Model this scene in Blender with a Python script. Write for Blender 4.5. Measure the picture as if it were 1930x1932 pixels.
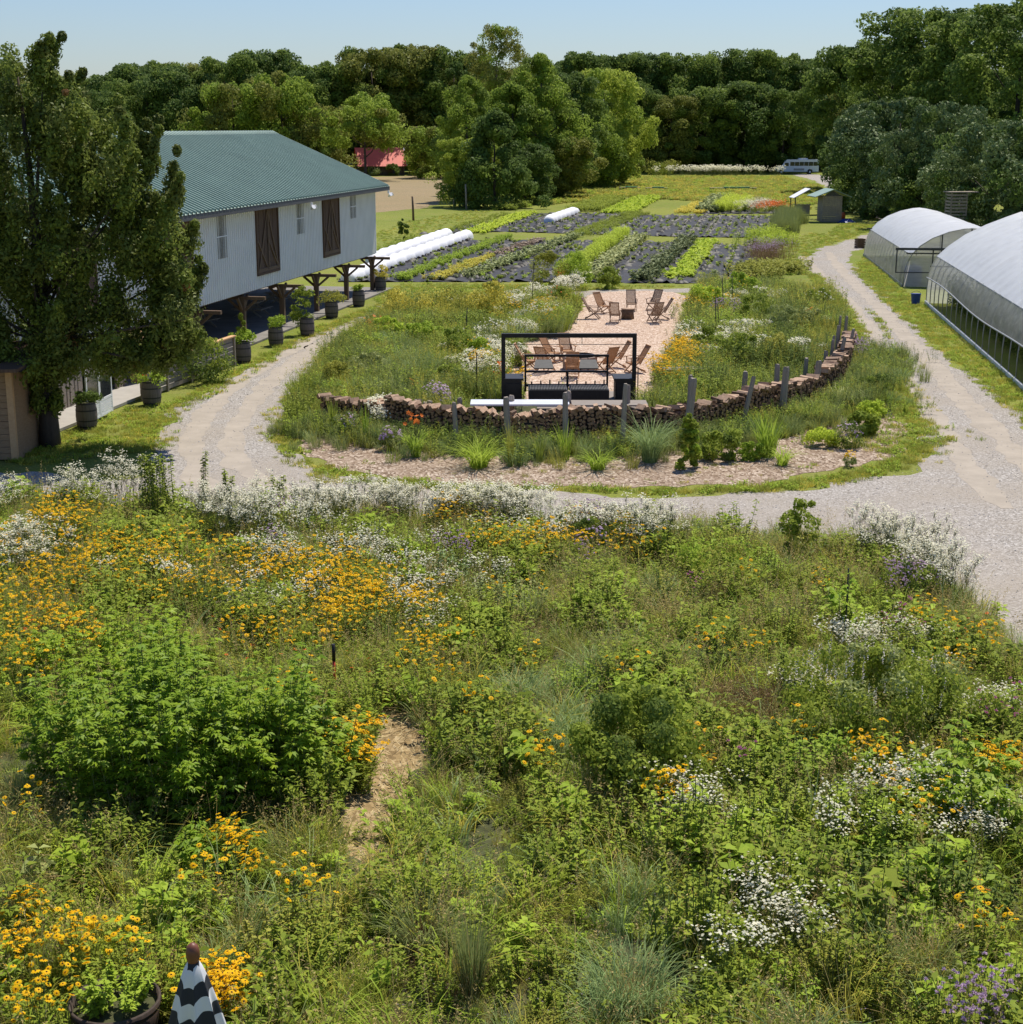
import bpy, bmesh, math, random
import numpy as np
from mathutils import Vector, Matrix
random.seed(7); RG = np.random.default_rng(7)
R = math.radians
C = bpy.context.scene.collection
for o in list(bpy.data.objects): bpy.data.objects.remove(o)

# ------------------------------------------------------------------ camera, sky, sun, exposure
FPX = 2907.0; TP = .2497; PITCH = math.atan(TP); H = 10.0
sP, cP = math.sin(PITCH), math.cos(PITCH)
cd = bpy.data.cameras.new('camera'); cam = bpy.data.objects.new('camera', cd); C.objects.link(cam)
cam.location = (0, 0, H); cam.rotation_euler = (math.pi/2 - PITCH, 0, 0)
cd.sensor_fit = 'HORIZONTAL'; cd.sensor_width = 36; cd.lens = 36*FPX/1930.0; cd.clip_end = 20000; cd.clip_start = .1
sc = bpy.context.scene; sc.camera = cam
SUN_AZ = 27.0   # degrees to the right of the view direction, the sun stands ahead of the camera
SUN_EL = 62.0
w = bpy.data.worlds.new('World'); sc.world = w; w.use_nodes = True
nt = w.node_tree; bg = nt.nodes['Background']
sky = nt.nodes.new('ShaderNodeTexSky'); sky.sky_type = 'NISHITA'; sky.sun_disc = False
sky.sun_elevation = R(SUN_EL); sky.sun_rotation = R(SUN_AZ)
sky.altitude = 0; sky.air_density = 1.25; sky.dust_density = .35; sky.ozone_density = 4.0
tint = nt.nodes.new('ShaderNodeMix'); tint.data_type = 'RGBA'; tint.blend_type = 'MULTIPLY'; tint.inputs[0].default_value = 1
tint.inputs[7].default_value = (.80, .90, 1.16, 1)
nt.links.new(sky.outputs[0], tint.inputs[6]); nt.links.new(tint.outputs[2], bg.inputs[0]); bg.inputs[1].default_value = .085
sl = bpy.data.lights.new('sun', 'SUN'); so = bpy.data.objects.new('sun', sl); C.objects.link(so)
sl.energy = 5.0; sl.angle = R(.53); sl.color = (1, .93, .81)
sd = Vector((math.sin(R(SUN_AZ))*math.cos(R(SUN_EL)), math.cos(R(SUN_AZ))*math.cos(R(SUN_EL)), math.sin(R(SUN_EL))))
so.rotation_euler = sd.to_track_quat('Z', 'Y').to_euler(); so.location = (30, 30, 60)
vs = sc.view_settings; vs.view_transform = 'Standard'; vs.look = 'None'; vs.exposure = 0.22; vs.gamma = 1
cy = sc.cycles
cy.max_bounces = 6; cy.diffuse_bounces = 3; cy.glossy_bounces = 2; cy.transmission_bounces = 3
cy.transparent_max_bounces = 10; cy.caustics_reflective = False; cy.caustics_refractive = False
cy.sample_clamp_indirect = 4

# ------------------------------------------------------------------ layout helpers
def P(x, y, z=0.0):
    a = x-965; b = 966-y
    dz = b*cP - FPX*sP; t = (z-H)/dz
    return Vector((a*t, (b*sP + FPX*cP)*t, z))
def Pn(x, y, z):
    a = x-965; b = 966-y
    t = (z-H)/(b*cP - FPX*sP)
    return np.stack([a*t, (b*sP+FPX*cP)*t, z+0*t], -1)
def Qn(X, Y, Z):
    Z = Z-H; dep = Y*cP-Z*sP; up = Y*sP+Z*cP
    return 965+FPX*X/dep, 966-FPX*up/dep
def inpoly(pts, poly):
    x, y = pts[:,0], pts[:,1]; n = len(poly); r = np.zeros(len(pts), bool)
    for i in range(n):
        x1, y1 = poly[i][0], poly[i][1]; x2, y2 = poly[(i+1)%n][0], poly[(i+1)%n][1]
        if y1 == y2: continue
        c = ((y1 > y) != (y2 > y)) & (x < (x2-x1)*(y-y1)/(y2-y1)+x1)
        r ^= c
    return r
def wpoly(d): return [tuple(P(x, y)[:2]) for x, y in d]
def scat(poly, dens, rg=RG):
    a = np.array(poly); lo = a.min(0); hi = a.max(0)
    n = int((hi[0]-lo[0])*(hi[1]-lo[1])*dens)
    p = rg.uniform(lo, hi, (n, 2))
    return p[inpoly(p, poly)]
class Noise2:
    def __init__(s, seed, scale, k=14):
        r = np.random.default_rng(seed)
        ang = r.uniform(0, 6.283, k); f = r.uniform(.5, 1.9, k)/scale*6.283
        s.kx = np.cos(ang)*f; s.ky = np.sin(ang)*f; s.ph = r.uniform(0, 6.283, k); s.k = k
    def __call__(s, p):
        v = np.sin(p[:,0:1]*s.kx + p[:,1:2]*s.ky + s.ph).sum(1)/math.sqrt(s.k/2)
        return .5+.5*np.tanh(v*.9)

# ------------------------------------------------------------------ materials
def _n(m, t): return m.node_tree.nodes.new(t)
def newmat(name):
    m = bpy.data.materials.new(name); m.use_nodes = True
    return m, m.node_tree.nodes['Principled BSDF'], m.node_tree.links
def mixc(m, fac, a, b, mode='MIX'):
    n = _n(m, 'ShaderNodeMix'); n.data_type = 'RGBA'; n.blend_type = mode; L = m.node_tree.links
    for s, v in ((n.inputs[0], fac), (n.inputs[6], a), (n.inputs[7], b)):
        if hasattr(v, 'links'): L.new(v, s)
        elif isinstance(v, (int, float)): s.default_value = v
        else: s.default_value = (*v, 1)
    return n.outputs[2]
def ramp(m, src, stops):
    r = _n(m, 'ShaderNodeValToRGB'); e = r.color_ramp.elements
    e[0].position = stops[0][0]; e[0].color = (*stops[0][1], 1)
    e[1].position = stops[-1][0]; e[1].color = (*stops[-1][1], 1)
    for p, c in stops[1:-1]:
        k = e.new(p); k.color = (*c, 1)
    m.node_tree.links.new(src, r.inputs[0]); return r.outputs[0]
def noise(m, scale, detail=4, rough=.6, vec=None, dim='3D'):
    n = _n(m, 'ShaderNodeTexNoise'); n.inputs['Scale'].default_value = scale
    n.inputs['Detail'].default_value = detail; n.inputs['Roughness'].default_value = rough
    if vec is None: vec = _n(m, 'ShaderNodeNewGeometry').outputs['Position']
    m.node_tree.links.new(vec, n.inputs['Vector']); return n.outputs['Fac']
def voro(m, scale, out='Color', vec=None):
    n = _n(m, 'ShaderNodeTexVoronoi'); n.inputs['Scale'].default_value = scale
    if vec is None: vec = _n(m, 'ShaderNodeNewGeometry').outputs['Position']
    m.node_tree.links.new(vec, n.inputs['Vector']); return n.outputs[out]
def bump(m, bs, h, strength=.5, dist=.02):
    b = _n(m, 'ShaderNodeBump'); b.inputs['Strength'].default_value = strength; b.inputs['Distance'].default_value = dist
    m.node_tree.links.new(h, b.inputs['Height']); m.node_tree.links.new(b.outputs[0], bs.inputs['Normal'])
def objvec(m, sx=1, sy=1, sz=1):
    t = _n(m, 'ShaderNodeTexCoord'); mp = _n(m, 'ShaderNodeMapping'); mp.inputs['Scale'].default_value = (sx, sy, sz)
    m.node_tree.links.new(t.outputs['Object'], mp.inputs[0]); return mp.outputs[0]
MC = {}
def plain(name, col, rough=.6, metal=0, var=.25, nscale=6, bmp=0, spec=.4):
    if name in MC: return MC[name]
    m, b, L = newmat(name)
    f = noise(m, nscale, 5, .65)
    c = ramp(m, f, [(.25, tuple(v*(1-var) for v in col)), (.75, tuple(min(1, v*(1+var)) for v in col))])
    L.new(c, b.inputs['Base Color']); b.inputs['Roughness'].default_value = rough; b.inputs['Metallic'].default_value = metal
    b.inputs['Specular IOR Level'].default_value = spec
    if bmp: bump(m, b, f, bmp, .01)
    MC[name] = m; return m
def woodmat(name, c1, c2, sx=14, sy=14, sz=.8, rough=.75, bm=.4):
    if name in MC: return MC[name]
    m, b, L = newmat(name)
    f = noise(m, 1.6, 6, .7, objvec(m, sx, sy, sz))
    f2 = noise(m, .9, 3, .5)
    c = ramp(m, f, [(.3, c1), (.7, c2)])
    c = mixc(m, .35, c, mixc(m, f2, c1, c2))
    L.new(c, b.inputs['Base Color']); b.inputs['Roughness'].default_value = rough; b.inputs['Specular IOR Level'].default_value = .25
    bump(m, b, f, bm, .01); MC[name] = m; return m
LG = 2.05
def lgc(n, c): return c if 'petal' in n else (lambda T: (min(.9,c[0]*LG*(1.12 if T else 1.58)), min(.9,c[1]*LG*(1.02 if T else 1.13)), min(.9,c[2]*LG*(.66 if T else .68))))('tree' in n or 'oak' in n or 'cedar' in n)
def leafmat(name, c1, c2, tr=.38, rough=.6, spec=.14, nsc=.35):
    """c1, c2 the two ends of the leaf colour range; per-instance random + patchy variation"""
    if name in MC: return MC[name]
    m, b, L = newmat(name)
    oi = _n(m, 'ShaderNodeObjectInfo')
    g = _n(m, 'ShaderNodeNewGeometry')
    f = noise(m, nsc, 3, .6)
    ad = _n(m, 'ShaderNodeMath'); ad.operation = 'MULTIPLY_ADD'
    L.new(g.outputs['Random Per Island'], ad.inputs[0]); ad.inputs[1].default_value = .45
    mu = _n(m, 'ShaderNodeMath'); mu.operation = 'MULTIPLY_ADD'; L.new(f, mu.inputs[0]); mu.inputs[1].default_value = .55
    mr = _n(m, 'ShaderNodeMath'); mr.operation = 'MULTIPLY_ADD'; L.new(oi.outputs['Random'], mr.inputs[0]); mr.inputs[1].default_value = .35; mr.inputs[2].default_value = -.17
    L.new(mr.outputs[0], mu.inputs[2]); L.new(mu.outputs[0], ad.inputs[2])
    c = mixc(m, ad.outputs[0], lgc(name, c1), lgc(name, c2))
    L.new(c, b.inputs['Base Color']); b.inputs['Roughness'].default_value = rough; b.inputs['Specular IOR Level'].default_value = spec
    t = _n(m, 'ShaderNodeBsdfTranslucent')
    c2_ = mixc(m, .5, c, (.35, .45, .03), 'MULTIPLY'); c3 = mixc(m, .6, c, c2_)
    br = _n(m, 'ShaderNodeBrightContrast'); L.new(c, br.inputs[0]); br.inputs[1].default_value = .03
    L.new(br.outputs[0], t.inputs[0])
    mx = _n(m, 'ShaderNodeMixShader'); mx.inputs[0].default_value = tr
    L.new(b.outputs[0], mx.inputs[1]); L.new(t.outputs[0], mx.inputs[2])
    L.new(mx.outputs[0], m.node_tree.nodes['Material Output'].inputs[0])
    MC[name] = m; return m

def ground_mat():
    m, b, L = newmat('mown_grass')
    f1 = noise(m, .06, 4, .6); f2 = noise(m, .7, 6, .7); f3 = noise(m, 12, 3, .7)
    c = mixc(m, ramp(m, f1, [(.35, (0,0,0)), (.65, (1,1,1))]), (.16, .21, .030), (.25, .27, .045))
    c = mixc(m, ramp(m, f2, [(.4, (0,0,0)), (.75, (1,1,1))]), c, (.24, .225, .075))
    c = mixc(m, .6, c, ramp(m, f3, [(.3, (.35,.38,.3)), (.7, (1.4,1.4,1.3))]), 'MULTIPLY')
    L.new(c, b.inputs['Base Color']); b.inputs['Roughness'].default_value = .9; b.inputs['Specular IOR Level'].default_value = .1
    bump(m, b, f3, .9, .06); return m
def gravel_mat():
    m, b, L = newmat('gravel')
    v = voro(m, 22, 'Color'); v2 = voro(m, 9, 'Distance'); f1 = noise(m, .22, 5, .6); f2 = noise(m, 1.3, 5, .7); f3 = noise(m, 30, 2, .6)
    bwn = _n(m, 'ShaderNodeSeparateColor'); L.new(v, bwn.inputs[0])
    st = ramp(m, bwn.outputs[0], [(0, (.17,.15,.13)), (.35, (.32,.295,.265)), (.8, (.44,.41,.375)), (1, (.62,.59,.56))])
    dust = mixc(m, f2, (.31,.265,.215), (.40,.355,.30))
    c = mixc(m, ramp(m, f1, [(.38, (.12,.12,.12)), (.62, (.8,.8,.8))]), st, dust)
    c = mixc(m, ramp(m, f2, [(.60, (0,0,0)), (.78, (.5,.5,.5))]), c, (.20,.16,.12))
    L.new(c, b.inputs['Base Color']); b.inputs['Roughness'].default_value = .95; b.inputs['Specular IOR Level'].default_value = .15
    ad = _n(m, 'ShaderNodeMath'); L.new(bwn.outputs[1], ad.inputs[0]); L.new(f3, ad.inputs[1])
    bump(m, b, ad.outputs[0], .8, .03); return m
def chip_mat(name, cs):
    m, b, L = newmat(name)
    vec = _n(m, 'ShaderNodeNewGeometry').outputs['Position']
    nz = _n(m, 'ShaderNodeTexNoise'); nz.inputs['Scale'].default_value = 3; L.new(vec, nz.inputs['Vector'])
    va = _n(m, 'ShaderNodeVectorMath'); va.operation = 'MULTIPLY_ADD'; L.new(nz.outputs['Color'], va.inputs[0]); va.inputs[1].default_value = (.25,.25,.25); L.new(vec, va.inputs[2])
    mp = _n(m, 'ShaderNodeMapping'); mp.inputs['Scale'].default_value = (1, .45, 1); mp.inputs['Rotation'].default_value = (0, 0, .5); L.new(va.outputs[0], mp.inputs[0])
    v = voro(m, 17, 'Color', mp.outputs[0]); se = _n(m, 'ShaderNodeSeparateColor'); L.new(v, se.inputs[0])
    c = ramp(m, se.outputs[0], [(0, cs[0]), (.3, cs[1]), (.75, cs[2]), (1, cs[3])])
    f = noise(m, .8, 5, .7)
    c = mixc(m, ramp(m, f, [(.35, (.0,.0,.0)), (.75, (.75,.75,.75))]), c, cs[1])
    L.new(c, b.inputs['Base Color']); b.inputs['Roughness'].default_value = .95; b.inputs['Specular IOR Level'].default_value = .1
    bump(m, b, se.outputs[1], 1, .035); return m
def field_mat():
    m, b, L = newmat('dry_field')
    f1 = noise(m, .12, 5, .6); f3 = noise(m, 2.5, 4, .7)
    c = mixc(m, f1, (.30, .215, .115), (.22, .18, .085)); c = mixc(m, .6, c, ramp(m, f3, [(.3, (.5,.5,.45)), (.7, (1.4,1.35,1.3))]), 'MULTIPLY')
    L.new(c, b.inputs['Base Color']); b.inputs['Roughness'].default_value = .95; bump(m, b, f3, .8, .15); return m
def cloth_mat():
    m, b, L = newmat('black_ground_cloth')
    f = noise(m, 1.8, 5, .65); f2 = noise(m, .5, 3, .6)
    c = ramp(m, f, [(.3, (.020,.020,.023)), (.55, (.042,.042,.047)), (.85, (.11,.10,.095))])
    L.new(c, b.inputs['Base Color']); b.inputs['Roughness'].default_value = .65; b.inputs['Specular IOR Level'].default_value = .15
    bump(m, b, f, .8, .08); return m
M_ground = ground_mat(); M_gravel = gravel_mat()
M_mulch = chip_mat('mulch', [(.08,.05,.03), (.25,.18,.125), (.42,.33,.25), (.62,.52,.42)])
M_chips = chip_mat('wood_chips', [(.22,.13,.08), (.46,.33,.24), (.60,.46,.36), (.78,.66,.55)])
M_field = field_mat(); M_cloth = cloth_mat()
M_straw = chip_mat('straw', [(.12,.08,.04), (.27,.19,.09), (.38,.28,.15), (.50,.40,.24)])
M_soil = plain('soil', (.07,.075,.035), .95, var=.5, nscale=3, bmp=.6, spec=.1)
M_stones = plain('stones', (.42,.39,.36), .9, var=.45, nscale=14)
M_concrete = plain('concrete', (.36,.34,.31), .85, var=.12, nscale=2)
M_green_roof = plain('green_roof', (.25,.335,.28), .5, var=.10, nscale=.4, spec=.3)
M_white = plain('white_siding', (.76,.76,.74), .5, var=.07, nscale=.9, spec=.4)
M_fascia = plain('fascia', (.09,.09,.095), .6)
M_trimw = plain('white_trim', (.8,.8,.8), .5, var=.05)
M_oldwood = woodmat('old_barn_wood', (.055,.032,.02), (.17,.105,.068))
M_beam = woodmat('timber', (.10,.062,.038), (.21,.14,.09))
M_postgrey = woodmat('grey_post_wood', (.19,.155,.125), (.42,.36,.30))
M_newwood = woodmat('new_wood', (.50,.28,.13), (.66,.42,.22), 6, 6, 6)
M_fencewood = woodmat('fence_boards', (.20,.165,.135), (.34,.29,.24), 3, 3, 20)
M_teak = woodmat('teak', (.29,.15,.075), (.48,.275,.145), 9, 9, 2)
M_teakold = woodmat('weathered_teak', (.19,.115,.075), (.36,.25,.175), 9, 9, 2)
M_barrel = woodmat('barrel_staves', (.09,.075,.068), (.20,.17,.155), 10, 10, 1)
M_iron = plain('hoop_iron', (.05,.048,.05), .5, .6)
M_black = plain('black_steel', (.018,.016,.015), .5, .3, var=.4)
M_steel = plain('grey_steel', (.07,.07,.07), .7, .3)
M_galv = plain('galvanised_tube', (.30,.31,.32), .5, .5, var=.15)
M_logend = plain('log_ends', (.31,.18,.10), .9, var=.5, nscale=9)
M_logbark = plain('log_bark', (.14,.09,.058), .95, var=.55, nscale=8, bmp=.5)
M_logtop = plain('weathered_logs', (.40,.27,.18), .9, var=.4, nscale=7, bmp=.4)
M_deck = woodmat('deck_boards', (.20,.165,.14), (.33,.29,.25), 2, 14, 2)
M_red = plain('red_roof', (.78,.115,.06), .5, var=.1, nscale=1)
M_log = plain('cabin_logs', (.14,.11,.095), .9, var=.5, nscale=5)
M_glass = plain('dark_glass', (.02,.025,.03), .1, spec=.8)
M_greenpaint = plain('green_paint', (.05,.26,.12), .5)
M_blue = plain('blue_plastic', (.02,.06,.28), .45)
M_orangep = plain('orange_plastic', (.6,.12,.03), .5)
M_bark = woodmat('bark', (.05,.038,.03), (.12,.095,.075), 7, 7, 1.2, .9, .8)
M_stem = plain('stems', (.09,.12,.04), .8)
M_drystem = plain('dry_stems', (.20,.14,.075), .9)
def film(name, alpha, col, rough=.35, dirty=.3, tl=.6):
    m, b, L = newmat(name)
    f = noise(m, .9, 6, .7, objvec(m, 1, .4, 2.2)); c = ramp(m, f, [(.3, tuple(v*(1-dirty) for v in col)), (.7, col)])
    L.new(c, b.inputs['Base Color']); b.inputs['Roughness'].default_value = rough
    t = _n(m, 'ShaderNodeBsdfTranslucent'); L.new(c, t.inputs[0]); mx = _n(m, 'ShaderNodeMixShader'); mx.inputs[0].default_value = tl
    L.new(b.outputs[0], mx.inputs[1]); L.new(t.outputs[0], mx.inputs[2])
    tr = _n(m, 'ShaderNodeBsdfTransparent'); m2 = _n(m, 'ShaderNodeMixShader')
    fa = _n(m, 'ShaderNodeMath'); fa.operation = 'MULTIPLY_ADD'; L.new(f, fa.inputs[0]); fa.inputs[1].default_value = .3; fa.inputs[2].default_value = alpha-.15
    L.new(fa.outputs[0], m2.inputs[0]); L.new(tr.outputs[0], m2.inputs[1]); L.new(mx.outputs[0], m2.inputs[2])
    L.new(m2.outputs[0], m.node_tree.nodes['Material Output'].inputs[0]); return m
M_film = film('roof_plastic', 1.02, (.84,.85,.87), .38, .14, .35)
M_filmside = film('side_plastic', .70, (.78,.77,.73), .3, .35)
M_rowcover = plain('row_cover', (.74,.74,.76), .7, var=.05)
M_marble = plain('pale_stone_top', (.66,.68,.74), .35, var=.1, nscale=2)

# ------------------------------------------------------------------ object helpers
def tag(o, label=None, cat=None, group=None, kind=None):
    if label: o['label'] = label
    if cat: o['category'] = cat
    if group: o['group'] = group
    if kind: o['kind'] = kind
    return o
def empty(name, loc=(0,0,0), rz=0, label=None, cat=None, group=None):
    o = bpy.data.objects.new(name, None); C.objects.link(o); o.location = loc; o.rotation_euler = (0,0,rz)
    o.empty_display_size = .2
    return tag(o, label, cat, group)
def qmesh(name, V, Q, mats, mi=None, smooth=False):
    """fast quad mesh"""
    me = bpy.data.meshes.new(name); V = np.asarray(V, np.float32); Q = np.asarray(Q, np.int32)
    me.vertices.add(len(V)); me.vertices.foreach_set('co', V.ravel())
    me.loops.add(Q.size); me.loops.foreach_set('vertex_index', Q.ravel())
    me.polygons.add(len(Q)); me.polygons.foreach_set('loop_start', np.arange(0, Q.size, 4, dtype=np.int32))
    if mi is not None: me.polygons.foreach_set('material_index', np.asarray(mi, np.int32))
    if smooth: me.polygons.foreach_set('use_smooth', np.ones(len(Q), bool))
    for m in mats: me.materials.append(m)
    me.update(calc_edges=True); return me
class MB:
    """collects boxes, tubes and so on into ONE mesh"""
    def __init__(s): s.v = []; s.f = []; s.m = []; s.sm = []
    def add(s, vs, fs, m=0, sm=False):
        k = len(s.v); s.v += [tuple(v) for v in vs]
        for f in fs: s.f.append(tuple(i+k for i in f)); s.m.append(m); s.sm.append(sm)
        return s
    def box(s, x0, x1, y0, y1, z0, z1, m=0, M=None):
        v = [Vector(p) for p in ((x0,y0,z0),(x1,y0,z0),(x1,y1,z0),(x0,y1,z0),(x0,y0,z1),(x1,y0,z1),(x1,y1,z1),(x0,y1,z1))]
        if M is not None: v = [M @ p for p in v]
        return s.add(v, [(0,3,2,1),(4,5,6,7),(0,1,5,4),(1,2,6,5),(2,3,7,6),(3,0,4,7)], m)
    def bar(s, a, b, w, d, m=0, up=(0,0,1), taper=1):
        a = Vector(a); b = Vector(b); z = (b-a).normalized(); u = Vector(up)
        if abs(z.dot(u)) > .98: u = Vector((0,1,0))
        x = u.cross(z).normalized(); y = z.cross(x)
        v = []
        for p, k in ((a,1),(b,taper)):
            for i, j in ((-1,-1),(1,-1),(1,1),(-1,1)): v.append(p + x*(i*w/2*k) + y*(j*d/2*k))
        return s.add(v, [(3,2,1,0),(4,5,6,7),(0,1,5,4),(1,2,6,5),(2,3,7,6),(3,0,4,7)], m)
    def tube(s, pts, r, n=8, m=0, cap=True, radii=None):
        pts = [Vector(p) for p in pts]; k = len(pts); v = []
        for i, p in enumerate(pts):
            z = (pts[min(i+1,k-1)]-pts[max(i-1,0)]).normalized()
            u = Vector((0,0,1)) if abs(z.z) < .9 else Vector((1,0,0))
            x = u.cross(z).normalized(); y = z.cross(x); rr = radii[i] if radii else r
            for j in range(n):
                a = 6.28318*j/n; v.append(p + x*math.cos(a)*rr + y*math.sin(a)*rr)
        f = [(i*n+j, i*n+(j+1)%n, (i+1)*n+(j+1)%n, (i+1)*n+j) for i in range(k-1) for j in range(n)]
        s.add(v, f, m, True)
        if cap:
            q = len(s.v)-len(v)
            s.f.append(tuple(q+j for j in range(n))[::-1]); s.m.append(m); s.sm.append(False)
            s.f.append(tuple(q+(k-1)*n+j for j in range(n))); s.m.append(m); s.sm.append(False)
        return s
    def lathe(s, prof, n=20, m=0, M=None, cap=True):
        v = [Vector((r*math.cos(6.28318*j/n), r*math.sin(6.28318*j/n), z)) for r, z in prof for j in range(n)]
        if M is not None: v = [M @ p for p in v]
        f = [(i*n+j, i*n+(j+1)%n, (i+1)*n+(j+1)%n, (i+1)*n+j) for i in range(len(prof)-1) for j in range(n)]
        s.add(v, f, m, True)
        if cap:
            q = len(s.v)-len(v); k = len(prof)
            s.f.append(tuple(q+j for j in range(n))[::-1]); s.m.append(m); s.sm.append(False)
            s.f.append(tuple(q+(k-1)*n+j for j in range(n))); s.m.append(m); s.sm.append(False)
        return s
    def mesh(s, name, mats):
        me = bpy.data.meshes.new(name); me.from_pydata(s.v, [], s.f)
        for mm in (mats if isinstance(mats, (list, tuple)) else [mats]): me.materials.append(mm)
        me.polygons.foreach_set('material_index', s.m); me.polygons.foreach_set('use_smooth', s.sm)
        me.update(); return me
    def build(s, name, mats, parent=None):
        o = bpy.data.objects.new(name, s.mesh(name, mats)); C.objects.link(o)
        if parent: o.parent = parent
        return o
def obj(name, me, parent=None, loc=(0,0,0), rz=0):
    o = bpy.data.objects.new(name, me); C.objects.link(o); o.location = loc; o.rotation_euler = (0,0,rz)
    if parent: o.parent = parent
    return o
def copy_tree(o, parent=None):
    c = o.copy(); C.objects.link(c); c.parent = parent
    for ch in list(o.children): copy_tree(ch, c)
    return c

# ------------------------------------------------------------------ foliage generators (numpy)
def unit(v): return v/np.maximum(np.linalg.norm(v, axis=-1, keepdims=True), 1e-6)
def leaves(p, d, nrm, L, W, droop=0.):
    """diamond leaves; p base, d direction, nrm normal -> V, Q"""
    d = unit(d); s = unit(np.cross(d, nrm)); L = np.broadcast_to(L, (len(p),))[:,None]; W = np.broadcast_to(W, (len(p),))[:,None]
    n = unit(np.cross(s, d))
    tip = p + d*L - np.array([0,0,1])*droop*L
    a = p + d*L*.45 + s*W*.5 + n*W*.12; b = p + d*L*.45 - s*W*.5 + n*W*.12
    V = np.stack([p, a, tip, b], 1).reshape(-1, 3); Q = np.arange(len(V)).reshape(-1, 4)
    return V, Q
def blades(base, az, h, lean, wid, seg=4, droop=.35, rg=RG):
    n = len(base); t = np.linspace(0, 1, seg+1)[None,:]
    h = np.broadcast_to(h, (n,))[:,None]; lean = np.broadcast_to(lean, (n,))[:,None]
    dr = np.broadcast_to(droop, (n,))[:,None]
    z = h*(t - dr*t**3); out = lean*h*t**1.7
    ca, sa = np.cos(az)[:,None], np.sin(az)[:,None]
    x = base[:,0:1] + ca*out; y = base[:,1:2] + sa*out; zz = base[:,2:3] + z
    wv = np.broadcast_to(wid, (n,))[:,None]*(1-t**2*.92)*.5
    tw = rg.uniform(-.9, .9, (n,1)); sx, sy = -np.sin(az[:,None]+tw), np.cos(az[:,None]+tw)
    A = np.stack([x+sx*wv, y+sy*wv, zz], -1); B = np.stack([x-sx*wv, y-sy*wv, zz], -1)
    V = np.stack([A, B], 2).reshape(-1, 3)
    k = (seg+1)*2
    q = np.array([[2*i, 2*i+1, 2*i+3, 2*i+2] for i in range(seg)])
    Q = (np.arange(n)[:,None,None]*k + q[None]).reshape(-1, 4)
    tips = np.stack([x[:,-1], y[:,-1], zz[:,-1]], -1)
    return V, Q, tips
class VB:
    def __init__(s): s.V = []; s.Q = []; s.M = []; s.n = 0
    def add(s, V, Q, m=0):
        if len(V) == 0: return
        s.V.append(V); s.Q.append(Q+s.n); s.M.append(np.full(len(Q), m)); s.n += len(V)
    def mesh(s, name, mats): return qmesh(name, np.concatenate(s.V), np.concatenate(s.Q), mats, np.concatenate(s.M))
def disc(n, r, rg): 
    a = rg.uniform(0, 6.283, n); q = r*np.sqrt(rg.uniform(0, 1, n)); return np.stack([q*np.cos(a), q*np.sin(a), 0*a], -1)
def stems_geo(a, b, w=.006):
    """thin strips between points a and b"""
    d = b-a; s = unit(np.cross(d, np.array([.3,1,.1])))*w
    V = np.stack([a-s, a+s, b+s*.6, b-s*.6], 1).reshape(-1,3); return V, np.arange(len(V)).reshape(-1,4)
def sph(n, rg): return unit(rg.normal(size=(n,3)))
def petals(c, up, r, k, w, droop=.15, rg=RG):
    """k petals around each centre c with axis up"""
    n = len(c); u = unit(np.cross(up, np.array([.31,.9,.2]))); v = np.cross(up, u)
    a = (np.arange(k)/k*6.283)[None,:] + rg.uniform(0, 6, (n,1))
    d = u[:,None]*np.cos(a)[...,None] + v[:,None]*np.sin(a)[...,None]
    r = np.broadcast_to(r, (n,))
    cc = np.repeat(c, k, 0); uu = np.repeat(up, k, 0); dd = d.reshape(-1,3) - uu*droop
    return leaves(cc, dd, uu, np.repeat(r, k), np.repeat(r, k)*w)
def g_grass(name, mats, n=70, rad=.22, h=(.5,.9), lean=(.15,.7), wid=.011, droop=.35, seed=1, heads=0, headm=1, base_frac=0):
    rg = np.random.default_rng(seed); b = VB()
    base = disc(n, rad, rg); az = np.arctan2(base[:,1], base[:,0]) + rg.normal(0, .8, n)
    hh = rg.uniform(*h, n); V, Q, tips = blades(base, az, hh, rg.uniform(*lean, n), rg.uniform(.7,1.3,n)*wid, 4, rg.uniform(.5,1.3,n)*droop, rg)
    b.add(V, Q, 0)
    if base_frac:
        k = int(n*base_frac); base = disc(k, rad*.9, rg); az = rg.uniform(0,6.28,k)
        V, Q, _ = blades(base, az, rg.uniform(h[0]*.4, h[1]*.6, k), rg.uniform(.1,.5,k), wid, 3, .2, rg); b.add(V, Q, headm)
    if heads:
        k = heads; base = disc(k, rad*.6, rg); az = np.arctan2(base[:,1], base[:,0]) + rg.normal(0,.5,k)
        V, Q, tips = blades(base, az, rg.uniform(h[1]*.95, h[1]*1.25, k), rg.uniform(.1,.4,k), wid*.5, 4, .12, rg); b.add(V, Q, headm)
        for j in range(9):
            p = tips - np.array([0,0,1])*(j*.028) + rg.normal(0,.008,(k,3)); dd = rg.normal(0,1,(k,3)); dd[:,2] += .6
            V, Q = leaves(p, dd, sph(k, rg), .045, .014); b.add(V, Q, headm)
    return b.mesh(name, mats)
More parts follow.
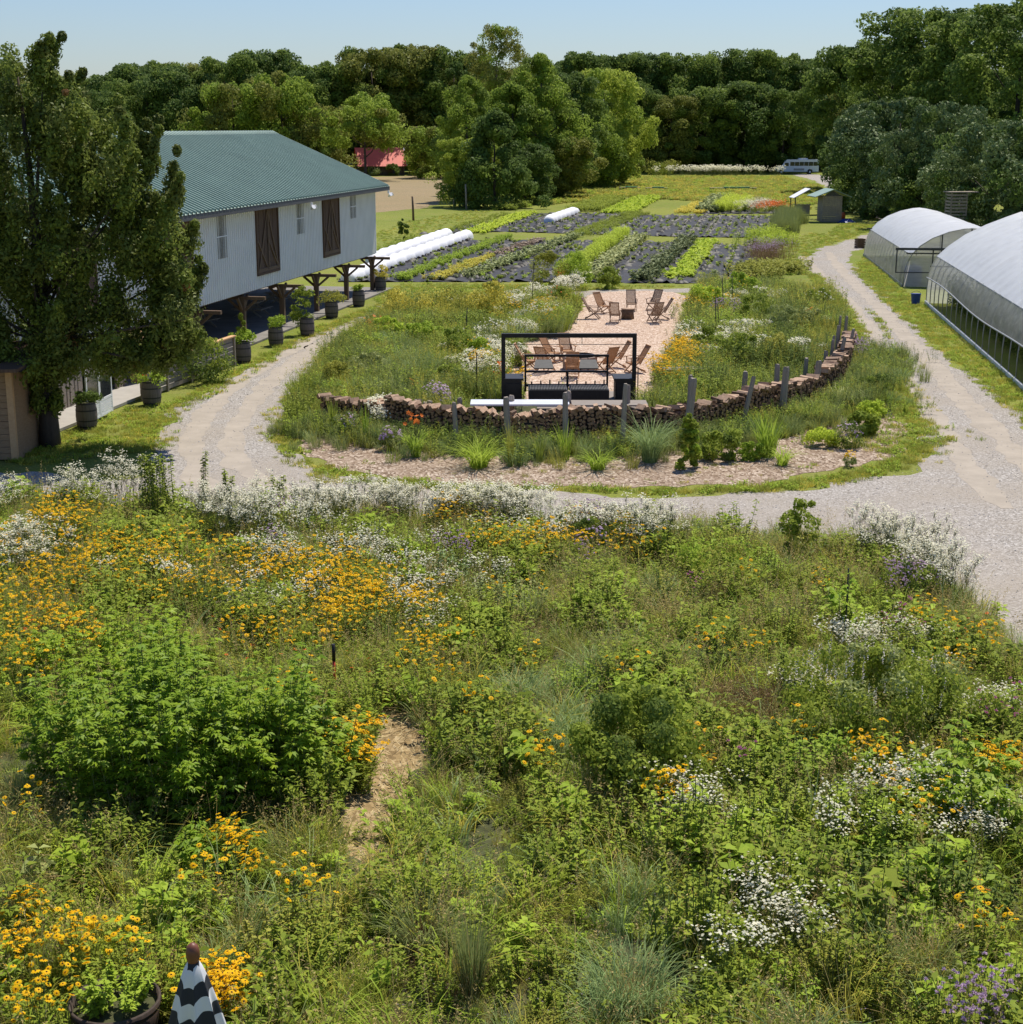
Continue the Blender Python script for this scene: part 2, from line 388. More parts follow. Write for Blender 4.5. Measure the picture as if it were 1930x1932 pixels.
def g_forb(name, mats, stems=14, rad=.25, h=(.4,.7), leafL=.07, leafW=.5, per=16, seed=1, top_bias=.3, lean=.25, droop=.2, lobes=1):
    rg = np.random.default_rng(seed); b = VB()
    base = disc(stems, rad, rg); out = base.copy(); out = out/max(rad,1e-3)*lean + rg.normal(0,.06,(stems,3)); out[:,2] = 1
    hh = rg.uniform(*h, stems)[:,None]; top = base + out*hh
    V, Q = stems_geo(base, top, .005); b.add(V, Q, 1)
    t = rg.uniform(top_bias*.5, 1, (stems, per))**(1-.4*top_bias)
    p = (base[:,None] + (top-base)[:,None]*t[...,None]).reshape(-1,3)
    a = rg.uniform(0, 6.283, len(p)); d = np.stack([np.cos(a), np.sin(a), rg.uniform(-.1,.7,len(p))], -1)
    L = leafL*rg.uniform(.6,1.25,len(p))
    if lobes == 1:
        V, Q = leaves(p, d, np.tile([0,0,1.], (len(p),1)) + rg.normal(0,.35,(len(p),3)), L, L*leafW, droop); b.add(V, Q, 0)
    else:
        pc = p + unit(d)*L[:,None]*.5
        V, Q = stems_geo(p, pc, .003); b.add(V, Q, 1)
        for k in range(lobes):
            an = a + (k-(lobes-1)/2)*.62
            dk = np.stack([np.cos(an), np.sin(an), d[:,2]*.5], -1)
            Lk = L*(1-.22*abs(k-(lobes-1)/2))
            V, Q = leaves(pc, dk, np.tile([0,0,1.], (len(p),1)) + rg.normal(0,.25,(len(p),3)), Lk, Lk*leafW, droop); b.add(V, Q, 0)
    return b.mesh(name, mats)
def g_flower(name, mats, n=9, rad=.22, h=(.7,1.0), r=.038, k=10, w=.55, droop=.25, seed=1, cone=.012, leaf=10, clump=False):
    """stems with daisy-like heads: mats = [petal, cone, stem, leaf]"""
    rg = np.random.default_rng(seed); b = VB()
    base = disc(n, rad*.6, rg); off = disc(n, rad, rg); top = base + off; top[:,2] = rg.uniform(*h, n)
    V, Q = stems_geo(base, top, .004); b.add(V, Q, 2)
    up = unit(rg.normal(0,.28,(n,3)) + np.array([0,-.25,1.]))
    V, Q = petals(top, up, r*rg.uniform(.8,1.15,n), k, w, droop, rg); b.add(V, Q, 0)
    if cone:
        for j in range(4):
            V, Q = petals(top + up*cone*(.3+.5*j/2), up, cone*(1.15-.25*j), 5, 1.2, .5 if j==3 else .1, rg); b.add(V, Q, 1)
    m = n*leaf
    if m:
        i = rg.integers(0, n, m); t = rg.uniform(.05,.75,m)[:,None]; p = base[i]+(top[i]-base[i])*t
        d = rg.normal(0,1,(m,3)); d[:,2] = np.abs(d[:,2])*.6+.1
        V, Q = leaves(p, d, np.tile([0,0,1.],(m,1))+rg.normal(0,.3,(m,3)), rg.uniform(.05,.12,m), .028, .2); b.add(V, Q, 3)
    return b.mesh(name, mats)
def g_froth(name, mats, n=90, rad=.3, h=(.8,1.2), r=.012, seed=1, k=5, stems=16, leaf=60):
    """many tiny white heads in sprays: mats=[petal, stem, leaf]"""
    rg = np.random.default_rng(seed); b = VB()
    base = disc(stems, rad*.5, rg); top = base + disc(stems, rad, rg); top[:,2] = rg.uniform(*h, stems)
    V, Q = stems_geo(base, top, .004); b.add(V, Q, 1)
    i = rg.integers(0, stems, n); tp = top[i] + rg.normal(0,.06,(n,3))*np.array([1,1,.6]); jn = top[i]-np.array([0,0,1])*rg.uniform(.08,.2,n)[:,None]
    V, Q = stems_geo(jn, tp, .0018); b.add(V, Q, 1)
    up = unit(rg.normal(0,.3,(n,3)) + np.array([0,-.15,1.])); V, Q = petals(tp, up, r*rg.uniform(.7,1.2,n), k, 1.1, .05, rg); b.add(V, Q, 0)
    if leaf:
        i = rg.integers(0, stems, leaf); t = rg.uniform(.05,.8,leaf)[:,None]; p = base[i]+(top[i]-base[i])*t
        d = rg.normal(0,1,(leaf,3)); d[:,2] = np.abs(d[:,2])
        V, Q = leaves(p, d, sph(leaf, rg), .06, .014, .1); b.add(V, Q, 2)
    return b.mesh(name, mats)
def g_ball(name, mats, n=7, rad=.2, h=(.7,1.), r=.03, seed=1, per=26):
    """globe heads (bergamot, thistle, clover): mats=[petal, stem, leaf]"""
    rg = np.random.default_rng(seed); b = VB()
    base = disc(n, rad*.6, rg); top = base + disc(n, rad, rg); top[:,2] = rg.uniform(*h, n)
    V, Q = stems_geo(base, top, .004); b.add(V, Q, 1)
    p = np.repeat(top, per, 0); d = sph(len(p), rg); d[:,2] = np.abs(d[:,2])*1.1-.2
    V, Q = leaves(p, d, sph(len(p), rg), r*rg.uniform(.7,1.1,len(p)), r*.4, 0); b.add(V, Q, 0)
    m = n*14; i = rg.integers(0, n, m); t = rg.uniform(.05,.85,m)[:,None]; q = base[i]+(top[i]-base[i])*t
    d = rg.normal(0,1,(m,3)); d[:,2] = np.abs(d[:,2])*.5
    V, Q = leaves(q, d, np.tile([0,0,1.],(m,1)), rg.uniform(.04,.08,m), .022, .2); b.add(V, Q, 2)
    return b.mesh(name, mats)
def clusters_to_leaves(b, cen, rad, nleaf, L, rg, m=0, flat=.8, W=.55, up=.25, shell=.45):
    """foliage around cluster centres; leaves face outward so that clumps get a lit and a shaded side"""
    n = len(cen)*nleaf; i = np.repeat(np.arange(len(cen)), nleaf)
    d = sph(n, rg); d[:,2] += up; d = unit(d)
    rr = np.asarray(rad)[i]*(shell + (1-shell)*rg.uniform(0,1,n)**.6)
    p = cen[i] + d*rr[:,None]*np.array([1,1,flat])
    nr = unit(d + rg.normal(0,.55,(n,3))); t = np.cross(nr, sph(n, rg)); t[:,2] -= .25
    l = L*rg.uniform(.6,1.3,n)
    V, Q = leaves(p - unit(t)*l[:,None]*.5, t, nr, l, l*W, .05); b.add(V, Q, m)
def trunk_geo(h, r, limbs, seed, lean=0., h0=0., spread=.5):
    rg = random.Random(seed); mb = MB()
    pts = [(0,0,-.1)]; rad = [r*1.25]; x = y = 0
    for i in range(1, 7):
        t = i/6; x += rg.uniform(-.1,.1)*h*.06 + lean*h/6; y += rg.uniform(-.1,.1)*h*.06
        pts.append((x, y, h*t)); rad.append(r*(1-.8*t))
    mb.tube(pts, r, 9, radii=rad)
    for k in range(limbs):
        j = rg.randint(2, 5); p = Vector(pts[j]); a = rg.uniform(0, 6.28); l = h*rg.uniform(.2,.36)*(1.1-j*.1)*spread*2
        q1 = p + Vector((math.cos(a)*l*.5, math.sin(a)*l*.5, l*.35)); q2 = q1 + Vector((math.cos(a+.3)*l*.5, math.sin(a+.3)*l*.5, l*.5))
        mb.tube([p, q1, q2], r, 6, radii=[rad[j]*.6, rad[j]*.38, rad[j]*.1])
    return mb
def g_crown(name, mat, h, w, bottom=.15, nc=70, nleaf=230, L=.42, seed=1, shape='round', cr=.16, mat2=None):
    """tree crown of height h, width w; clusters biased to the envelope's surface"""
    rg = np.random.default_rng(seed); b = VB(); cen = []; rad = []
    lob = rg.uniform(0, 6.28, 5); amp = rg.uniform(.05,.16,5)
    while len(cen) < nc:
        t = rg.uniform(0, 1); a = rg.uniform(0, 6.283)
        if shape == 'round': e = math.sqrt(max(0, 1-((t-.48)/.54)**2))**.8
        elif shape == 'broad': e = math.sqrt(max(0, 1-((t-.55)/.5)**2))**.6
        elif shape == 'cone': e = (1-t)**.75*.95+.08
        elif shape == 'tall': e = (math.sin(math.pi*min(1, t*.92+.08)))**.55
        elif shape == 'vase': e = .35+.65*t if t < .8 else math.sqrt(max(0,1-((t-.8)/.22)**2))
        else: e = 1
        e *= 1 + sum(am*math.sin(a*(k+1)+lo+t*5) for k, (am, lo) in enumerate(zip(amp, lob)))
        q = rg.uniform(.25, 1)**.45
        r = e*w/2*q
        cen.append((r*math.cos(a), r*math.sin(a), h*(bottom+(1-bottom)*t*.94))); rad.append(w*cr*rg.uniform(.55,1.25)*(.6+.4*e))
    cen = np.array(cen); rad = np.array(rad)
    half = len(cen)*3//4
    clusters_to_leaves(b, cen[:half], rad[:half], nleaf, L, rg, 0)
    clusters_to_leaves(b, cen[half:], rad[half:], nleaf, L, rg, 1)
    return b.mesh(name, [mat, mat2 or mat])

# ------------------------------------------------------------------ geometry-node scatter (uncountable cover only)
def scatter(name, protos, pts, scl, idx, label, cat, tilt=.12, rg=RG, zrot=None):
    col = bpy.data.collections.new(name+'_kinds')
    for i, me in enumerate(protos):
        o = bpy.data.objects.new('%s_kind_%02d' % (name, i), me); col.objects.link(o)
    n = len(pts); me = bpy.data.meshes.new(name); me.vertices.add(n)
    P3 = np.zeros((n,3), np.float32); P3[:,:pts.shape[1]] = pts; me.vertices.foreach_set('co', P3.ravel())
    rot = np.stack([rg.normal(0,tilt,n), rg.normal(0,tilt,n), rg.uniform(0,6.283,n) if zrot is None else zrot], -1).astype(np.float32)
    a = me.attributes.new('rot', 'FLOAT_VECTOR', 'POINT'); a.data.foreach_set('vector', rot.ravel())
    a = me.attributes.new('scl', 'FLOAT', 'POINT'); a.data.foreach_set('value', np.asarray(scl, np.float32))
    a = me.attributes.new('idx', 'INT', 'POINT'); a.data.foreach_set('value', np.asarray(idx, np.int32))
    o = bpy.data.objects.new(name, me); C.objects.link(o); tag(o, label, cat, kind='stuff')
    g = bpy.data.node_groups.new(name+'_nodes', 'GeometryNodeTree')
    g.interface.new_socket('Geometry', in_out='INPUT', socket_type='NodeSocketGeometry')
    g.interface.new_socket('Geometry', in_out='OUTPUT', socket_type='NodeSocketGeometry')
    N = g.nodes; L = g.links; gi = N.new('NodeGroupInput'); go = N.new('NodeGroupOutput')
    ip = N.new('GeometryNodeInstanceOnPoints'); ci = N.new('GeometryNodeCollectionInfo')
    ci.inputs[0].default_value = col; ci.inputs['Separate Children'].default_value = True; ci.inputs['Reset Children'].default_value = True
    ip.inputs['Pick Instance'].default_value = True
    def na(nm, ty):
        k = N.new('GeometryNodeInputNamedAttribute'); k.data_type = ty; k.inputs['Name'].default_value = nm
        return [s for s in k.outputs if s.enabled and s.name == 'Attribute'][0]
    L.new(gi.outputs[0], ip.inputs['Points']); L.new(ci.outputs[0], ip.inputs['Instance'])
    L.new(na('idx','INT'), ip.inputs['Instance Index']); L.new(na('rot','FLOAT_VECTOR'), ip.inputs['Rotation']); L.new(na('scl','FLOAT'), ip.inputs['Scale'])
    L.new(ip.outputs[0], go.inputs[0])
    md = o.modifiers.new('scatter', 'NODES'); md.node_group = g
    return o

# ================================================================== GROUND
def rough_edge(pts, amp, step, seed):
    """subdivide a world polygon and wobble its outline like a worn verge"""
    rg = random.Random(seed); n1 = Noise2(seed, 6.0); n2 = Noise2(seed+5, 1.1); n3 = Noise2(seed+9, 2.6); out = []
    for i in range(len(pts)):
        a = Vector(pts[i]); b = Vector(pts[(i+1)%len(pts)]); l = (b-a).length; k = max(1, int(l/step))
        k = min(k, 160)
        nr = Vector((-(b-a).y, (b-a).x)).normalized() if l > 0 else Vector((0,0))
        for j in range(k):
            p = a.lerp(b, j/k); q = np.array([[p.x, p.y]])
            d = (n1(q)[0]-.5)*1.0 + (n3(q)[0]-.5)*.8 + (n2(q)[0]-.5)*.55 + rg.uniform(-.12,.12)
            out.append(p + nr*d*amp)
    return out
def smooth_poly(pts, it=2):
    for _ in range(it):
        q = []
        for i in range(len(pts)):
            a = pts[i]; b = pts[(i+1)%len(pts)]
            q += [(a[0]*.75+b[0]*.25, a[1]*.75+b[1]*.25), (a[0]*.25+b[0]*.75, a[1]*.25+b[1]*.75)]
        pts = q
    return pts
def sheet(name, dpts, z, mat, amp=.5, step=.35, seed=3, smooth=1, world=False, kind='structure'):
    pts = dpts if world else wpoly(dpts)
    pts = smooth_poly(pts, smooth); ed = rough_edge(pts, amp, step, seed) if amp else [Vector(p) for p in pts]
    bm = bmesh.new(); vs = [bm.verts.new((p.x, p.y, z)) for p in ed]; f = bm.faces.new(vs)
    if f.normal.z < 0: f.normal_flip()
    f.normal_update()
    bmesh.ops.triangulate(bm, faces=[f]); bm.normal_update()
    for q in bm.faces:
        if q.normal.z < 0: q.normal_flip()
    me = bpy.data.meshes.new(name); bm.to_mesh(me); bm.free(); me.materials.append(mat)
    o = bpy.data.objects.new(name, me); C.objects.link(o); return tag(o, kind=kind), pts
mb = MB(); mb.add([(-6000,-60,0),(6000,-60,0),(6000,9000,0),(-6000,9000,0)], [(0,1,2,3)]); tag(mb.build('ground', M_ground), kind='structure')

GRAVEL = [(-500,960),(-200,905),(60,886),(180,905),(270,898),(298,850),(300,805),(335,768),(400,738),(470,696),(540,656),(610,622),(690,592),(740,572),(840,556),(1000,552),(1100,548),(1310,543),
          (1318,552),(1100,560),(860,580),(745,592),(690,615),(645,650),(600,692),(560,742),(528,780),(515,815),(535,852),(600,885),(720,912),(900,930),(1200,935),(1450,932),(1600,915),(1700,893),(1742,868),(1752,830),(1740,790),(1700,735),(1660,680),(1632,630),(1606,590),(1575,555),(1540,518),(1520,490),(1540,470),(1600,455),(1655,436),(1668,424),(1650,408),(1615,392),(1588,370),(1555,350),(1530,338),(1500,332),(1500,328),(1560,330),(1580,343),(1620,368),(1660,392),(1700,415),(1712,432),(1680,455),(1625,468),(1600,480),(1612,510),(1660,560),(1720,615),(1790,675),(1870,745),(1930,795),(2100,930),(2500,1300),(2200,1450),(1980,1290),(1850,1150),(1700,1080),(1400,1040),(900,1020),(300,1000)]
road, _ = sheet('gravel_road', GRAVEL, .004, M_gravel, .55, .4, 11)
M_dust = plain('compacted_dust', (.36,.315,.26), .95, var=.16, nscale=1.1, bmp=.2, spec=.1)
def track(dp, wd, seed, mat=None, z=.0075):
    w_ = [P(*q) for q in dp]; L_, R_ = [], []
    for i, p in enumerate(w_):
        d = (w_[min(i+1,len(w_)-1)]-w_[max(i-1,0)]).normalized(); n = Vector((-d.y,d.x,0)); L_.append(tuple((p+n*wd/2)[:2])); R_.append(tuple((p-n*wd/2)[:2]))
    sheet('wheel_track', L_+R_[::-1], z, mat or M_dust, .22, .3, seed, 1, True)
track([(1512,483),(1548,520),(1592,560),(1640,620),(1690,690),(1740,760),(1790,830),(1840,900),(1900,960)], .75, 41)
track([(1562,476),(1586,510),(1634,558),(1694,618),(1754,684),(1822,760),(1890,830),(1990,920)], .8, 42)
track([(690,602),(620,640),(560,680),(500,730),(450,790),(430,850),(480,910),(600,945),(800,965)], .8, 43)
track([(630,618),(560,655),(490,695),(420,745),(370,800),(355,850),(380,920),(500,965)], .75, 44)
M_dirt = plain('damp_dirt', (.17,.135,.10), .9, var=.3, nscale=1.5)
MULCH = [(560,838),(610,868),(700,895),(850,910),(1000,920),(1250,922),(1450,912),(1600,885),(1690,850),(1712,815),(1690,790),(1640,770),(1640,735),(1600,730),(1560,745),(1400,800),(1170,825),(950,825),(760,815),(640,800),(590,812)]
mulch, MULCHW = sheet('mulch_bed', MULCH, .009, M_mulch, .5, .3, 5)
PATIO = [(1312,552),(1190,548),(1100,556),(1085,600),(1050,632),(985,640),(950,690),(930,760),(1240,765),(1262,700),(1290,640),(1305,600)]
sheet('wood_chip_patio', PATIO, .012, M_chips, .45, .3, 6)
sheet('dry_field', [(640,338),(700,333),(860,331),(900,340),(850,372),(830,386),(760,398),(700,400),(560,410),(400,400),(400,350)], .004, M_field, 1.2, 1.5, 8)
sheet('meadow_soil', [(-600,965),(0,958),(300,968),(600,978),(900,992),(1200,1006),(1500,1020),(1650,1045),(1750,1085),(1850,1160),(1930,1240),(2010,1330),(2300,1700),(2400,2400),(-900,2400)], .014, M_soil, .5, .4, 9)
ISLAND = [(740,592),(690,616),(645,652),(600,694),(560,744),(530,782),(518,815),(545,838),(620,800),(760,812),(950,822),(1170,822),(1400,797),(1560,745),(1630,740),(1665,790),(1690,780),(1650,690),(1622,635),(1596,592),(1560,552),(1330,545),(1312,560),(1303,600),(1290,640),(1262,700),(1240,765),(930,760),(950,690),(985,640),(1050,632),(1085,600),(1098,562),(860,582)]
sheet('garden_soil', ISLAND, .010, M_soil, .3, .4, 10)
STRAW = [(640,1620),(612,1560),(640,1500),(668,1450),(690,1400),(725,1330),(760,1310),(775,1350),(815,1390),(810,1440),(785,1490),(745,1540),(725,1600),(690,1650)]
sheet('straw_path', STRAW, .018, M_straw, .35, .15, 12)
CLOTH1 = [(628,533),(706,500),(800,468),(884,454),(1000,454),(1160,456),(1300,460),(1432,466),(1426,528),(1300,536),(1090,534),(900,533)]
CLOTH2 = [(800,443),(900,424),(1000,404),(1120,403),(1250,407),(1490,408),(1472,450),(1300,448),(1165,444),(950,438)]
CLOTH3 = [(1318,404),(1330,389),(1400,388),(1478,386),(1488,403),(1400,404)]
M_fold = plain('cloth_folds', (.012,.012,.014), .6, var=.5)
def cloth(name, dp, seed, z=.03):
    """billowing woven ground cloth, with bunched folds"""
    wp = wpoly(dp); a = np.array(wp); lo = a.min(0); hi = a.max(0); st = .28
    nx = int((hi[0]-lo[0])/st); ny = int((hi[1]-lo[1])/(st*1.5)); ny = min(ny, 400)
    X, Y = np.meshgrid(np.linspace(lo[0], hi[0], nx), np.linspace(lo[1], hi[1], ny)); p = np.stack([X.ravel(), Y.ravel()], -1)
    yaw = .165; u = p[:,0]*math.cos(yaw) - p[:,1]*math.sin(yaw); v = p[:,0]*math.sin(yaw)+p[:,1]*math.cos(yaw)
    N1 = Noise2(seed, 1.5, 24); N2 = Noise2(seed+1, .9, 24)
    q = np.stack([u*1.1, v*.5], -1)
    zz = z + .05*N1(q) + .22*np.clip(N2(q)*N1(q*.8+3)-.60, 0, 1)/.4 + .05*np.sin(u*6.283/1.5)
    keep = inpoly(p, wp)
    idx = np.arange(nx*ny).reshape(ny, nx)
    Q = np.stack([idx[:-1,:-1], idx[:-1,1:], idx[1:,1:], idx[1:,:-1]], -1).reshape(-1,4)
    Q = Q[keep[Q].all(1)]
    k = int((hi[0]-lo[0])*(hi[1]-lo[1])*.85); r = np.random.default_rng(seed); c = r.uniform(lo, hi, (k, 2)); c = c[inpoly(c, wp)]; nb = Noise2(seed+7, 6.0)(c); c = c[r.uniform(0,1,len(c)) < .25+nb]
    cu = c[:,0]*math.cos(yaw)-c[:,1]*math.sin(yaw); c[:,0] += (np.round(cu/1.5)*1.5-cu)*.55
    n_ = len(c); a = r.normal(0,.5,n_); ln = r.uniform(.15,.5,n_); hh = r.uniform(.10,.26,n_); wd = r.uniform(.08,.2,n_); S_ = 5
    V2 = []
    for i_ in range(S_+1):
        t_ = i_/S_*2-1; ar = (1-t_*t_); xx = c[:,0]+np.cos(a)*ln*t_+r.normal(0,.03,n_); yy = c[:,1]+np.sin(a)*ln*t_
        for s_, hz in ((-1,0),(0,1),(1,0)): V2.append(np.stack([xx-np.sin(a)*wd*s_, yy+np.cos(a)*wd*s_, z+.02+hz*hh*ar+0*xx], -1))
    V2 = np.stack(V2, 1).reshape(-1,3); kk = (S_+1)*3; qb = np.array([[3*i_+j_, 3*i_+j_+1, 3*i_+j_+4, 3*i_+j_+3] for i_ in range(S_) for j_ in range(2)])
    Q2 = (np.arange(n_)[:,None,None]*kk+qb[None]).reshape(-1,4)
    V1 = np.column_stack([p, zz]); me = qmesh(name, np.concatenate([V1, V2]), np.concatenate([Q, Q2+len(V1)]), [M_cloth, M_fold], np.concatenate([np.zeros(len(Q)), np.ones(len(Q2))]), smooth=True)
    o = obj(name, me); tag(o, kind='structure')
cloth('ground_cloth', CLOTH1, 31); cloth('ground_cloth', CLOTH2, 32); cloth('ground_cloth', CLOTH3, 33)
# ================================================================== BARN
BY = R(10.2); ux = (-math.sin(BY), -math.cos(BY)); BRZ = math.atan2(ux[1], ux[0])
def bw(u, v, z=0): return Vector((-8.5 + ux[0]*u + math.cos(BY)*v, 97.2 + ux[1]*u - math.sin(BY)*v, z))
BL = 52.0
barn = empty('barn', (-8.5, 97.2, 0), BRZ, 'long white corrugated barn raised on timber posts, with a green ribbed metal roof', 'barn')
def corr_wall(u0, u1, z0, z1, v, pitch=.27, dep=.05):
    mb = MB(); n = int((u1-u0)/pitch); vs = []
    for i in range(n+1):
        u = u0+(u1-u0)*i/n
        for du, dv in ((0,0),(.45,0),(.55,dep),(.95,dep)):
            uu = min(u+du*pitch, u1); vs += [(uu, v+dv, z0), (uu, v+dv, z1)]
    k = len(vs)//2; mb.add(vs, [(2*i, 2*i+2, 2*i+3, 2*i+1) for i in range(k-1)]); return mb
corr_wall(0, BL, 2.34, 6.62, 0).build('wall', M_white, barn)
mb = MB(); mb.box(.02, BL, -.14, -.02, 2.52, 6.6); mb.build('wall_lining', M_beam, barn)
# far gable end and left wall
mb = MB(); mb.add([(0,0,2.4),(0,-13.5,2.4),(0,-13.5,6.6),(0,-6.75,9.5),(0,0,6.6)], [(0,1,2,3,4)]); mb.box(-.0,BL,-13.55,-13.45,2.4,6.6)
mb.add([(BL,0,0),(BL,-13.5,0),(BL,-13.5,6.6),(BL,-6.75,9.5),(BL,0,6.6)], [(4,3,2,1,0)]); mb.build('end_wall', M_white, barn)
mb = MB(); mb.box(-.05, .06, -.12, .07, 2.38, 6.5); mb.box(-.06, -.01, -.3, -.125, 2.38, 6.5); mb.build('corner_trim', M_trimw, barn)
# roof with raised ribs
RU0, RU1 = -1.05, BL+1
def roofside(sgn):
    mb = MB(); e = Vector((0, .75, 6.45)); r = Vector((0, -6.75, 9.72))
    if sgn < 0: e = Vector((0, -14.25, 6.45))
    n = int((RU1-RU0)/.45); vs = []
    for i in range(n):
        u = RU0+(RU1-RU0)*i/n
        for du, dz in ((0,0),(.34,0),(.35,.10),(.43,.10)):
            vs += [(u+du, e.y, e.z+dz), (u+du, r.y, r.z+dz)]
    vs += [(RU1, e.y, e.z), (RU1, r.y, r.z)]
    k = len(vs)//2
    mb.add(vs, [((2*i, 2*i+2, 2*i+3, 2*i+1) if sgn > 0 else (2*i, 2*i+1, 2*i+3, 2*i+2)) for i in range(k-1)]); return mb
m1 = roofside(1); m1b = roofside(-1); m1.add(m1b.v, m1b.f); roof = m1.build('roof', M_green_roof, barn)
mb = MB(); mb.add([(RU0,-6.35,9.60),(RU1,-6.35,9.60),(RU1,-6.75,9.80),(RU0,-6.75,9.80),(RU0,-7.15,9.60),(RU1,-7.15,9.60)], [(0,1,2,3),(3,2,5,4)]); mb.build('ridge_cap', M_green_roof, roof)
mb = MB(); mb.box(RU0, RU1, .62, .73, 6.2, 6.435)
mb.bar((RU0+.05, .7, 6.28), (RU0+.05, -6.75, 9.55), .08, .24); mb.bar((RU0+.05, -14.2, 6.28), (RU0+.05, -6.75, 9.55), .08, .24); mb.build('fascia', M_fascia, roof)
mb = MB(); mb.add([(RU0+.1,.62,6.24),(RU1,.62,6.24),(RU1,.03,6.5),(RU0+.1,.03,6.5)], [(3,2,1,0)]); mb.build('soffit', M_trimw, roof)
# loft doors
def loft_door(u0, u1, z0=3.08, z1=6.2):
    fr = MB(); t = .11
    for (a,b,c,d) in ((u0-t,u1+t,z0-t,z0),(u0-t,u1+t,z1,z1+t),(u0-t,u0,z0,z1),(u1,u1+t,z0,z1)): fr.box(a, b, .035, .13, c, d)
    dr = fr.build('door', M_oldwood, barn)
    mb = MB(); n = 9
    for i in range(n):
        a = u0+(u1-u0)*i/n; mb.box(a+.01, a+(u1-u0)/n-.01, .032, .075+.012*(i%2), z0, z1)
    mb.build('boards', M_oldwood, dr)
    mb = MB(); um = (u0+u1)/2
    for (a,b) in ((u0,um),(um,u1)):
        zc = (z0+z1)/2
        mb.bar((a+.05,.11,z0+.05),(b-.05,.11,zc),.10,.04,up=(0,1,0)); mb.bar((b-.05,.113,z0+.05),(a+.05,.113,zc),.10,.04,up=(0,1,0)) if False else None
    mb.bar((u0+.08,.115,z0+.1),(um-.05,.115,z1-.2),.11,.04,up=(0,1,0)); mb.bar((u1-.08,.115,z0+.1),(um+.05,.115,z1-.2),.11,.04,up=(0,1,0))
    mb.box(u0,u1,.10,.13,z0+.02,z0+.2); mb.box(um-.06,um+.06,.131,.15,z0+.2,z1-.1); mb.build('brace', M_beam, dr)
for a, b in ((8.1, 11.0), (18.9, 22.0), (30.4, 33.2), (40, 43)): loft_door(a, b)
M_louv = plain('translucent_panel', (.30,.29,.26), .5, var=.3, nscale=3)
def slit(u0, u1, z0, z1):
    mb = MB(); n = 6
    for i in range(n):
        a = u0+(u1-u0)*i/n; mb.box(a, a+(u1-u0)/n*.72, .034, .05, z0, z1)
    w_ = mb.build('window', M_louv, barn)
    mb = MB(); mb.box(u0, u1, .051, .056, (z0+z1)/2-.02, (z0+z1)/2+.03); mb.build('glazing_bar', M_trimw, w_)
slit(4.3, 5.5, 4.8, 6.15); slit(14.4, 15.7, 4.55, 6.15); slit(26.0, 27.3, 4.2, 6.15)
# flood lamps under the eave
for u in (15.2, -.75):
    mb = MB(); mb.box(u-.06,u+.06,.68,.78,6.0,6.2,0); lp = mb.build('flood_lamp', M_trimw, barn)
    for s in (-1, 1):
        mb = MB(); Mx = Matrix.Translation((u+s*.17,.86,5.92)) @ Matrix.Rotation(-.9,4,'X') @ Matrix.Rotation(s*.5,4,'Y'); mb.lathe([(.05,-.16),(.06,-.05),(.12,.08),(.125,.10)],12,M=Mx); mb.build('lamp_head', M_trimw, lp)
# floor of the loft, beams, posts
mb = MB(); mb.box(0.05, BL-.05, -13.4, -.15, 2.45, 2.6); mb.build('loft_floor', M_beam, barn)
for vv in (-.6, -6.75, -13.3):
    mb = MB(); mb.box(.1, BL, vv-.12, vv+.12, 2.16, 2.40); mb.build('beam', M_beam, barn)
for u in [0.1, 5.9, 11.8, 17.7, 23.6, 29.5, 35.4]:
    for vv in (-.2, -6.75, -13.3):
        mb = MB(); mb.box(u-.12, u+.12, vv-.12, vv+.12, 0, 2.16)
        for s in (-1, 1):
            mb.bar((u+s*.1, vv, 1.5), (u+s*.7, vv, 2.15), .11, .11)
            mb.bar((u, vv+s*.1, 1.5), (u, vv+s*.7, 2.0), .11, .11)
        mb.box(u-.1, u+.1, vv-1.15, vv+1.15, 2.0, 2.155)
        mb.build('post', M_beam, barn)
mb = MB(); mb.box(-1.6, 35.5, -13.8, .7, .012, .10); mb.build('floor_slab', plain('worn_floor',(.20,.185,.165),.9,var=.3,nscale=1), barn)
# enclosed ground floor at the near end
mb = MB(); 
for i in range(int((BL-37.6)/.22)):
    a = 37.6+i*.22
    if 38.4 < a < 41.3: continue
    mb.box(a, a+.205, -.12, -.03-.02*(i%3), .05, 2.15)
mb.box(38.3, 41.5, -.12, -.04, 2.0, 2.15); mb.build('lower_wall', M_fencewood, barn)
mb = MB(); mb.box(36.4, 36.9, -.15, .35, 0, 2.15); mb.build('doorway_post', M_newwood, barn)
mb = MB(); mb.box(35.6, BL+.2, -.6, 1.5, .02, .12); mb.build('doorstep', M_concrete, barn)

# white screen doors standing open
def screen_door(a, b, h=2.15):
    a = Vector((*a[:2],.13)); b = Vector((*b[:2],.13)); L = (b-a).length; d = empty('screen_door', a, math.atan2((b-a).y,(b-a).x), 'white two-leaf screen door with panelled foot standing beside a barrel planter', 'door')
    for i in range(2):
        x0 = L/2*i+.01; x1 = L/2*(i+1)-.01; mb = MB(); t = .075
        mb.box(x0,x0+t,-.025,.025,0,h); mb.box(x1-t,x1,-.025,.025,0,h); mb.box(x0+t,x1-t,-.025,.025,h-t,h); mb.box(x0+t,x1-t,-.025,.025,.55,.55+t); mb.box(x0+t,x1-t,-.025,.025,0,t)
        lf = mb.build('door_leaf', M_trimw, d)
        mb = MB()
        for k in range(5): mb.box(x0+t,x1-t,-.018,-.006,t+.005+k*.093,t+.083+k*.093)
        mb.build('foot_panel', M_trimw, lf)
        mb = MB(); mb.box(x0+t,x1-t,-.004,.004,.63,h-t); mb.build('screen', M_glass, lf)
    return d
screen_door(P(166,800,.12), P(213,775,.12))

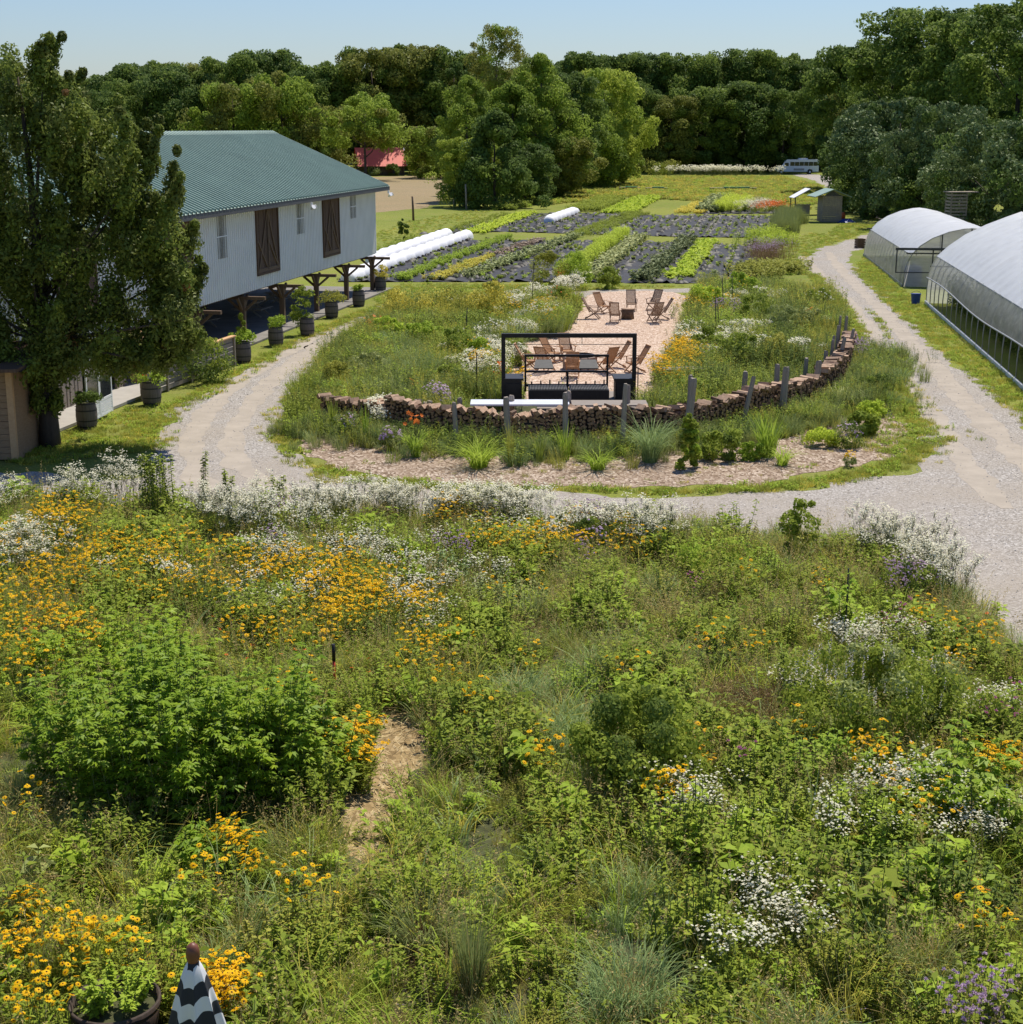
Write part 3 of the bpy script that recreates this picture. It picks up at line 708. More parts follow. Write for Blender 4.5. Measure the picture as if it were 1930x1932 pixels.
# fence on the right of the doors
def board_fence():
    a = P(266,757); b = P(441,691); L = (b-a).length; f = empty('board_fence', a, math.atan2((b-a).y,(b-a).x), 'grey slatted board fence with a fresh orange timber top rail, between two barrel planters', 'fence')
    for k in range(6):
        mb = MB(); z = .08+k*.2; mb.box(0, L, -.02, .01, z, z+.165); mb.build('board', M_fencewood, f)
    for i in range(5):
        x = L*i/4; mb = MB(); mb.box(x-.05, x+.05, -.1, -.025, 0, 1.28); mb.build('post', M_fencewood, f)
    mb = MB(); mb.box(-.1, L+.05, -.16, .08, 1.285, 1.335); mb.build('top_rail', M_newwood, f)
board_fence()

# timber clad shed corner at the far left
M_shed = woodmat('shed_boards', (.24,.14,.07), (.40,.26,.15), 3, 3, 14)
sh = empty('timber_shed', P(33,870), 0, 'pale timber clad shed at the left edge, under the big tree', 'shed')
mb = MB()
for k in range(14): mb.box(-4.5, -.16, -.02-.012*(k%2), .04, .05+k*.2, .05+k*.2+.19)
mb.box(-.03, .02, .1, 3.0, 0, 2.8); mb.build('wall', M_shed, sh)
mb = MB(); mb.box(-.16, .03, -.06, .1, 0, 2.85); mb.build('corner_post', M_newwood, sh)
mb = MB(); mb.bar((-4.6,-.5,2.9),(.5,-.5,2.95),.9,.1,up=(0,0,1)); mb.add([(-4.7,-.7,2.88),(.55,-.7,2.88),(.55,3.2,3.3),(-4.7,3.2,3.3)],[(0,1,2,3)]); mb.build('roof', M_oldwood, sh)
for (x0,y0,x1,y1,lb) in ((88,832,48,728,'weathered grey plank leaning under the big tree, right one of two'),(66,838,36,745,'shorter dark plank leaning under the big tree, beside the timber shed')):
    q = P(x0,y0); tp = Vector((q.x-.85, q.y+.5, 1.75)); mb = MB(); mb.bar(Vector((0,0,0)), tp-q, .34, .05, up=(0,-1,.2))
    o = mb.build('plank', M_postgrey); o.location = q; tag(o, lb, 'plank', 'planks leaning under the tree')

# ------------------------------------------------------------------ barrels with plants
L_mid = leafmat('leaf_mid', (.050,.105,.018), (.12,.19,.035))
L_dark = leafmat('leaf_dark', (.022,.055,.014), (.06,.11,.025))
L_bright = leafmat('leaf_bright', (.07,.15,.02), (.15,.26,.045), .4)
L_lime = leafmat('leaf_lime', (.11,.21,.03), (.22,.34,.06), .4)
L_gold = leafmat('leaf_gold', (.12,.17,.03), (.26,.30,.09), .35)
L_blue = leafmat('leaf_bluegreen', (.045,.105,.06), (.125,.215,.13), .25)
L_grey = leafmat('leaf_greygreen', (.06,.11,.055), (.135,.20,.11), .25)
L_olive = leafmat('leaf_olive', (.065,.105,.022), (.15,.20,.055), .35)
L_dry = leafmat('leaf_dry', (.10,.10,.06), (.21,.23,.15), .3)
L_brown = leafmat('leaf_redbrown', (.045,.035,.03), (.095,.08,.06), .2)
F_yel = leafmat('petal_yellow', (.92,.56,.010), (1.0,.74,.02), .5, .6, .15)
F_orange = leafmat('petal_orange', (.72,.13,.015), (.9,.28,.04), .3, .6, .2)
F_white = leafmat('petal_white', (.88,.85,.68), (.98,.96,.82), .5, .7, .15)
F_lilac = leafmat('petal_lilac', (.50,.34,.50), (.74,.56,.72), .3, .7, .15)
F_pink = leafmat('petal_pink', (.55,.15,.32), (.72,.35,.5), .3, .7, .15)
F_cone = plain('flower_cone', (.035,.018,.01), .8)
bar_me = {}
def barrel_parts():
    mb = MB(); n = 26; prof = [(.30,0),(.345,.2),(.365,.45),(.35,.7),(.31,.92)]
    v = []; f = []
    for (r, z) in prof:
        for j in range(n*2):
            a = 6.28318*j/(n*2); rr = r*(1 if j % 2 else .99); v.append((rr*math.cos(a), rr*math.sin(a), z))
    k = n*2
    mb.add(v, [(i*k+j, i*k+(j+1)%k, (i+1)*k+(j+1)%k, (i+1)*k+j) for i in range(4) for j in range(k)])
    st = mb.mesh('staves', M_barrel)
    hoops = []
    for z in (.06, .27, .62, .85):
        m2 = MB(); r = np.interp(z+.02, [p[1] for p in prof], [p[0] for p in prof])+.006
        r2 = np.interp(z+.06, [p[1] for p in prof], [p[0] for p in prof])+.006
        m2.lathe([(r, z),(r2, z+.05)], 28, cap=False); hoops.append(m2.mesh('hoop', M_iron))
    m3 = MB(); m3.lathe([(.30,.86),(.1,.9),(.01,.91)], 20, cap=False); so_ = m3.mesh('soil', M_soil)
    return st, hoops, so_
BST, BHP, BSO = barrel_parts()
def barrel(dx, dy, label, s=1.0):
    q = P(dx, dy); b = empty('barrel_planter', q, random.uniform(0,6), label, 'planter', 'wine barrel planters along the barn'); b.scale = (s,s,s)
    obj('staves', BST, b); 
    for h in BHP: obj('hoop', h, b)
    obj('soil', BSO, b); return b, q
def plant_me(name, parts, label, cat, loc, rz=0, group=None, s=1):
    """a plant thing: parts = [(part name, mesh)]"""
    e = empty(name, loc, rz, label, cat, group); e.scale = (s,s,s)
    for pn, me in parts: obj(pn, me, e)
    return e
def foliage(w, h, mat, L=.1, seed=1, shape='round', nc=16, nl=60, mat2=None, bottom=.05, cr=.24):
    return g_crown('foliage', mat, h, w, bottom, nc, nl, L, seed, shape, cr, mat2 or mat)
def flowers_on(w, h, mat, n, r, seed=3, k=7, zf=.75, cone=0):
    rg = np.random.default_rng(seed); d = sph(n, rg); d[:,2] = np.abs(d[:,2]); nn_ = 7; cc = sph(nn_, rg); cc[:,2] = np.abs(cc[:,2]); d = unit(cc[rg.integers(0,nn_,n)] + rg.normal(0,.38,(n,3))); d[:,2] = np.abs(d[:,2]); p = d*np.array([w/2*1.0, w/2*1.0, h*.52])*rg.uniform(.72,1.12,(n,1)) ; p[:,2] += h*.5
    b = VB(); V, Q = petals(p, unit(d+np.array([0,-.4,.5])), r, k, .7, .2, rg); b.add(V, Q, 0); return b.mesh('flowers', [mat])
bl = [((165,808), 'nearest barrel planter, in the shade of the big tree beside the white screen door'),
      ((287,764), 'barrel planter of orange nasturtiums at the near end of the board fence'),
      ((459,684), 'barrel planter with tall leafy plants at the far end of the board fence'),
      ((521,652), 'barrel planter with a round tuft of pale green leaves, second past the board fence'),
      ((580,634), 'barrel planter overgrown by a tall vine climbing the barn post'),
      ((626,600), 'barrel planter with low sprawling leaves, between the vine-covered one and the last two'),
      ((677,578), 'clean dark barrel planter with small sprouts under the barn corner'),
      ((718,550), 'farthest barrel planter, with a yellow-green shrub beyond the barn corner')]
BQ = [barrel(p[0], p[1], lb)[1] for p, lb in bl]
def up(q, z): return Vector((q.x, q.y, z))
g_ = 'plants growing in the barrel planters'
plant_me('leafy_plant', [('foliage', foliage(.8,.4,L_dark,.1,1))], 'shaded green herbs spilling over the nearest barrel', 'plant', up(BQ[0],.88), group=g_)
plant_me('nasturtium', [('foliage', foliage(1.0,.55,L_bright,.1,2)), ('flowers', flowers_on(1.0,.5,F_orange,14,.045))], 'nasturtium with orange flowers in the barrel by the fence end', 'plant', up(BQ[1],.8), group=g_)
plant_me('leafy_plant', [('foliage', foliage(.95,.55,L_bright,.12,3)), ('shoot', foliage(.5,1.35,L_mid,.1,4,'cone'))], 'tall pointed green plant in the barrel at the fence end', 'plant', up(BQ[2],.82), group=g_)
plant_me('leafy_plant', [('foliage', foliage(.85,.55,L_bright,.09,5))], 'round pale green tuft in the barrel past the fence', 'plant', up(BQ[3],.86), group=g_)
plant_me('climbing_vine', [('foliage', foliage(1.0,2.1,L_mid,.12,6,'tall',30,70))], 'tall vine climbing the barn post above a barrel', 'vine', BQ[4]+Vector((-.25,.3,.4)), group=g_)
plant_me('leafy_plant', [('foliage', foliage(1.3,.6,L_olive,.1,7))], 'low sprawling plant in the barrel beyond the vine', 'plant', up(BQ[5],.8), group=g_)
plant_me('leafy_plant', [('foliage', foliage(.6,.35,L_bright,.09,8))], 'few small sprouts in the barrel under the barn corner', 'plant', up(BQ[6],.86), group=g_)
plant_me('small_shrub', [('foliage', foliage(.9,.8,L_gold,.09,9))], 'yellow-green shrub in the farthest barrel', 'shrub', up(BQ[7],.8), group=g_)
plant_me('bush', [('foliage', foliage(2.1,1.75,L_dark,.12,10,'round',40,90,L_mid))], 'dark rounded bush against the board fence beside the drive', 'bush', P(384,722))

# picnic tables under the barn
def picnic_table(u, v, label):
    t = empty('picnic_table', bw(u, v, .1), BRZ+random.uniform(-.2,.2), label, 'table', 'picnic tables under the barn')
    mb = MB()
    for k in range(5): mb.box(-.9,.9,-.37+k*.15,-.24+k*.15,.71,.75)
    mb.build('table_top', M_postgrey, t)
    for s in (-1,1):
        mb = MB(); mb.box(-.9,.9,s*.72-.13,s*.72+.13,.42,.46); mb.build('bench_seat', M_postgrey, t)
        mb = MB(); mb.bar((s*.65,-.75,0),(s*.65,.2,.7),.08,.05,up=(1,0,0)); mb.bar((s*.65,.75,0),(s*.65,-.2,.7),.08,.05,up=(1,0,0)); mb.box(s*.65-.03,s*.65+.03,-.8,.8,.34,.41); mb.build('leg_frame', M_postgrey, t)
picnic_table(9, -3.4, 'dark picnic table under the far end of the barn'); picnic_table(14.5, -3, 'dark picnic table under the barn behind the vine-covered post'); picnic_table(20, -4, 'dark picnic table deep under the middle of the barn')

# ================================================================== RED-ROOFED CABIN
cb = empty('log_cabin', P(716,331), .25, 'small log cabin with a red metal roof, half hidden by trees beyond the dry field', 'cabin')
w_, d_, e_, r_ = 9.5, 6, 2.6, 5.6
mb = MB()
for k in range(10):
    z = .13+k*.26; mb.tube([(-w_/2,-d_/2,z),(w_/2,-d_/2,z)],.14,6); mb.tube([(w_/2,-d_/2-.2,z),(w_/2,d_/2+.2,z)],.14,6); mb.tube([(-w_/2,-d_/2,z),(-w_/2,d_/2,z)],.14,6); mb.tube([(-w_/2,d_/2,z),(w_/2,d_/2,z)],.14,6)
for k in range(11):
    z = 2.7+k*.25; hw = d_/2*(1-(z-e_)/(r_-e_)); mb.tube([(w_/2,-hw,z),(w_/2,hw,z)],.13,6); mb.tube([(-w_/2,-hw,z),(-w_/2,hw,z)],.13,6)
mb.build('log_wall', M_log, cb)
mb = MB(); 
for s in (): mb.bar((-w_/2-.5, s*(d_/2+.9)*.5, (e_-.7+r_)/2+.12),(w_/2+.5, s*(d_/2+.9)*.5,(e_-.7+r_)/2+.12), .08, math.hypot(d_/2+.9, r_-e_+.7), up=Vector((0, s*(r_-e_+.7), (d_/2+.9))))
mb = MB(); y2 = d_/2+.9; ez = e_-.6
for s in (-1,1): mb.add([(-w_/2-.5,s*y2,ez),(w_/2+.5,s*y2,ez),(w_/2+.5,0,r_+.2),(-w_/2-.5,0,r_+.2)],[(0,1,2,3) if s<0 else (3,2,1,0)])
mb.build('roof', M_red, cb)
mb = MB(); mb.box(w_/2+.5,w_/2+.6,-.1,.1,r_-.1,r_+.25); 
for s in (-1,1): mb.bar((w_/2+.55,s*y2,ez),(w_/2+.55,0,r_+.2),.1,.2)
mb.build('barge_board', M_trimw, cb)
mb = MB(); mb.box(1.2,2.3,-d_/2-.2,-d_/2-.13,0,2.1); mb.build('door', M_oldwood, cb)
mb = MB(); mb.box(-2.6,-1.4,-d_/2-.2,-d_/2-.13,1,2); mb.build('window', M_glass, cb)
# white garden seats by the cabin
for (x, y, lb) in ((727,327,'white garden chair before the red-roofed cabin'),(667,276,None)):
    if not lb: continue
    e = empty('garden_chair', P(x,y+3), .4, lb, 'chair'); mb = MB(); mb.box(-.8,.8,-.4,.4,.4,.5); mb.build('seat', M_trimw, e)
    mb = MB(); mb.box(-.8,.8,.36,.44,.5,1.3); mb.build('backrest', M_trimw, e)
    for s in (-1,1):
        mb = MB(); mb.box(s*.75-.05,s*.75+.05,-.4,.4,0,.42); mb.build('leg', M_trimw, e)

# ================================================================== GREENHOUSES
def greenhouse(a, b, width, L, prof, label, open_side, nribs, seam_i, curtain_z=1.5, near_gable=False, ctag=''):
    """a far-left base corner, b a nearer point on the left base line"""
    d = (b-a).normalized(); rz = math.atan2(d.y, d.x); g = empty('greenhouse', a, rz, label, 'greenhouse')
    # local x along the house towards the camera, local y to its left => the house lies at +y
    # (left base wall at y=0; inside is y>0)
    full = [(y, z) for y, z in prof] + [(width-y, z) for y, z in prof[::-1][1:]]
    k = len(prof)-1; n = nribs; rg = random.Random(5)
    vs = []; st = 6
    for i in range(n*st+1):
        x = L*i/(n*st); sag = -.055+.10*math.sin(math.pi*(i%st)/st)**.6
        for (y, z) in full[seam_i:len(full)-seam_i]:
            cyy, czz = width/2-y, 1.2-z; l = math.hypot(cyy, czz); vs.append((x, y+cyy/l*sag, z+czz/l*sag + rg.uniform(-.012,.012)))
    m_ = len(full)-2*seam_i
    mb = MB(); mb.add(vs, [(i*m_+j, i*m_+j+1, (i+1)*m_+j+1, (i+1)*m_+j) for i in range(n*st) for j in range(m_-1)], sm=True)
    mb.build('roof_cover', M_film, g)
    for side in (0, 1):
        pr = full[:seam_i+1] if side == 0 else full[::-1][:seam_i+1]
        vs = []; 
        for i in range(n*st+1):
            x = L*i/(n*st); zb = curtain_z*(1+.07*math.sin(x*.25)) if open_side else .12
            o_ = -.04 if side == 0 else .04; w2 = .018*math.sin(i*1.9)+.03*math.sin(math.pi*(i%st)/st)
            rr = [(np.interp(zz, [q[1] for q in pr], [q[0] for q in pr]), zz) for zz in np.linspace(zb, pr[-1][1]+.03, 5)]
            vs += [(x, y+(o_-w2 if side == 0 else o_+w2), z) for y, z in rr]
        mb = MB(); mb.add(vs, [(i*5+j, i*5+j+1, (i+1)*5+j+1, (i+1)*5+j) for i in range(n*st) for j in range(4)], sm=True)
        cu = mb.build('side_curtain', M_filmside, g)
        if open_side:
            mb = MB(); mb.tube([(L*i/40, (-.06 if side == 0 else width+.06), curtain_z*(1+.07*math.sin(L*i/40*.25))) for i in range(41)], .035, 6); mb.build('roll_tube', M_galv, cu)
    for i in range(n+1):
        x = L*i/n; mb = MB(); mb.tube([(x, y, z) for y, z in full], .028, 6); mb.build('hoop_rib', M_galv, g)
    mb = MB(); mb.box(0, L, -.09, .0, .0, .16); mb.build('base_board', M_trimw if open_side else M_galv, g)
    mb = MB(); mb.box(0, L, width, width+.09, .0, .16); mb.build('base_board', M_galv, g)
    mb = MB(); i0 = seam_i; y0, z0 = full[i0]; mb.tube([(0,y0-.05,z0),(L,y0-.05,z0)], .03, 6); mb.build('seam_rail', M_galv, g)
    for xg in (0.03, L-.03):
        mb = MB(); vs = [(xg, y, z) for y, z in full]; mb.add(vs, [tuple(range(len(vs)))]); gb = mb.build('end_film', M_filmside, g)
        mb = MB()
        for yy in (width*.28, width*.5, width*.72): mb.bar((xg+.05, yy, 0), (xg+.05, yy, np.interp(yy if yy<=width/2 else width-yy, [q[0] for q in prof], [q[1] for q in prof])), .07, .07)
        mb.box(xg+.02, xg+.08, .1, width-.1, 2.1, 2.18); mb.build('end_frame', M_steel, gb)
    return g
pb = [(0,0),(.0,.9),(.05,1.6),(.2,2.2),(.5,2.72),(1.1,3.3),(2.0,3.95),(3.1,4.5),(4.2,4.95),(5.0,5.25)]
GA = P(1747,572); GB_ = P(1930,733)
big = greenhouse(GA, GB_, 10.0, 58, pb, 'large greenhouse at the right edge, white plastic roof and open side over green plants', True, 34, 4)
ps = [(0,0),(.05,.8),(.2,1.5),(.45,2.05),(.95,2.6),(1.7,3.1),(2.7,3.5),(3.6,3.7),(4.1,3.74)]
SA = P(1630,482); SB = P(1703,541)
small = greenhouse(SA, SB, 8.2, (SB-SA).length, ps, 'smaller closed greenhouse tunnel behind the large one, with a sliding door track', False, 16, 3)
# sliding door on the near end of the small greenhouse
Ls = (SB-SA).length
mb = MB(); mb.box(Ls+.1, Ls+.2, -.6, 5.2, 2.35, 2.5); tr_ = mb.build('door_track', M_steel, small)
mb = MB(); mb.box(Ls+.12, Ls+.18, -.55, -.47, 0.9, 2.35); mb.box(Ls+.12, Ls+.18, -.47, 1.8, .9, .96); mb.box(Ls+.12, Ls+.18, 1.72, 1.8, .3, 2.35); mb.build('sliding_door', M_steel, small)
# plants inside the big greenhouse
mb2 = bpy.data.meshes
def mesh_arrays(me):
    n = len(me.vertices); V = np.empty(n*3, np.float32); me.vertices.foreach_get('co', V)
    Q = np.empty(len(me.loops), np.int32); me.loops.foreach_get('vertex_index', Q); mi = np.empty(len(me.polygons), np.int32); me.polygons.foreach_get('material_index', mi)
    return V.reshape(-1,3), Q.reshape(-1,4), mi
def tile(name, protos, pts, scl, mats, rg=RG):
    VV = []; QQ = []; MM = []; n = 0; A = [mesh_arrays(p) for p in protos]
    for i, p in enumerate(pts):
        V, Q, mi = A[rg.integers(0, len(A))]; a = rg.uniform(0, 6.283); c, s_ = math.cos(a), math.sin(a); k = scl[i]
        W = np.column_stack([(V[:,0]*c-V[:,1]*s_)*k+p[0], (V[:,0]*s_+V[:,1]*c)*k+p[1], V[:,2]*k+(p[2] if len(p)>2 else 0)])
        VV.append(W); QQ.append(Q+n); MM.append(mi); n += len(V)
    return qmesh(name, np.concatenate(VV), np.concatenate(QQ), mats, np.concatenate(MM))
pt = [g_forb('tomato_%d'%i, [L_mid, M_stem], 10, .25, (1.2,1.9), .16, .5, 30, 40+i, .2, .2) for i in range(2)]
dg = (GB_-GA).normalized(); ng = Vector((-dg.y, dg.x, 0))
for r_i, off in enumerate((1.3, 2.9, 4.6, 6.4)):
    a = GA + ng*off; pts = [tuple((a + dg*(1.5+k*.62))[:2]) for k in range(88)]
    me = tile('tomato_row', pt, pts, RG.uniform(.8,1.1,88), [L_mid if r_i else L_dark, M_stem]); o = obj('tomato_row', me)
    tag(o, ('nearest to the road', 'second from the road', 'third from the road', 'farthest from the road')[r_i].join(('row of leafy green plants inside the large greenhouse, ', '')), 'crop row', 'plant rows inside the large greenhouse')
# blue drum and bucket
e = empty('water_drum', P(1712,541)+Vector((.6,1.2,0)), 0, 'dark blue water drum before the end of the smaller greenhouse', 'drum'); mb = MB(); mb.lathe([(.55,0),(.58,.1),(.58,1.1),(.5,1.25),(.1,1.3)],20); mb.build('tank', M_blue, e); mb = MB(); mb.lathe([(.2,1.28),(.2,1.36),(.02,1.37)],12); mb.build('lid', M_black, e)
e = empty('bucket', P(1727,575), .3, 'blue plastic bucket on the grass by the corner of the large greenhouse', 'bucket'); mb = MB(); mb.lathe([(.22,0),(.29,.62),(.31,.64),(.28,.62),(.2,.05)],16,cap=False); mb.build('pail', M_blue, e); mb = MB(); mb.tube([(.3*math.cos(t),0,.62+.0*t+.18*math.sin(t)) for t in [i*math.pi/8 for i in range(9)]],.012,5); mb.build('handle', M_black, e)
e = empty('wooden_box', P(1622,468), .2, 'small brown crate on the verge at the far corner of the smaller greenhouse', 'crate'); mb = MB()
for k in range(4): mb.box(-.35,.35,-.35,-.31,.02+k*.2,.19+k*.2); mb.box(-.35,.35,.31,.35,.02+k*.2,.19+k*.2); mb.box(-.35,-.31,-.31,.31,.02+k*.2,.19+k*.2); mb.box(.31,.35,-.31,.31,.02+k*.2,.19+k*.2)
mb.build('slat_sides', M_oldwood, e)
# slatted tower behind greenhouses
e = empty('pallet_stack', P(1798,470), .1, 'tall slatted grey wooden tower behind the two greenhouses', 'tower'); mb = MB(); 
Hh = 4.6
for k in range(17): z = .1+k*.27; mb.box(-.7,.7,-.72,-.66,z,z+.16); mb.box(-.72,-.66,-.66,.66,z,z+.16); mb.box(.66,.72,-.66,.66,z,z+.16)
mb.build('slats', M_postgrey, e)
for sx in (-1,1):
    for sy in (-1,1): mb = MB(); mb.box(sx*.66-.06,sx*.66+.06,sy*.62-.04,sy*.62+.04,0,Hh+.1); mb.build('corner_post', M_postgrey, e)
mb = MB(); mb.box(-.9,1.6,-.8,.8,Hh+.1,Hh+.18); mb.build('top', M_postgrey, e)

# ================================================================== SMALL SHED, OPEN HUT, BUS
e = empty('garden_shed', P(1565,419), .05, 'narrow grey board shed with a green metal roof beside the drive', 'shed')
mb = MB()
for k in range(14): mb.box(-1.05,1.05,-.9,-.86-.02*(k%2),.05+k*.2,.24+k*.2); mb.box(1.02,1.06+.02*(k%2),-.86,1.4,.05+k*.2,.24+k*.2); mb.box(-1.06,-1.02,-.86,1.4,.05+k*.2,.24+k*.2)
mb.build('wall', M_postgrey, e)
mb = MB()
for s in (-1,1): mb.add([(s*2.0,-1.3,2.75),(0,-1.3,3.55),(0,2.6,3.55),(s*2.0,2.6,2.75)],[(0,1,2,3) if s<0 else (3,2,1,0)]); mb.add([(s*2.0,-1.3,2.68),(0,-1.3,3.48),(0,2.6,3.48),(s*2.0,2.6,2.68)],[(0,1,2,3) if s>0 else (3,2,1,0)]); mb.add([(s*2.0,-1.3,2.68),(0,-1.3,3.48),(0,-1.3,3.55),(s*2,-1.3,2.75)],[(0,1,2,3)])
mb.build('roof', M_green_roof, e)
mb = MB(); mb.add([(-1,-.9,2.8),(1,-.9,2.8),(0,-.9,3.4)],[(0,1,2)]); mb.build('gable', M_fascia, e)
e = empty('open_frame_hut', P(1522,405), .05, 'open-sided hut of thin posts with a light roof, left of the small shed', 'hut')
for x in (-1.7,1.7):
    for y in (-1.2,1.2): mb = MB(); mb.box(x-.05,x+.05,y-.05,y+.05,0,2.0 if x<0 else 2.2); mb.build('post', M_steel, e)
mb = MB(); mb.add([(-1.9,-1.4,2.0),(0,-1.4,3.05),(0,1.4,3.05),(-1.9,1.4,2.0)],[(0,1,2,3)]); mb.add([(-1.9,-1.4,1.94),(0,-1.4,2.99),(0,1.4,2.99),(-1.9,1.4,1.94)],[(3,2,1,0)]); mb.add([(0,-1.4,3.05),(1.9,-1.4,2.1),(1.9,1.4,2.1),(0,1.4,3.05)],[(0,1,2,3)]); mb.build('roof', M_trimw, e)
for s in ((-1.9,0),(0,1.9)):
    mb = MB(); mb.bar((s[0],-1.42,2.0 if s[0]<0 else 3.02),(s[1],-1.42,3.02 if s[0]<0 else 2.1),.06,.14,up=(0,1,0)); mb.build('rafter', M_galv, e)
mb = MB(); mb.box(-1.6,.1,-1.0,-.5,.1,1.15); mb.box(-1.7,.2,-1.1,-.4,1.15,1.22); mb.build('counter', M_postgrey, e)
mb = MB(); mb.add([(math.cos(a)*(1.0+.25*math.sin(3*a)), math.sin(a)*.7, .02) for a in np.linspace(0,6,14)]+[(.3*math.cos(a), .2*math.sin(a), .35+.1*math.sin(5*a)) for a in np.linspace(0,6,14)], [(i,(i+1)%14,14+(i+1)%14,14+i) for i in range(14)]+[tuple(range(14,28))]); o = mb.build('tarpaulin', M_blue); o.location = P(1597,420); tag(o, 'crumpled blue tarpaulin on the grass right of the small shed', 'tarpaulin')
mb = MB(); mb.lathe([(.25,0),(.3,.5),(.2,.75),(.05,.8)],12); o = mb.build('sack', M_orangep); o.location = P(1590,414); tag(o, 'orange sack behind the blue tarpaulin', 'sack')
# shuttle bus
bx_, by_ = P(1503,328)[:2]
bus = empty('shuttle_bus', (bx_,by_,0), 0, 'white shuttle bus parked in the shade at the far end of the drive', 'bus')
M_bus = plain('bus_paint', (.72,.74,.77), .35, var=.05)
mb = MB(); L2 = 4.6
prof_ = [(-4.6,.55),(-4.6,1.25),(-4.35,1.55),(-3.55,1.75),(-3.0,2.55),(-2.75,2.65),(-2.6,2.95),(-2.3,3.1),(4.5,3.1),(4.6,2.95),(4.6,.5),(3.3,.5),(3.2,.9),(2.9,1.05),(2.5,1.05),(2.2,.9),(2.1,.5),(-3.1,.5),(-3.2,.85),(-3.45,1.0),(-3.75,1.0),(-4.0,.85),(-4.1,.5)]
vs = [(x,-1.15,z) for x,z in prof_]+[(x,1.15,z) for x,z in prof_]; k = len(prof_)
mb.add(vs, [tuple(range(k)), tuple(range(2*k-1,k-1,-1))]+[(i,i+k,(i+1)%k+k,(i+1)%k) for i in range(k)]); mb.build('body', M_bus, bus)
for x0 in np.arange(-1.7, 4.2, 1.02): mb = MB(); mb.box(x0,x0+.94,-1.17,-1.152,1.75,2.6); mb.build('window', M_glass, bus)
mb = MB(); mb.box(-2.9,-2.05,-1.17,-1.152,1.7,2.4); mb.build('cab_window', M_glass, bus)
mb = MB(); mb.add([(-3.5,-.95,1.80),(-3.5,.95,1.80),(-3.03,.95,2.52),(-3.03,-.95,2.52)],[(0,1,2,3)]); o = mb.build('windscreen', M_glass, bus); o.location = (-.03,0,.02)
mb = MB(); mb.box(-.9,1.4,-1.17,-1.152,.75,1.2); mb.build('stripe_panel', M_galv, bus)
mb = MB(); mb.box(.2,2.2,-.6,.6,3.1,3.38); mb.build('roof_unit', M_trimw, bus)
mb = MB(); mb.box(-4.75,-4.58,-1.1,1.1,.5,.72); mb.build('bumper', M_black, bus)
for x in (-3.6, 2.7):
    for y in (-1.02, 1.02):
        mb = MB(); mb.lathe([(.46,-.13),(.46,.13)],18,M=Matrix.Translation((x,y,.46)) @ Matrix.Rotation(math.pi/2,4,'X')); wh = mb.build('wheel', M_black, bus)
        mb = MB(); mb.lathe([(.22,-.15),(.22,.15)],12,M=Matrix.Translation((x,y,.46)) @ Matrix.Rotation(math.pi/2,4,'X')); mb.build('rim', M_trimw, wh)
for y in (-.85,.85):
    mb = MB(); mb.box(-4.64,-4.59,y-.16,y+.16,.95,1.18); mb.build('headlight', M_glass, bus)

# lean-to and little hut at the end of the field
e = empty('lean_to_shed', P(1308,323), 0, 'small dark lean-to with a steep single-slope roof at the far edge of the field', 'shed')
mb = MB(); mb.add([(-2.2,-1.2,3.4),(2.4,-1.2,2.0),(2.4,1.5,2.0),(-2.2,1.5,3.4)],[(0,1,2,3)]); mb.add([(-2.2,-1.2,3.25),(2.4,-1.2,1.85),(2.4,-1.2,2.0),(-2.2,-1.2,3.4)],[(0,1,2,3)]); mb.build('roof', M_galv, e)
mb = MB(); mb.add([(-1.6,-.9,0),(2.0,-.9,0),(2.0,-.9,1.95),(-1.6,-.9,3.05)],[(0,1,2,3)]); mb.add([(-1.6,-.9,0),(-1.6,1.3,0),(-1.6,1.3,3.05),(-1.6,-.9,3.05)],[(0,1,2,3)]); mb.build('wall', M_oldwood, e)
e = empty('low_hut', P(1126,338), 0, 'low wire hutch with a grey pitched roof at the edge of the central trees', 'hutch')
mb = MB()
for s in (-1,1): mb.add([(-2,s*1.0,1.0),(2,s*1.0,1.0),(2,0,1.9),(-2,0,1.9)],[(0,1,2,3) if s<0 else (3,2,1,0)])
mb.build('roof', M_galv, e); mb = MB()
for x in (-2,-.7,.7,2): mb.box(x-.05,x+.05,-1,-.9,0,1.0); mb.box(x-.05,x+.05,.9,1,0,1.0)
mb.build('frame', M_postgrey, e)
o = MB().box(-.25,.25,-.25,.25,0,2.4).box(-.35,.35,-.35,.35,2.4,2.5).build('marker_post', M_trimw); o.location = P(1195,324); tag(o, 'short white post at the far field edge before the trees', 'post')
# long low seedling benches
for (x0,x1,y,lb) in ((1168,1208,359,'leftmost of the low green-topped benches in the far field'),(1218,1258,360,'middle low green-topped bench in the far field'),(1339,1427,360,'longest low green-topped bench, right one in the far field')):
    a = P(x0,y); b = P(x1,y); L_ = b.x-a.x; e = empty('seedling_bench', a, 0, lb, 'bench', 'low benches in the far field')
    mb = MB(); mb.box(0,L_,-.5,.5,.42,.5); mb.build('bench_top', M_postgrey, e); mb = MB(); mb.box(L_*.3,L_*.85,-.45,.45,.505,.62); mb.build('seedling_trays', M_greenpaint, e)
    for k in range(4): mb = MB(); x = .1+(L_-.2)*k/3; mb.box(x-.05,x+.05,-.45,.45,0,.42); mb.build('leg', M_postgrey, e)
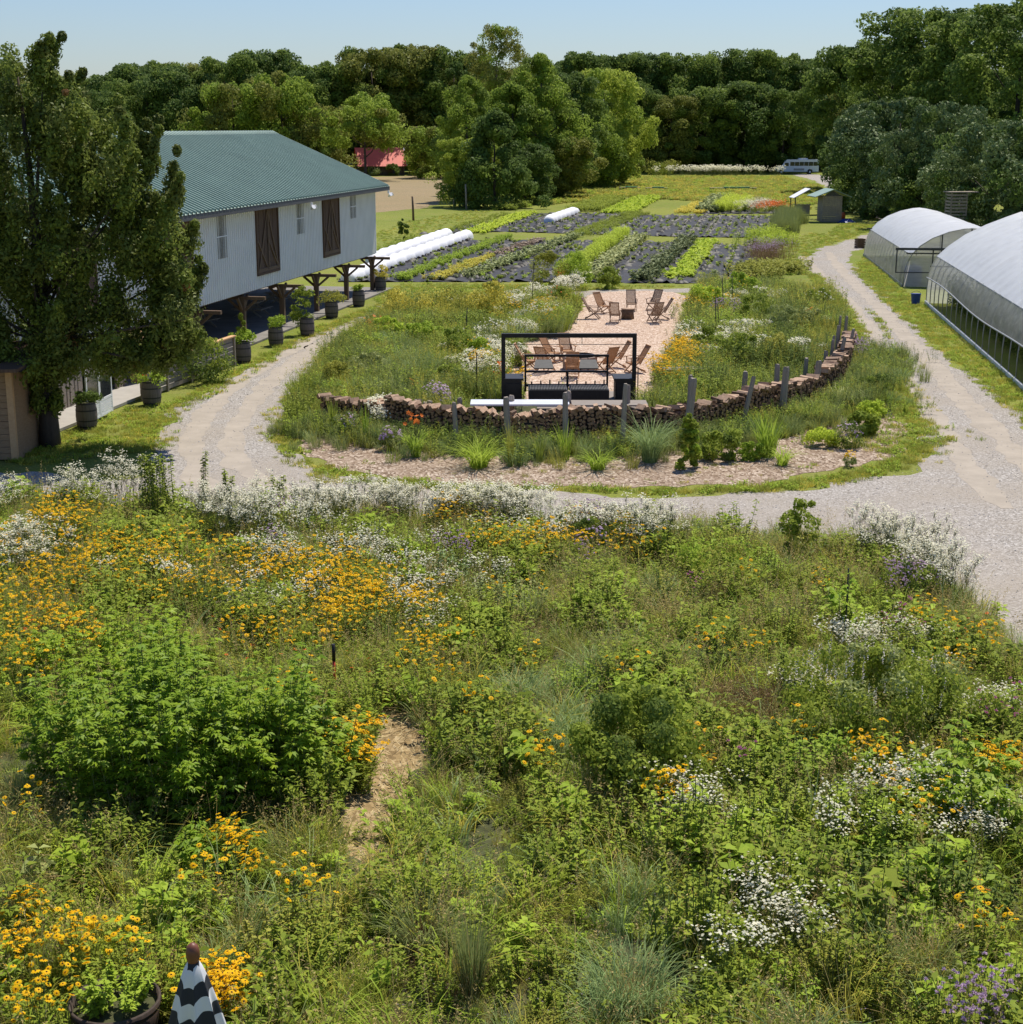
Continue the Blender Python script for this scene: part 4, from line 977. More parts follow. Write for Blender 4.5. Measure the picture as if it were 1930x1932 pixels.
# rustic fence posts
for (x,y0,y1,lb) in ((780,417,370,'tall dark leaning post right of the barn roof'),(880,395,347,'straight pale post before the central trees'),(857,392,362,'short pale post left of the straight pale one')):
    q = P(x,y0); h_ = 10*(y0-y1)/(y0-240); mb = MB(); mb.tube([(0,0,0),(-.03,0,h_*.5),(-.08,0,h_)],.11,8,radii=[.13,.12,.1]); o = mb.build('field_post', M_beam if x == 780 else M_postgrey); o.location = q; tag(o, lb, 'post', 'posts at the edge of the dry field')
# ================================================================== GRILL STATION AND DECK
deck = empty('garden_deck', (0,0,0), 0, 'low board deck with a pale stone slab, behind the firewood wall', 'deck')
DA = P(925,806); DB = P(1205,806)
mb = MB(); n = 16
for k in range(n): y = DA.y-1.0+k*.26; mb.box(DA.x+1.6, DB.x, y, y+.24, .66, .72)
mb.build('decking', M_deck, deck)
mb = MB(); mb.box(DA.x+1.7, DB.x-.1, DA.y-.8, DA.y+3.0, .02, .66); mb.build('deck_frame', M_beam, deck)
e = empty('serving_table', (DA.x+.95, DA.y-.75, 0), 0, 'long low table with a pale bluish stone top at the left of the deck', 'table')
mb = MB(); mb.box(-1.6,1.72,-.45,.5,.95,1.01); mb.build('table_top', M_marble, e)
for sx in (-1.4,1.6):
    for sy in (-.35,.4): mb = MB(); mb.box(sx-.05,sx+.05,sy-.05,sy+.05,0,.95); mb.build('leg', M_black, e)
e = empty('board_table', (DA.x+.95, DA.y-.75, 0), 0, 'long low table of weathered boards at the right end of the pale stone one', 'table')
mb = MB()
for k in range(6): mb.box(1.80,4.35,-.48+k*.165,-.33+k*.165,.94,.99)
mb.build('table_top', M_deck, e)
for sx in (1.95,4.2):
    for sy in (-.35,.4): mb = MB(); mb.box(sx-.05,sx+.05,sy-.05,sy+.05,0,.94); mb.build('leg', M_beam, e)
gx0 = (950-965)/FPX*54.6; gx1 = (1192-965)/FPX*54.6; GY = 53.2
gs = empty('grill_station', ((gx0+gx1)/2, GY, 0), 0, 'black steel outdoor grill station under a tall rectangular frame', 'grill')
hw = (gx1-gx0)/2; GH = 3.08
for s in (-1,1): mb = MB(); mb.box(s*hw-.07,s*hw+.07,-.07,.07,0,GH-.14); mb.build('frame_post', M_black, gs)
mb = MB(); mb.box(-hw-.07,hw+.07,-.07,.07,GH-.14,GH); mb.build('frame_beam', M_black, gs)
mb = MB(); mb.tube([(-hw+.07,0,GH-.38),(hw-.07,0,GH-.38)],.012,5); mb.tube([(.45,0,GH-.38),(.45,0,GH-.14)],.012,5); mb.build('hanging_rod', M_black, gs)
# inner rack
rx = 1.45; ry = .9
mb = MB()
for s in (-1,1): mb.box(s*rx-.035-.05,s*rx+.035-.05,ry-.035,ry+.035,.9,2.14)
mb.box(-rx-.08,rx,ry-.04,ry+.04,2.14,2.22); mb.box(-rx-.05,rx-.05,ry-.03,ry+.03,1.58,1.65); mb.box(-.05,.03,ry-.03,ry+.03,.95,1.58); mb.box(-rx-.05,rx-.05,ry-.04,ry+.04,1.08,1.17); mb.build('rack', M_black, gs)
for s in (-1,1): mb = MB(); mb.add([(s*.8-.35-.05,ry+.1,1.72),(s*.8+.35-.05,ry+.1,1.72),(s*.8+.28-.05,ry+.62,1.95),(s*.8-.28-.05,ry+.62,1.95)],[(0,1,2,3)]); mb.add([(s*.8-.35-.05,ry+.1,1.69),(s*.8+.35-.05,ry+.1,1.69),(s*.8+.28-.05,ry+.62,1.92),(s*.8-.28-.05,ry+.62,1.92)],[(3,2,1,0)]); mb.build('shelf_plate', M_steel, gs)
# fire boxes with grates
for s in (-1,1):
    mb = MB(); cx = s*.72
    mb.box(cx-.68,cx+.68,-.35,.75,.80,.92); mb.box(cx-.68,cx-.64,-.35,.75,.92,1.15); mb.box(cx+.64,cx+.68,-.35,.75,.92,1.15); mb.box(cx-.64,cx+.64,-.35,-.31,.92,1.15); mb.box(cx-.64,cx+.64,.71,.75,.92,1.15)
    for a in (-.6,.6):
        for b_ in (-.28,.68): mb.box(cx+a-.03,cx+a+.03,b_-.03,b_+.03,.73,.8)
    fb = mb.build('fire_box', M_black, gs)
    mb = MB()
    for k in range(24): x = cx-.62+k*.0535; mb.box(x,x+.034,-.30,.70,1.155,1.175)
    mb.build('grate', M_steel, fb)
for s in (-1,1):
    mb = MB(); cx = s*1.93; mb.box(cx-.30,cx+.30,-.1,.9,.73,1.46); mb.box(cx-.36,cx+.36,-.16,.96,1.46,1.53); mb.box(cx-.26,cx+.26,-.14,-.11,.8,1.35); mb.build('firebrick_cabinet' if False else 'side_cabinet', M_black, gs)
for k in range(9): x = -1.3+k*.32; mb = MB(); mb.box(x,x+.05,ry-.06,ry-.045,1.17,1.27+.03*(k%3)); mb.build('hook', M_black, gs)

# ================================================================== FIREWOOD WALL
WP = [(616,800),(650,806),(700,815),(780,828),(860,838),(960,845),(1060,846),(1170,842),(1240,837),(1300,828),(1370,814),(1440,798),(1500,780),(1545,762),(1575,738),(1590,712),(1598,688),(1601,668)]
WPw = [P(*q) for q in WP]
cum = [0]
for a, b in zip(WPw[:-1], WPw[1:]): cum.append(cum[-1]+(b-a).length)
def wat(s):
    s = max(0, min(s, cum[-1]-1e-4)); i = max(j for j in range(len(cum)) if cum[j] <= s); i = min(i, len(WPw)-2)
    t = (s-cum[i])/(cum[i+1]-cum[i]); d = (WPw[i+1]-WPw[i]).normalized(); return WPw[i].lerp(WPw[i+1], t), d
def log_shape(rg, r, L):
    """split log: wedge / half round / quarter with irregular section; axis along y"""
    k = rg.choice([3,4,4,5,6]); a0 = rg.uniform(0, 6.28); pts = [(math.cos(a0+6.283*j/k)*r*rg.uniform(.75,1.1), math.sin(a0+6.283*j/k)*r*rg.uniform(.65,1.0)) for j in range(k)]
    mb = MB(); v = [(x, -L/2, z) for x, z in pts]+[(x*rg.uniform(.9,1.05), L/2, z) for x, z in pts]
    mb.add(v, [(i, (i+1)%k, (i+1)%k+k, i+k) for i in range(k)], 1); mb.f.append(tuple(range(k))[::-1]); mb.m.append(0); mb.sm.append(False); mb.f.append(tuple(range(k,2*k))); mb.m.append(0); mb.sm.append(False)
    return mb
rg = random.Random(21); fw = MB(); HTOT = 1.10; S = cum[-1]
gaps = []
rows = 9; r0 = .08
N3 = Noise2(77, 5.0)
def top_h(s): return HTOT*(.9+.2*N3(np.array([[s, 0.]]))[0]) * (1-.12*max(0, (s-S*.8)/(S*.2)))*(.82 if s < 3 else 1)
s = 0; topspots = []
while s < S:
    p, d = wat(s); nrm = Vector((-d.y, d.x, 0)); hh = top_h(s); z = r0*.8; k = 0
    while z < hh:
        r = r0*rg.uniform(.75,1.25)
        q = p + d*rg.uniform(-.03,.03) + nrm*rg.uniform(-.05,.05); ang = math.atan2(d.y, d.x)
        lm = log_shape(rg, r, .44*rg.uniform(.9,1.08)); Mx = Matrix.Translation((q.x,q.y,z)) @ Matrix.Rotation(ang+rg.uniform(-.06,.06),4,'Z')
        v = [Mx @ Vector(t) for t in lm.v]; base = len(fw.v)
        fw.v += [tuple(t) for t in v]; fw.f += [tuple(i+base for i in f) for f in lm.f]; fw.m += lm.m; fw.sm += lm.sm
        z += r*1.62; k += 1
    topspots.append((s, z)); s += r0*1.75*rg.uniform(.9,1.1)
tag(fw.build('stacked_firewood', [M_logend, M_logbark]), 'long curved wall of stacked split firewood around the garden', 'firewood', kind='stuff')
protol = [log_shape(rg, .115, .5).mesh('split_log', [M_logend, M_logtop]) for _ in range(7)] + [log_shape(rg, .08, .5).mesh('split_log', [M_logend, M_logbark]) for _ in range(3)]
cnt = 0
for s, z in topspots:
    for extra in range(1):
        if cnt >= 290 or rg.random() < .12: continue
        p, d = wat(s); nrm = Vector((-d.y, d.x, 0)); q = p + nrm*rg.uniform(-.1,.1)
        o = obj('split_log', protol[rg.randrange(len(protol))], None, (q.x,q.y,z+rg.uniform(-.02,.05)), math.atan2(d.y,d.x)+rg.gauss(0,.28)); o.rotation_euler[0] = rg.gauss(0,.07)
        tag(o, 'weathered split log lying on top of the firewood wall', 'log', 'logs along the top of the firewood wall'); cnt += 1
# posts of the firewood wall
POSTS = [ # x, top y, base x, base y, label
 (703,760,703,812,'first short grey post standing before the left end of the firewood wall'),
 (717,757,717,806,'short grey post just behind the first one at the left end of the firewood wall'),
 (773,754,774,800,'leftmost post of the short clump behind the firewood wall'),
 (784,752,784,800,'second post of the short clump behind the firewood wall'),
 (792,751,792,802,'thickest middle post of the short clump behind the firewood wall'),
 (802,757,802,802,'fourth, lowest post of the short clump behind the firewood wall'),
 (811,754,811,802,'rightmost post of the short clump behind the firewood wall'),
 (857,755,862,850,'grey post before the firewood wall right of the orange daylilies'),
 (868,748,868,808,'grey post behind the pile, right of the orange daylilies'),
 (955,745,960,852,'tall split post before the firewood wall, left of the grill station'),
 (965,743,966,812,'post behind the pile, left of the grill station'),
 (1065,735,1067,856,'split grey post before the pile, under the middle of the grill station'),
 (1072,734,1072,812,'post behind the pile, under the middle of the grill station'),
 (1178,719,1173,856,'tall split post before the pile, at the right leg of the grill station'),
 (1184,722,1184,815,'post behind the pile, at the right leg of the grill station'),
 (1305,708,1294,838,'tall grey post leaning right, near the small wooden table'),
 (1300,704,1300,800,'post behind the tall leaning one near the small wooden table'),
 (1404,698,1400,775,'thick grey post behind the pile where the wall starts to bend'),
 (1419,704,1398,815,'long grey post leaning strongly right where the wall starts to bend'),
 (1463,684,1462,770,'left post of the tall pair on the bending wall'),
 (1479,688,1474,800,'right post of the tall pair on the bending wall'),
 (1519,673,1516,744,'lone tall post behind the bending wall, right of the pair'),
 (1541,677,1534,765,'grey post before the bending wall, right of the lone tall one'),
 (1555,659,1552,732,'slim post behind the wall where it turns away'),
 (1568,638,1564,712,'dark post left of the cluster on the receding wall'),
 (1570,631,1567,700,'slim dark post just behind the cluster of the receding wall'),
 (1590,633,1576,716,'long post leaning right in the cluster on the receding wall'),
 (1578,612,1575,690,'dark upright post in the middle of the cluster on the receding wall'),
 (1582,594,1580,672,'tallest left post of the far end of the firewood wall'),
 (1594,594,1591,665,'tallest right post of the far end of the firewood wall'),
 (1607,617,1595,690,'thin post leaning right at the outer side of the receding wall')]
def post_me(hh, w, seed):
    rg = random.Random(seed); mb = MB(); k = 6
    pts = [(rg.uniform(.8,1.15)*w/2*math.cos(6.283*j/k), rg.uniform(.7,1.1)*w/2*math.sin(6.283*j/k)) for j in range(k)]
    v = []
    for t in (0,.5,.94,1): v += [(x*(1-.14*t if t < .99 else .7), y*(1-.14*t if t < .99 else .7), hh*t+(rg.uniform(-.02,.02) if t > .9 else 0)) for x, y in pts]
    mb.add(v, [(i*k+j, i*k+(j+1)%k, (i+1)*k+(j+1)%k, (i+1)*k+j) for i in range(3) for j in range(k)]); mb.f.append(tuple(range(3*k,4*k))); mb.m.append(0); mb.sm.append(False)
    return mb.mesh('wooden_post', [M_postgrey])
for i, (xt, yt, xb, yb, lb) in enumerate(POSTS):
    q = P(xb, yb); dep = q.y*cP+H*sP; hh = (yb-yt)/(yb-240)*10
    o = obj('wooden_post', post_me(hh, random.Random(i).uniform(.18,.25)*(.75 if xb > 1540 else 1), i), None, q, 0)
    lean = (xt-xb)/FPX*dep/hh; o.rotation_euler = (0, math.atan(lean), 0); tag(o, lb, 'post', 'posts holding the firewood wall')
# thin dark garden poles
for (xt,yt,xb,yb,lb) in ((900,661,900,772,'thin dark pole left of the grill station'),(882,579,876,665,'thin dark pole leaning right among the tall grasses left of the patio'),(1007,487,1002,600,'thin dark pole rising before the vegetable rows'),
    (1202,690,1202,790,'thin dark pole right of the grill station'),(1347,562,1351,660,'left pole of the close pair right of the patio'),(1352,572,1357,640,'right pole of the close pair right of the patio'),(1360,522,1366,605,'dark pole rising against the black cloth, left of two'),(1379,520,1382,590,'dark pole rising against the black cloth, right of two'),(780,760,762,808,None)):
    if not lb: continue
    q = P(xb,yb); hh = (yb-yt)/(yb-240)*10; mb = MB(); mb.tube([(0,0,0),((xt-xb)/FPX*(q.y)*1.02,0,hh)],.022,6); o = mb.build('garden_pole', M_black); o.location = q; tag(o, lb, 'pole', 'thin poles in the garden')

# ================================================================== CHAIRS
def chair_parts(mat):
    # front of the chair is local -Y
    parts = []
    mb = MB()
    for k in range(9): x = -.25+k*.0555; mb.box(x, x+.042, -.26, .20, .405, .425)
    mb.box(-.27,.27,-.29,-.25,.37,.43); mb.box(-.27,.27,.18,.22,.37,.41); parts.append(('seat', mb.mesh('seat', [mat])))
    mb = MB(); a = Vector((0,.18,.36)); t = Vector((0,.62,1.10)); d = (t-a)
    for s in (-1,1): mb.bar(a+Vector((s*.25,0,0)), t+Vector((s*.25,0,0)), .045, .03, up=(1,0,0))
    for k in range(10):
        x = -.215+k*.0478; mb.bar(a+d*.12+Vector((x,0,0)), t-d*.04+Vector((x,0,0)), .032, .014, up=(0,-1,.5))
    mb.bar(a+d*.10+Vector((-.25,0,0)), a+d*.10+Vector((.25,0,0)), .04,.03); mb.bar(t+Vector((-.27,0,0)), t+Vector((.27,0,0)), .05,.06); parts.append(('backrest', mb.mesh('backrest', [mat])))
    for s in (-1,1):
        mb = MB(); mb.bar((s*.30,-.36,.645),(s*.30,.36,.665),.06,.025); mb.bar((s*.28,-.22,.42),(s*.30,-.24,.64),.035,.035); parts.append(('armrest', mb.mesh('armrest', [mat])))
        mb = MB(); mb.bar((s*.27,-.34,0),(s*.27,.30,.62),.045,.03,up=(1,0,0)); parts.append(('leg', mb.mesh('leg', [mat])))
        mb = MB(); mb.bar((s*.235,.46,0),(s*.235,-.26,.41),.045,.03,up=(1,0,0)); parts.append(('leg', mb.mesh('leg', [mat])))
    mb = MB(); mb.box(-.25,.25,-.32,-.285,.06,.10); parts.append(('stretcher', mb.mesh('stretcher', [mat])))
    mb = MB(); mb.box(-.22,.22,.40,.435,.05,.09); parts.append(('stretcher', mb.mesh('stretcher', [mat])))
    return parts
CH1 = chair_parts(M_teak); CH2 = chair_parts(M_teakold)
def chair(x, y, deg, label, group, CP, s=1.0):
    q = P(x, y); e = empty('folding_chair', (q.x,q.y,.02), R(deg), label, 'chair', group); e.scale = (s,s,s)
    for n_, me in CP: obj(n_, me, e)
gn = 'teak folding chairs around the near fire pit'; gf = 'teak folding chairs around the far fire pit'
chair(999,699, 85,'leftmost teak chair at the near fire pit, seen from its side', gn, CH1)
chair(1030,702, 150,'teak chair with its back to the camera, second from left at the near pit', gn, CH1)
chair(1044,684, 55,'teak chair at the near fire pit facing right, behind the leftmost two', gn, CH1)
chair(1070,680, 15,'tall-looking teak chair facing the camera across the near fire pit', gn, CH1)
chair(1080,712, 178,'teak chair directly before the near fire pit, back to the camera', gn, CH1)
chair(1141,703, 215,'teak chair with its back turned, right of the near fire pit', gn, CH1)
chair(1160,694, -80,'teak chair seen edge-on, facing left behind the right rack end', gn, CH1)
chair(1196,703, -75,'rightmost teak chair at the near fire pit, outside the black frame', gn, CH1)
chair(1120,602, 80,'leftmost dark teak chair at the far fire pit, in profile', gf, CH2)
chair(1139,592, 40,'light orange teak chair at the far fire pit, next to the leftmost', gf, CH1)
chair(1160,609, 170,'greyish teak chair at the far fire pit with its back to the camera', gf, CH2)
chair(1191,587, 0,'grey teak chair facing the camera behind the far stump table', gf, CH2)
chair(1232,586, -35,'rear teak chair of the right-hand three at the far fire pit', gf, CH2)
chair(1246,603, -85,'teak chair in profile, rightmost at the far fire pit', gf, CH2)
chair(1234,609, 200,'front teak chair of the right-hand three at the far fire pit', gf, CH2)
M_stone = plain('fire_pit_stone', (.33,.25,.20), .9, var=.3, nscale=5, bmp=.4)
def pit(x, y, r, h, label):
    e = empty('fire_pit', P(x,y)+Vector((0,0,.01)), 0, label, 'fire pit'); mb = MB()
    for lay in range(3):
        for k in range(14):
            a = (k+.5*(lay%2))*6.283/14; Mx = Matrix.Translation((math.cos(a)*r, math.sin(a)*r, 0)) @ Matrix.Rotation(a,4,'Z')
            mb.box(-.11,.11,-r*.215,r*.215,h/3*lay+.005,h/3*(lay+1)-.006,0,Mx)
    mb.build('stone_ring', M_stone, e); mb = MB(); mb.lathe([(r*.95,h+.01),(r*1.0,h+.06),(r*.9,h+.07),(r*.86,h-.1)],24,cap=False); mb.build('iron_rim', M_black, e)
    mb = MB(); mb.lathe([(r*.86,.18),(.01,.24)],16,cap=False); mb.build('ash_bed', M_logbark, e)
pit(1094,696,.62,.55,'round stone fire pit with a black iron rim among the near chairs')
e = empty('stump_table', P(1184,602)+Vector((0,0,.01)), 0, 'small log stump table with a tray beside the far chairs', 'table')
mb = MB(); mb.lathe([(.36,0),(.33,.3),(.35,.52)],14); mb.build('stump', M_logbark, e); mb = MB(); mb.lathe([(.36,.525),(.37,.56),(.02,.565)],14); mb.build('table_top', M_logtop, e)
# rough wooden bench table right of the patio
q = P(1283,735); e = empty('rustic_table', q, .25, 'small rough plank table at the right edge of the wood chip patio', 'table')
mb = MB(); mb.box(-.75,.05,-.3,.4,.78,.85); mb.box(.07,.85,-.33,.36,.785,.85); mb.build('table_top', M_deck, e)
for x in (-.6,.6): mb = MB(); mb.box(x-.09,x+.09,-.2,.25,0,.78); mb.build('leg', M_beam, e)

# ================================================================== VEGETABLE ROWS
def crop_row(a, b, width, label, protos, mats, dens, hs, cat='crop row', name='crop_row', jitter=1.0, zb=.05):
    width *= 1.3; dens *= 1.35; hs *= 1.12; A = P(*a); B = P(*b); d = B-A; L = d.length; d.normalize(); n = Vector((-d.y,d.x,0)); rg = np.random.default_rng(int(a[0]*7+a[1]))
    k = int(L*dens); t = rg.uniform(0, L, k); o_ = rg.uniform(-width/2, width/2, k)
    if name != 'crop_row': t = np.clip(L*(.5+rg.normal(0,.24,k)), -.5, L+.5) if L < 40 else t; o_ = rg.normal(0, width*.30, k)
    pts = np.stack([A.x+d.x*t+n.x*o_, A.y+d.y*t+n.y*o_, np.full(k, zb)], -1)
    o = obj(name, tile(name, protos, pts, rg.uniform(hs*.75, hs*1.15, k), mats, rg)); tag(o, label, cat, 'planted rows of the vegetable field'); return o
def veg(name, m, n=2, **k): return [g_forb(name+str(i), [m, M_stem], seed=60+i, **k) for i in range(n)]
L_kale = leafmat('kale_leaf', (.05,.10,.06), (.17,.24,.17), .2); L_kaled = leafmat('dark_kale_leaf', (.03,.06,.04), (.09,.14,.10), .15)
L_purp = leafmat('red_cabbage_leaf', (.07,.08,.11), (.17,.18,.22), .2)
vk = veg('kale', L_kale, stems=5, rad=.15, h=(.2,.45), leafL=.22, leafW=.6, per=9, lean=.3); vd = veg('kaled', L_kaled, stems=5, rad=.15, h=(.25,.6), leafL=.22, leafW=.5, per=9, lean=.3)
vl = veg('lett', L_lime, stems=6, rad=.18, h=(.12,.3), leafL=.2, leafW=.8, per=9, lean=.5); vb = veg('bean', L_bright, stems=8, rad=.2, h=(.2,.4), leafL=.11, leafW=.7, per=10)
vy = veg('yel', L_gold, stems=8, rad=.22, h=(.1,.3), leafL=.12, leafW=.7, per=9); vp = veg('cab', L_purp, stems=5, rad=.18, h=(.1,.3), leafL=.2, leafW=.7, per=7, lean=.5)
vt = veg('tall', L_lime, stems=10, rad=.2, h=(.6,.95), leafL=.12, leafW=.35, per=20, lean=.15); vg = veg('weed', L_mid, stems=9, rad=.25, h=(.2,.45), leafL=.12, leafW=.5, per=12)
crop_row((757,531),(956,450),.8,'bright green bean row, next to the white covered tunnels',vb,[L_bright,M_stem],3.2,1.0)
crop_row((817,531),(934,484),.9,'low yellow-green row, shorter than its neighbours, on the near black cloth',vy,[L_gold,M_stem],3.6,1.0)
crop_row((938,484),(1015,455),.9,'bluish cabbage row in the middle left of the near black cloth',vp,[L_purp,M_stem],3.2,1.0)
crop_row((880,526),(1093,447),.9,'loose grey-green row running into the tall weeds',vk,[L_kale,M_stem],2.3,1.1)
crop_row((1060,532),(1176,447),.9,'tall dense yellow-green hedge-like row, highest in the near field',vt,[L_lime,M_stem],4.2,1.0)
crop_row((1107,531),(1208,450),.9,'blue-green kale row right of the tall yellow-green one',vk,[L_kale,M_stem],3.4,1.15)
crop_row((1211,534),(1301,456),.9,'darkest kale row, between bare black cloth strips',vd,[L_kaled,M_stem],3.4,1.15)
crop_row((1277,529),(1338,458),1.0,'brightest lime-green lettuce row on the near black cloth',vl,[L_lime,M_stem],3.6,1.1)
crop_row((700,487),(790,450),.8,'thin green row on the outer left side of the white tunnels',vg,[L_mid,M_stem],2.5,.8)
crop_row((890,442),(1000,403),1.6,'broad yellow-green squash row on the second black cloth',vl,[L_lime,M_stem],4,1.0)
crop_row((830,444),(955,404),1.2,'faint dark green row at the left of the second black cloth',vg,[L_mid,M_stem],2.0,.7)
crop_row((1095,446),(1206,404),2.2,'broad weedy green strip crossing the second black cloth',vg,[L_mid,M_stem],5,.9)
crop_row((948,397),(1036,370),2.5,'thick dark green hedge-like row before the central trees',vg,[L_mid,M_stem],6,1.5)
crop_row((1099,400),(1155,377),3.2,'dark leafy block at the left of the farthest beds',vg,[L_mid,M_stem],7,1.5)
crop_row((1165,404),(1225,374),2.6,'bright lime-green row in the farthest beds',vl,[L_lime,M_stem],6,1.4)
crop_row((1300,404),(1335,384),2.5,'pale green sprawling row in the farthest beds',vy,[L_gold,M_stem],4,1.3)
crop_row((1376,402),(1395,384),3.0,'lime-green tall row in the middle of the farthest beds',vt,[L_lime,M_stem],5,1.3)
crop_row((1338,402),(1362,378),1.6,'grey-green upright row at the farthest beds, on black cloth',vk,[L_kale,M_stem],3,2.0)
crop_row((1408,405),(1425,388),3.0,'pinkish-white flower row in the farthest beds', [g_froth('cf',[F_white,M_stem,L_mid],60,.35,(.5,.8),.03,5)], [F_white,M_stem,L_mid],4,1.2,'flower row','flower_row')
crop_row((1441,404),(1455,390),2.4,'vivid orange flower row in the farthest beds', [g_flower('co',[F_orange,F_cone,M_stem,L_mid],7,.35,(.5,.7),.06,8,.8,.1,5)], [F_orange,F_cone,M_stem,L_mid],7,1.2,'flower row','flower_row')
crop_row((1244,334),(1466,333),3,'long frothy white shrub border at the far end of the field',[g_froth('wf',[F_white,M_stem,L_grey],140,.6,(.9,1.5),.05,6,leaf=200)],[F_white,M_stem,L_grey],3.2,1.25,'flower border','flower_border')
crop_row((1424,527),(1455,507),2.6,'olive-green bushy clump at the right edge of the near black cloth',vg,[L_olive,M_stem],9,1.6,'bush','border_bush')
crop_row((1440,502),(1455,478),2.4,'mauve flowering clump at the right edge of the near black cloth',[g_ball('lb',[F_lilac,M_drystem,L_brown],8,.35,(.8,1.1),.04,4,7)],[F_lilac,M_drystem,L_brown],7,1.1,'bush','border_bush')
crop_row((1443,472),(1456,452),2.4,'yellow-topped clump at the far right corner of the near black cloth',[g_flower('yb',[F_yel,F_cone,M_stem,L_bright],12,.35,(.8,1.1),.05,8,.8,.1,5,leaf=20)]+vt,[L_lime,M_stem,M_stem,L_bright],7,1.2,'bush','border_bush')
crop_row((1480,447),(1492,412),1.6,'misty grey-green grass clump at the right end of the second black cloth',[g_grass('ag',[L_grey,L_grey],90,.3,(.9,1.5),(.05,.3),.02,.1,5)],[L_grey,L_grey],4,1.1,'ornamental grass','ornamental_grass')
# white covered tunnels
def tunnel(a, b, label, r=.66):
    A = P(*a); B = P(*b); L = (B-A).length; rz = math.atan2((B-A).y,(B-A).x); mb = MB(); n = int(L/.16); m_ = 12; vs = []; rg = random.Random(int(a[0])); hp = 3.1
    for i in range(n+1):
        x = L*i/n; ph = (x/hp)%1; sc_ = 1-.40*(1-math.sin(math.pi*ph)**.7) - (.25 if i in (0,n) else 0)
        for j in range(m_+1):
            t = math.pi*j/m_; vs.append((x, -math.cos(t)*r*sc_*1.05+rg.uniform(-.012,.012), .03+math.sin(t)**.8*r*1.2*sc_+rg.uniform(-.012,.012)))
    mb.add(vs, [(i*(m_+1)+j, (i+1)*(m_+1)+j, (i+1)*(m_+1)+j+1, i*(m_+1)+j+1) for i in range(n) for j in range(m_)], sm=True)
    k = m_+1; mb.f.append(tuple(range(k))); mb.m.append(0); mb.sm.append(False); mb.f.append(tuple(range(n*k,(n+1)*k))[::-1]); mb.m.append(0); mb.sm.append(False)
    e = empty('row_cover_tunnel', (A.x,A.y,0), rz, label, 'row cover', 'white covered crop tunnels'); mb.build('fabric', M_rowcover, e)
    mb = MB(); mb.lathe([(.14,.0),(.17,.08),(.05,.16)],7); sb_ = mb.mesh('sandbag', M_black)
    for i in range(int(L/1.5)): obj('sandbag', sb_, e, (i*1.5+.5+random.uniform(-.2,.2), -r*1.15, .1))
tunnel((655,532),(880,450),'front white covered tunnel beside the barn corner, longest of the three')
tunnel((700,497),(842,447),'rear white covered tunnel, just behind the longest one')
tunnel((1035,421),(1085,403),'short white covered tunnel on the second black cloth', .7)

# ================================================================== SHRUBS AND GARDEN PLANTS
_cache = {}
def shrub(name, cat, label, x, y, wd, hd, mat, L=.09, shape='round', mat2=None, group=None, fl=None, nc=26, nl=80, cr=.22, seed=None, bottom=.02):
    """x, y: foot of the plant; wd, hd: its width and height as seen"""
    q = P(x, y); ppm = FPX/(q.y*cP+H*sP); w_ = wd/ppm; h_ = hd/(y-240)*10*.96 if hd/(y-240) < .9 else hd/ppm
    seed = seed if seed is not None else int(x*3+y)
    e = empty(name, q, 0, label, cat, group); obj('foliage', foliage(w_, h_, mat, L, seed, shape, nc, nl, mat2, bottom, cr), e)
    if fl: obj('flowers', flowers_on(w_, h_, fl[0], fl[1], fl[2], seed), e)
    return e
shrub('golden_shrub','shrub','wide golden variegated shrub at the left end of the island hedge',775,606,95,58,L_gold,.13,'broad',L_olive,nc=40)
shrub('golden_shrub','shrub','golden variegated shrub in the middle of the island hedge',855,606,100,60,L_olive,.13,'broad',L_gold,nc=40)
shrub('golden_shrub','shrub','upright golden shrub with paler tip at the right end of the island hedge',932,615,72,92,L_gold,.13,'tall',L_olive,nc=40)
shrub('white_flower_mound','shrub','rounded mound of cream-white flowers, left and nearer of two beside the patio',974,640,85,42,L_mid,.08,'round',None,fl=(F_white,420,.05))
shrub('white_flower_mound','shrub','rounded mound of cream-white flowers, right and farther of two beside the patio',1012,618,65,48,L_mid,.08,'round',None,fl=(F_white,320,.05))
shrub('pink_flower_bush','bush','wispy mauve-pink flowering bush behind the firewood wall',820,786,62,70,L_grey,.06,'vase',None,fl=(F_lilac,170,.05))
shrub('rose_bush','bush','small purple aster bush beside the orange daylilies before the firewood wall',738,850,44,50,L_grey,.06,'round',None,fl=(F_lilac,110,.045))
shrub('dark_round_bush','bush','dark rounded bush standing alone on the verge right of the firewood wall',1653,755,52,56,L_dark,.07,'round',L_mid)
shrub('lime_bush','bush','low lime-green bush at the verge below the dark rounded bush',1646,786,46,30,L_lime,.1,'round')
shrub('lime_bush','bush','small lime-green bush on the mulch, middle right, beside purple flowers',1553,842,55,36,L_lime,.1,'round')
shrub('lime_bush','bush','small lime-green bush at the mulch edge below the long sword leaves',1419,868,38,36,L_bright,.09,'round')
shrub('purple_aster_bush','bush','dark bush with purple flowers on the mulch at the right',1601,846,50,56,L_dark,.06,'round',L_grey,fl=(F_lilac,60,.035))
shrub('leafy_clump','plant','arching green clump right of the purple-flowered dark bush',1625,822,50,48,L_mid,.14,'round')
shrub('small_yellow_bush','bush','tiny yellow-flowered tuft alone on the mulch',1604,882,26,34,L_grey,.05,'tall',None,fl=(F_yel,40,.035),nc=14)
shrub('leafy_clump','plant','dark leafy plants along the foot of the firewood wall, before the tall sword leaves',1362,868,70,62,L_mid,.12,'round',L_dark)
shrub('tall_weed','plant','tall leafy column-shaped weed standing before the firewood wall',1298,884,42,118,L_mid,.12,'cone',L_bright,nc=40)
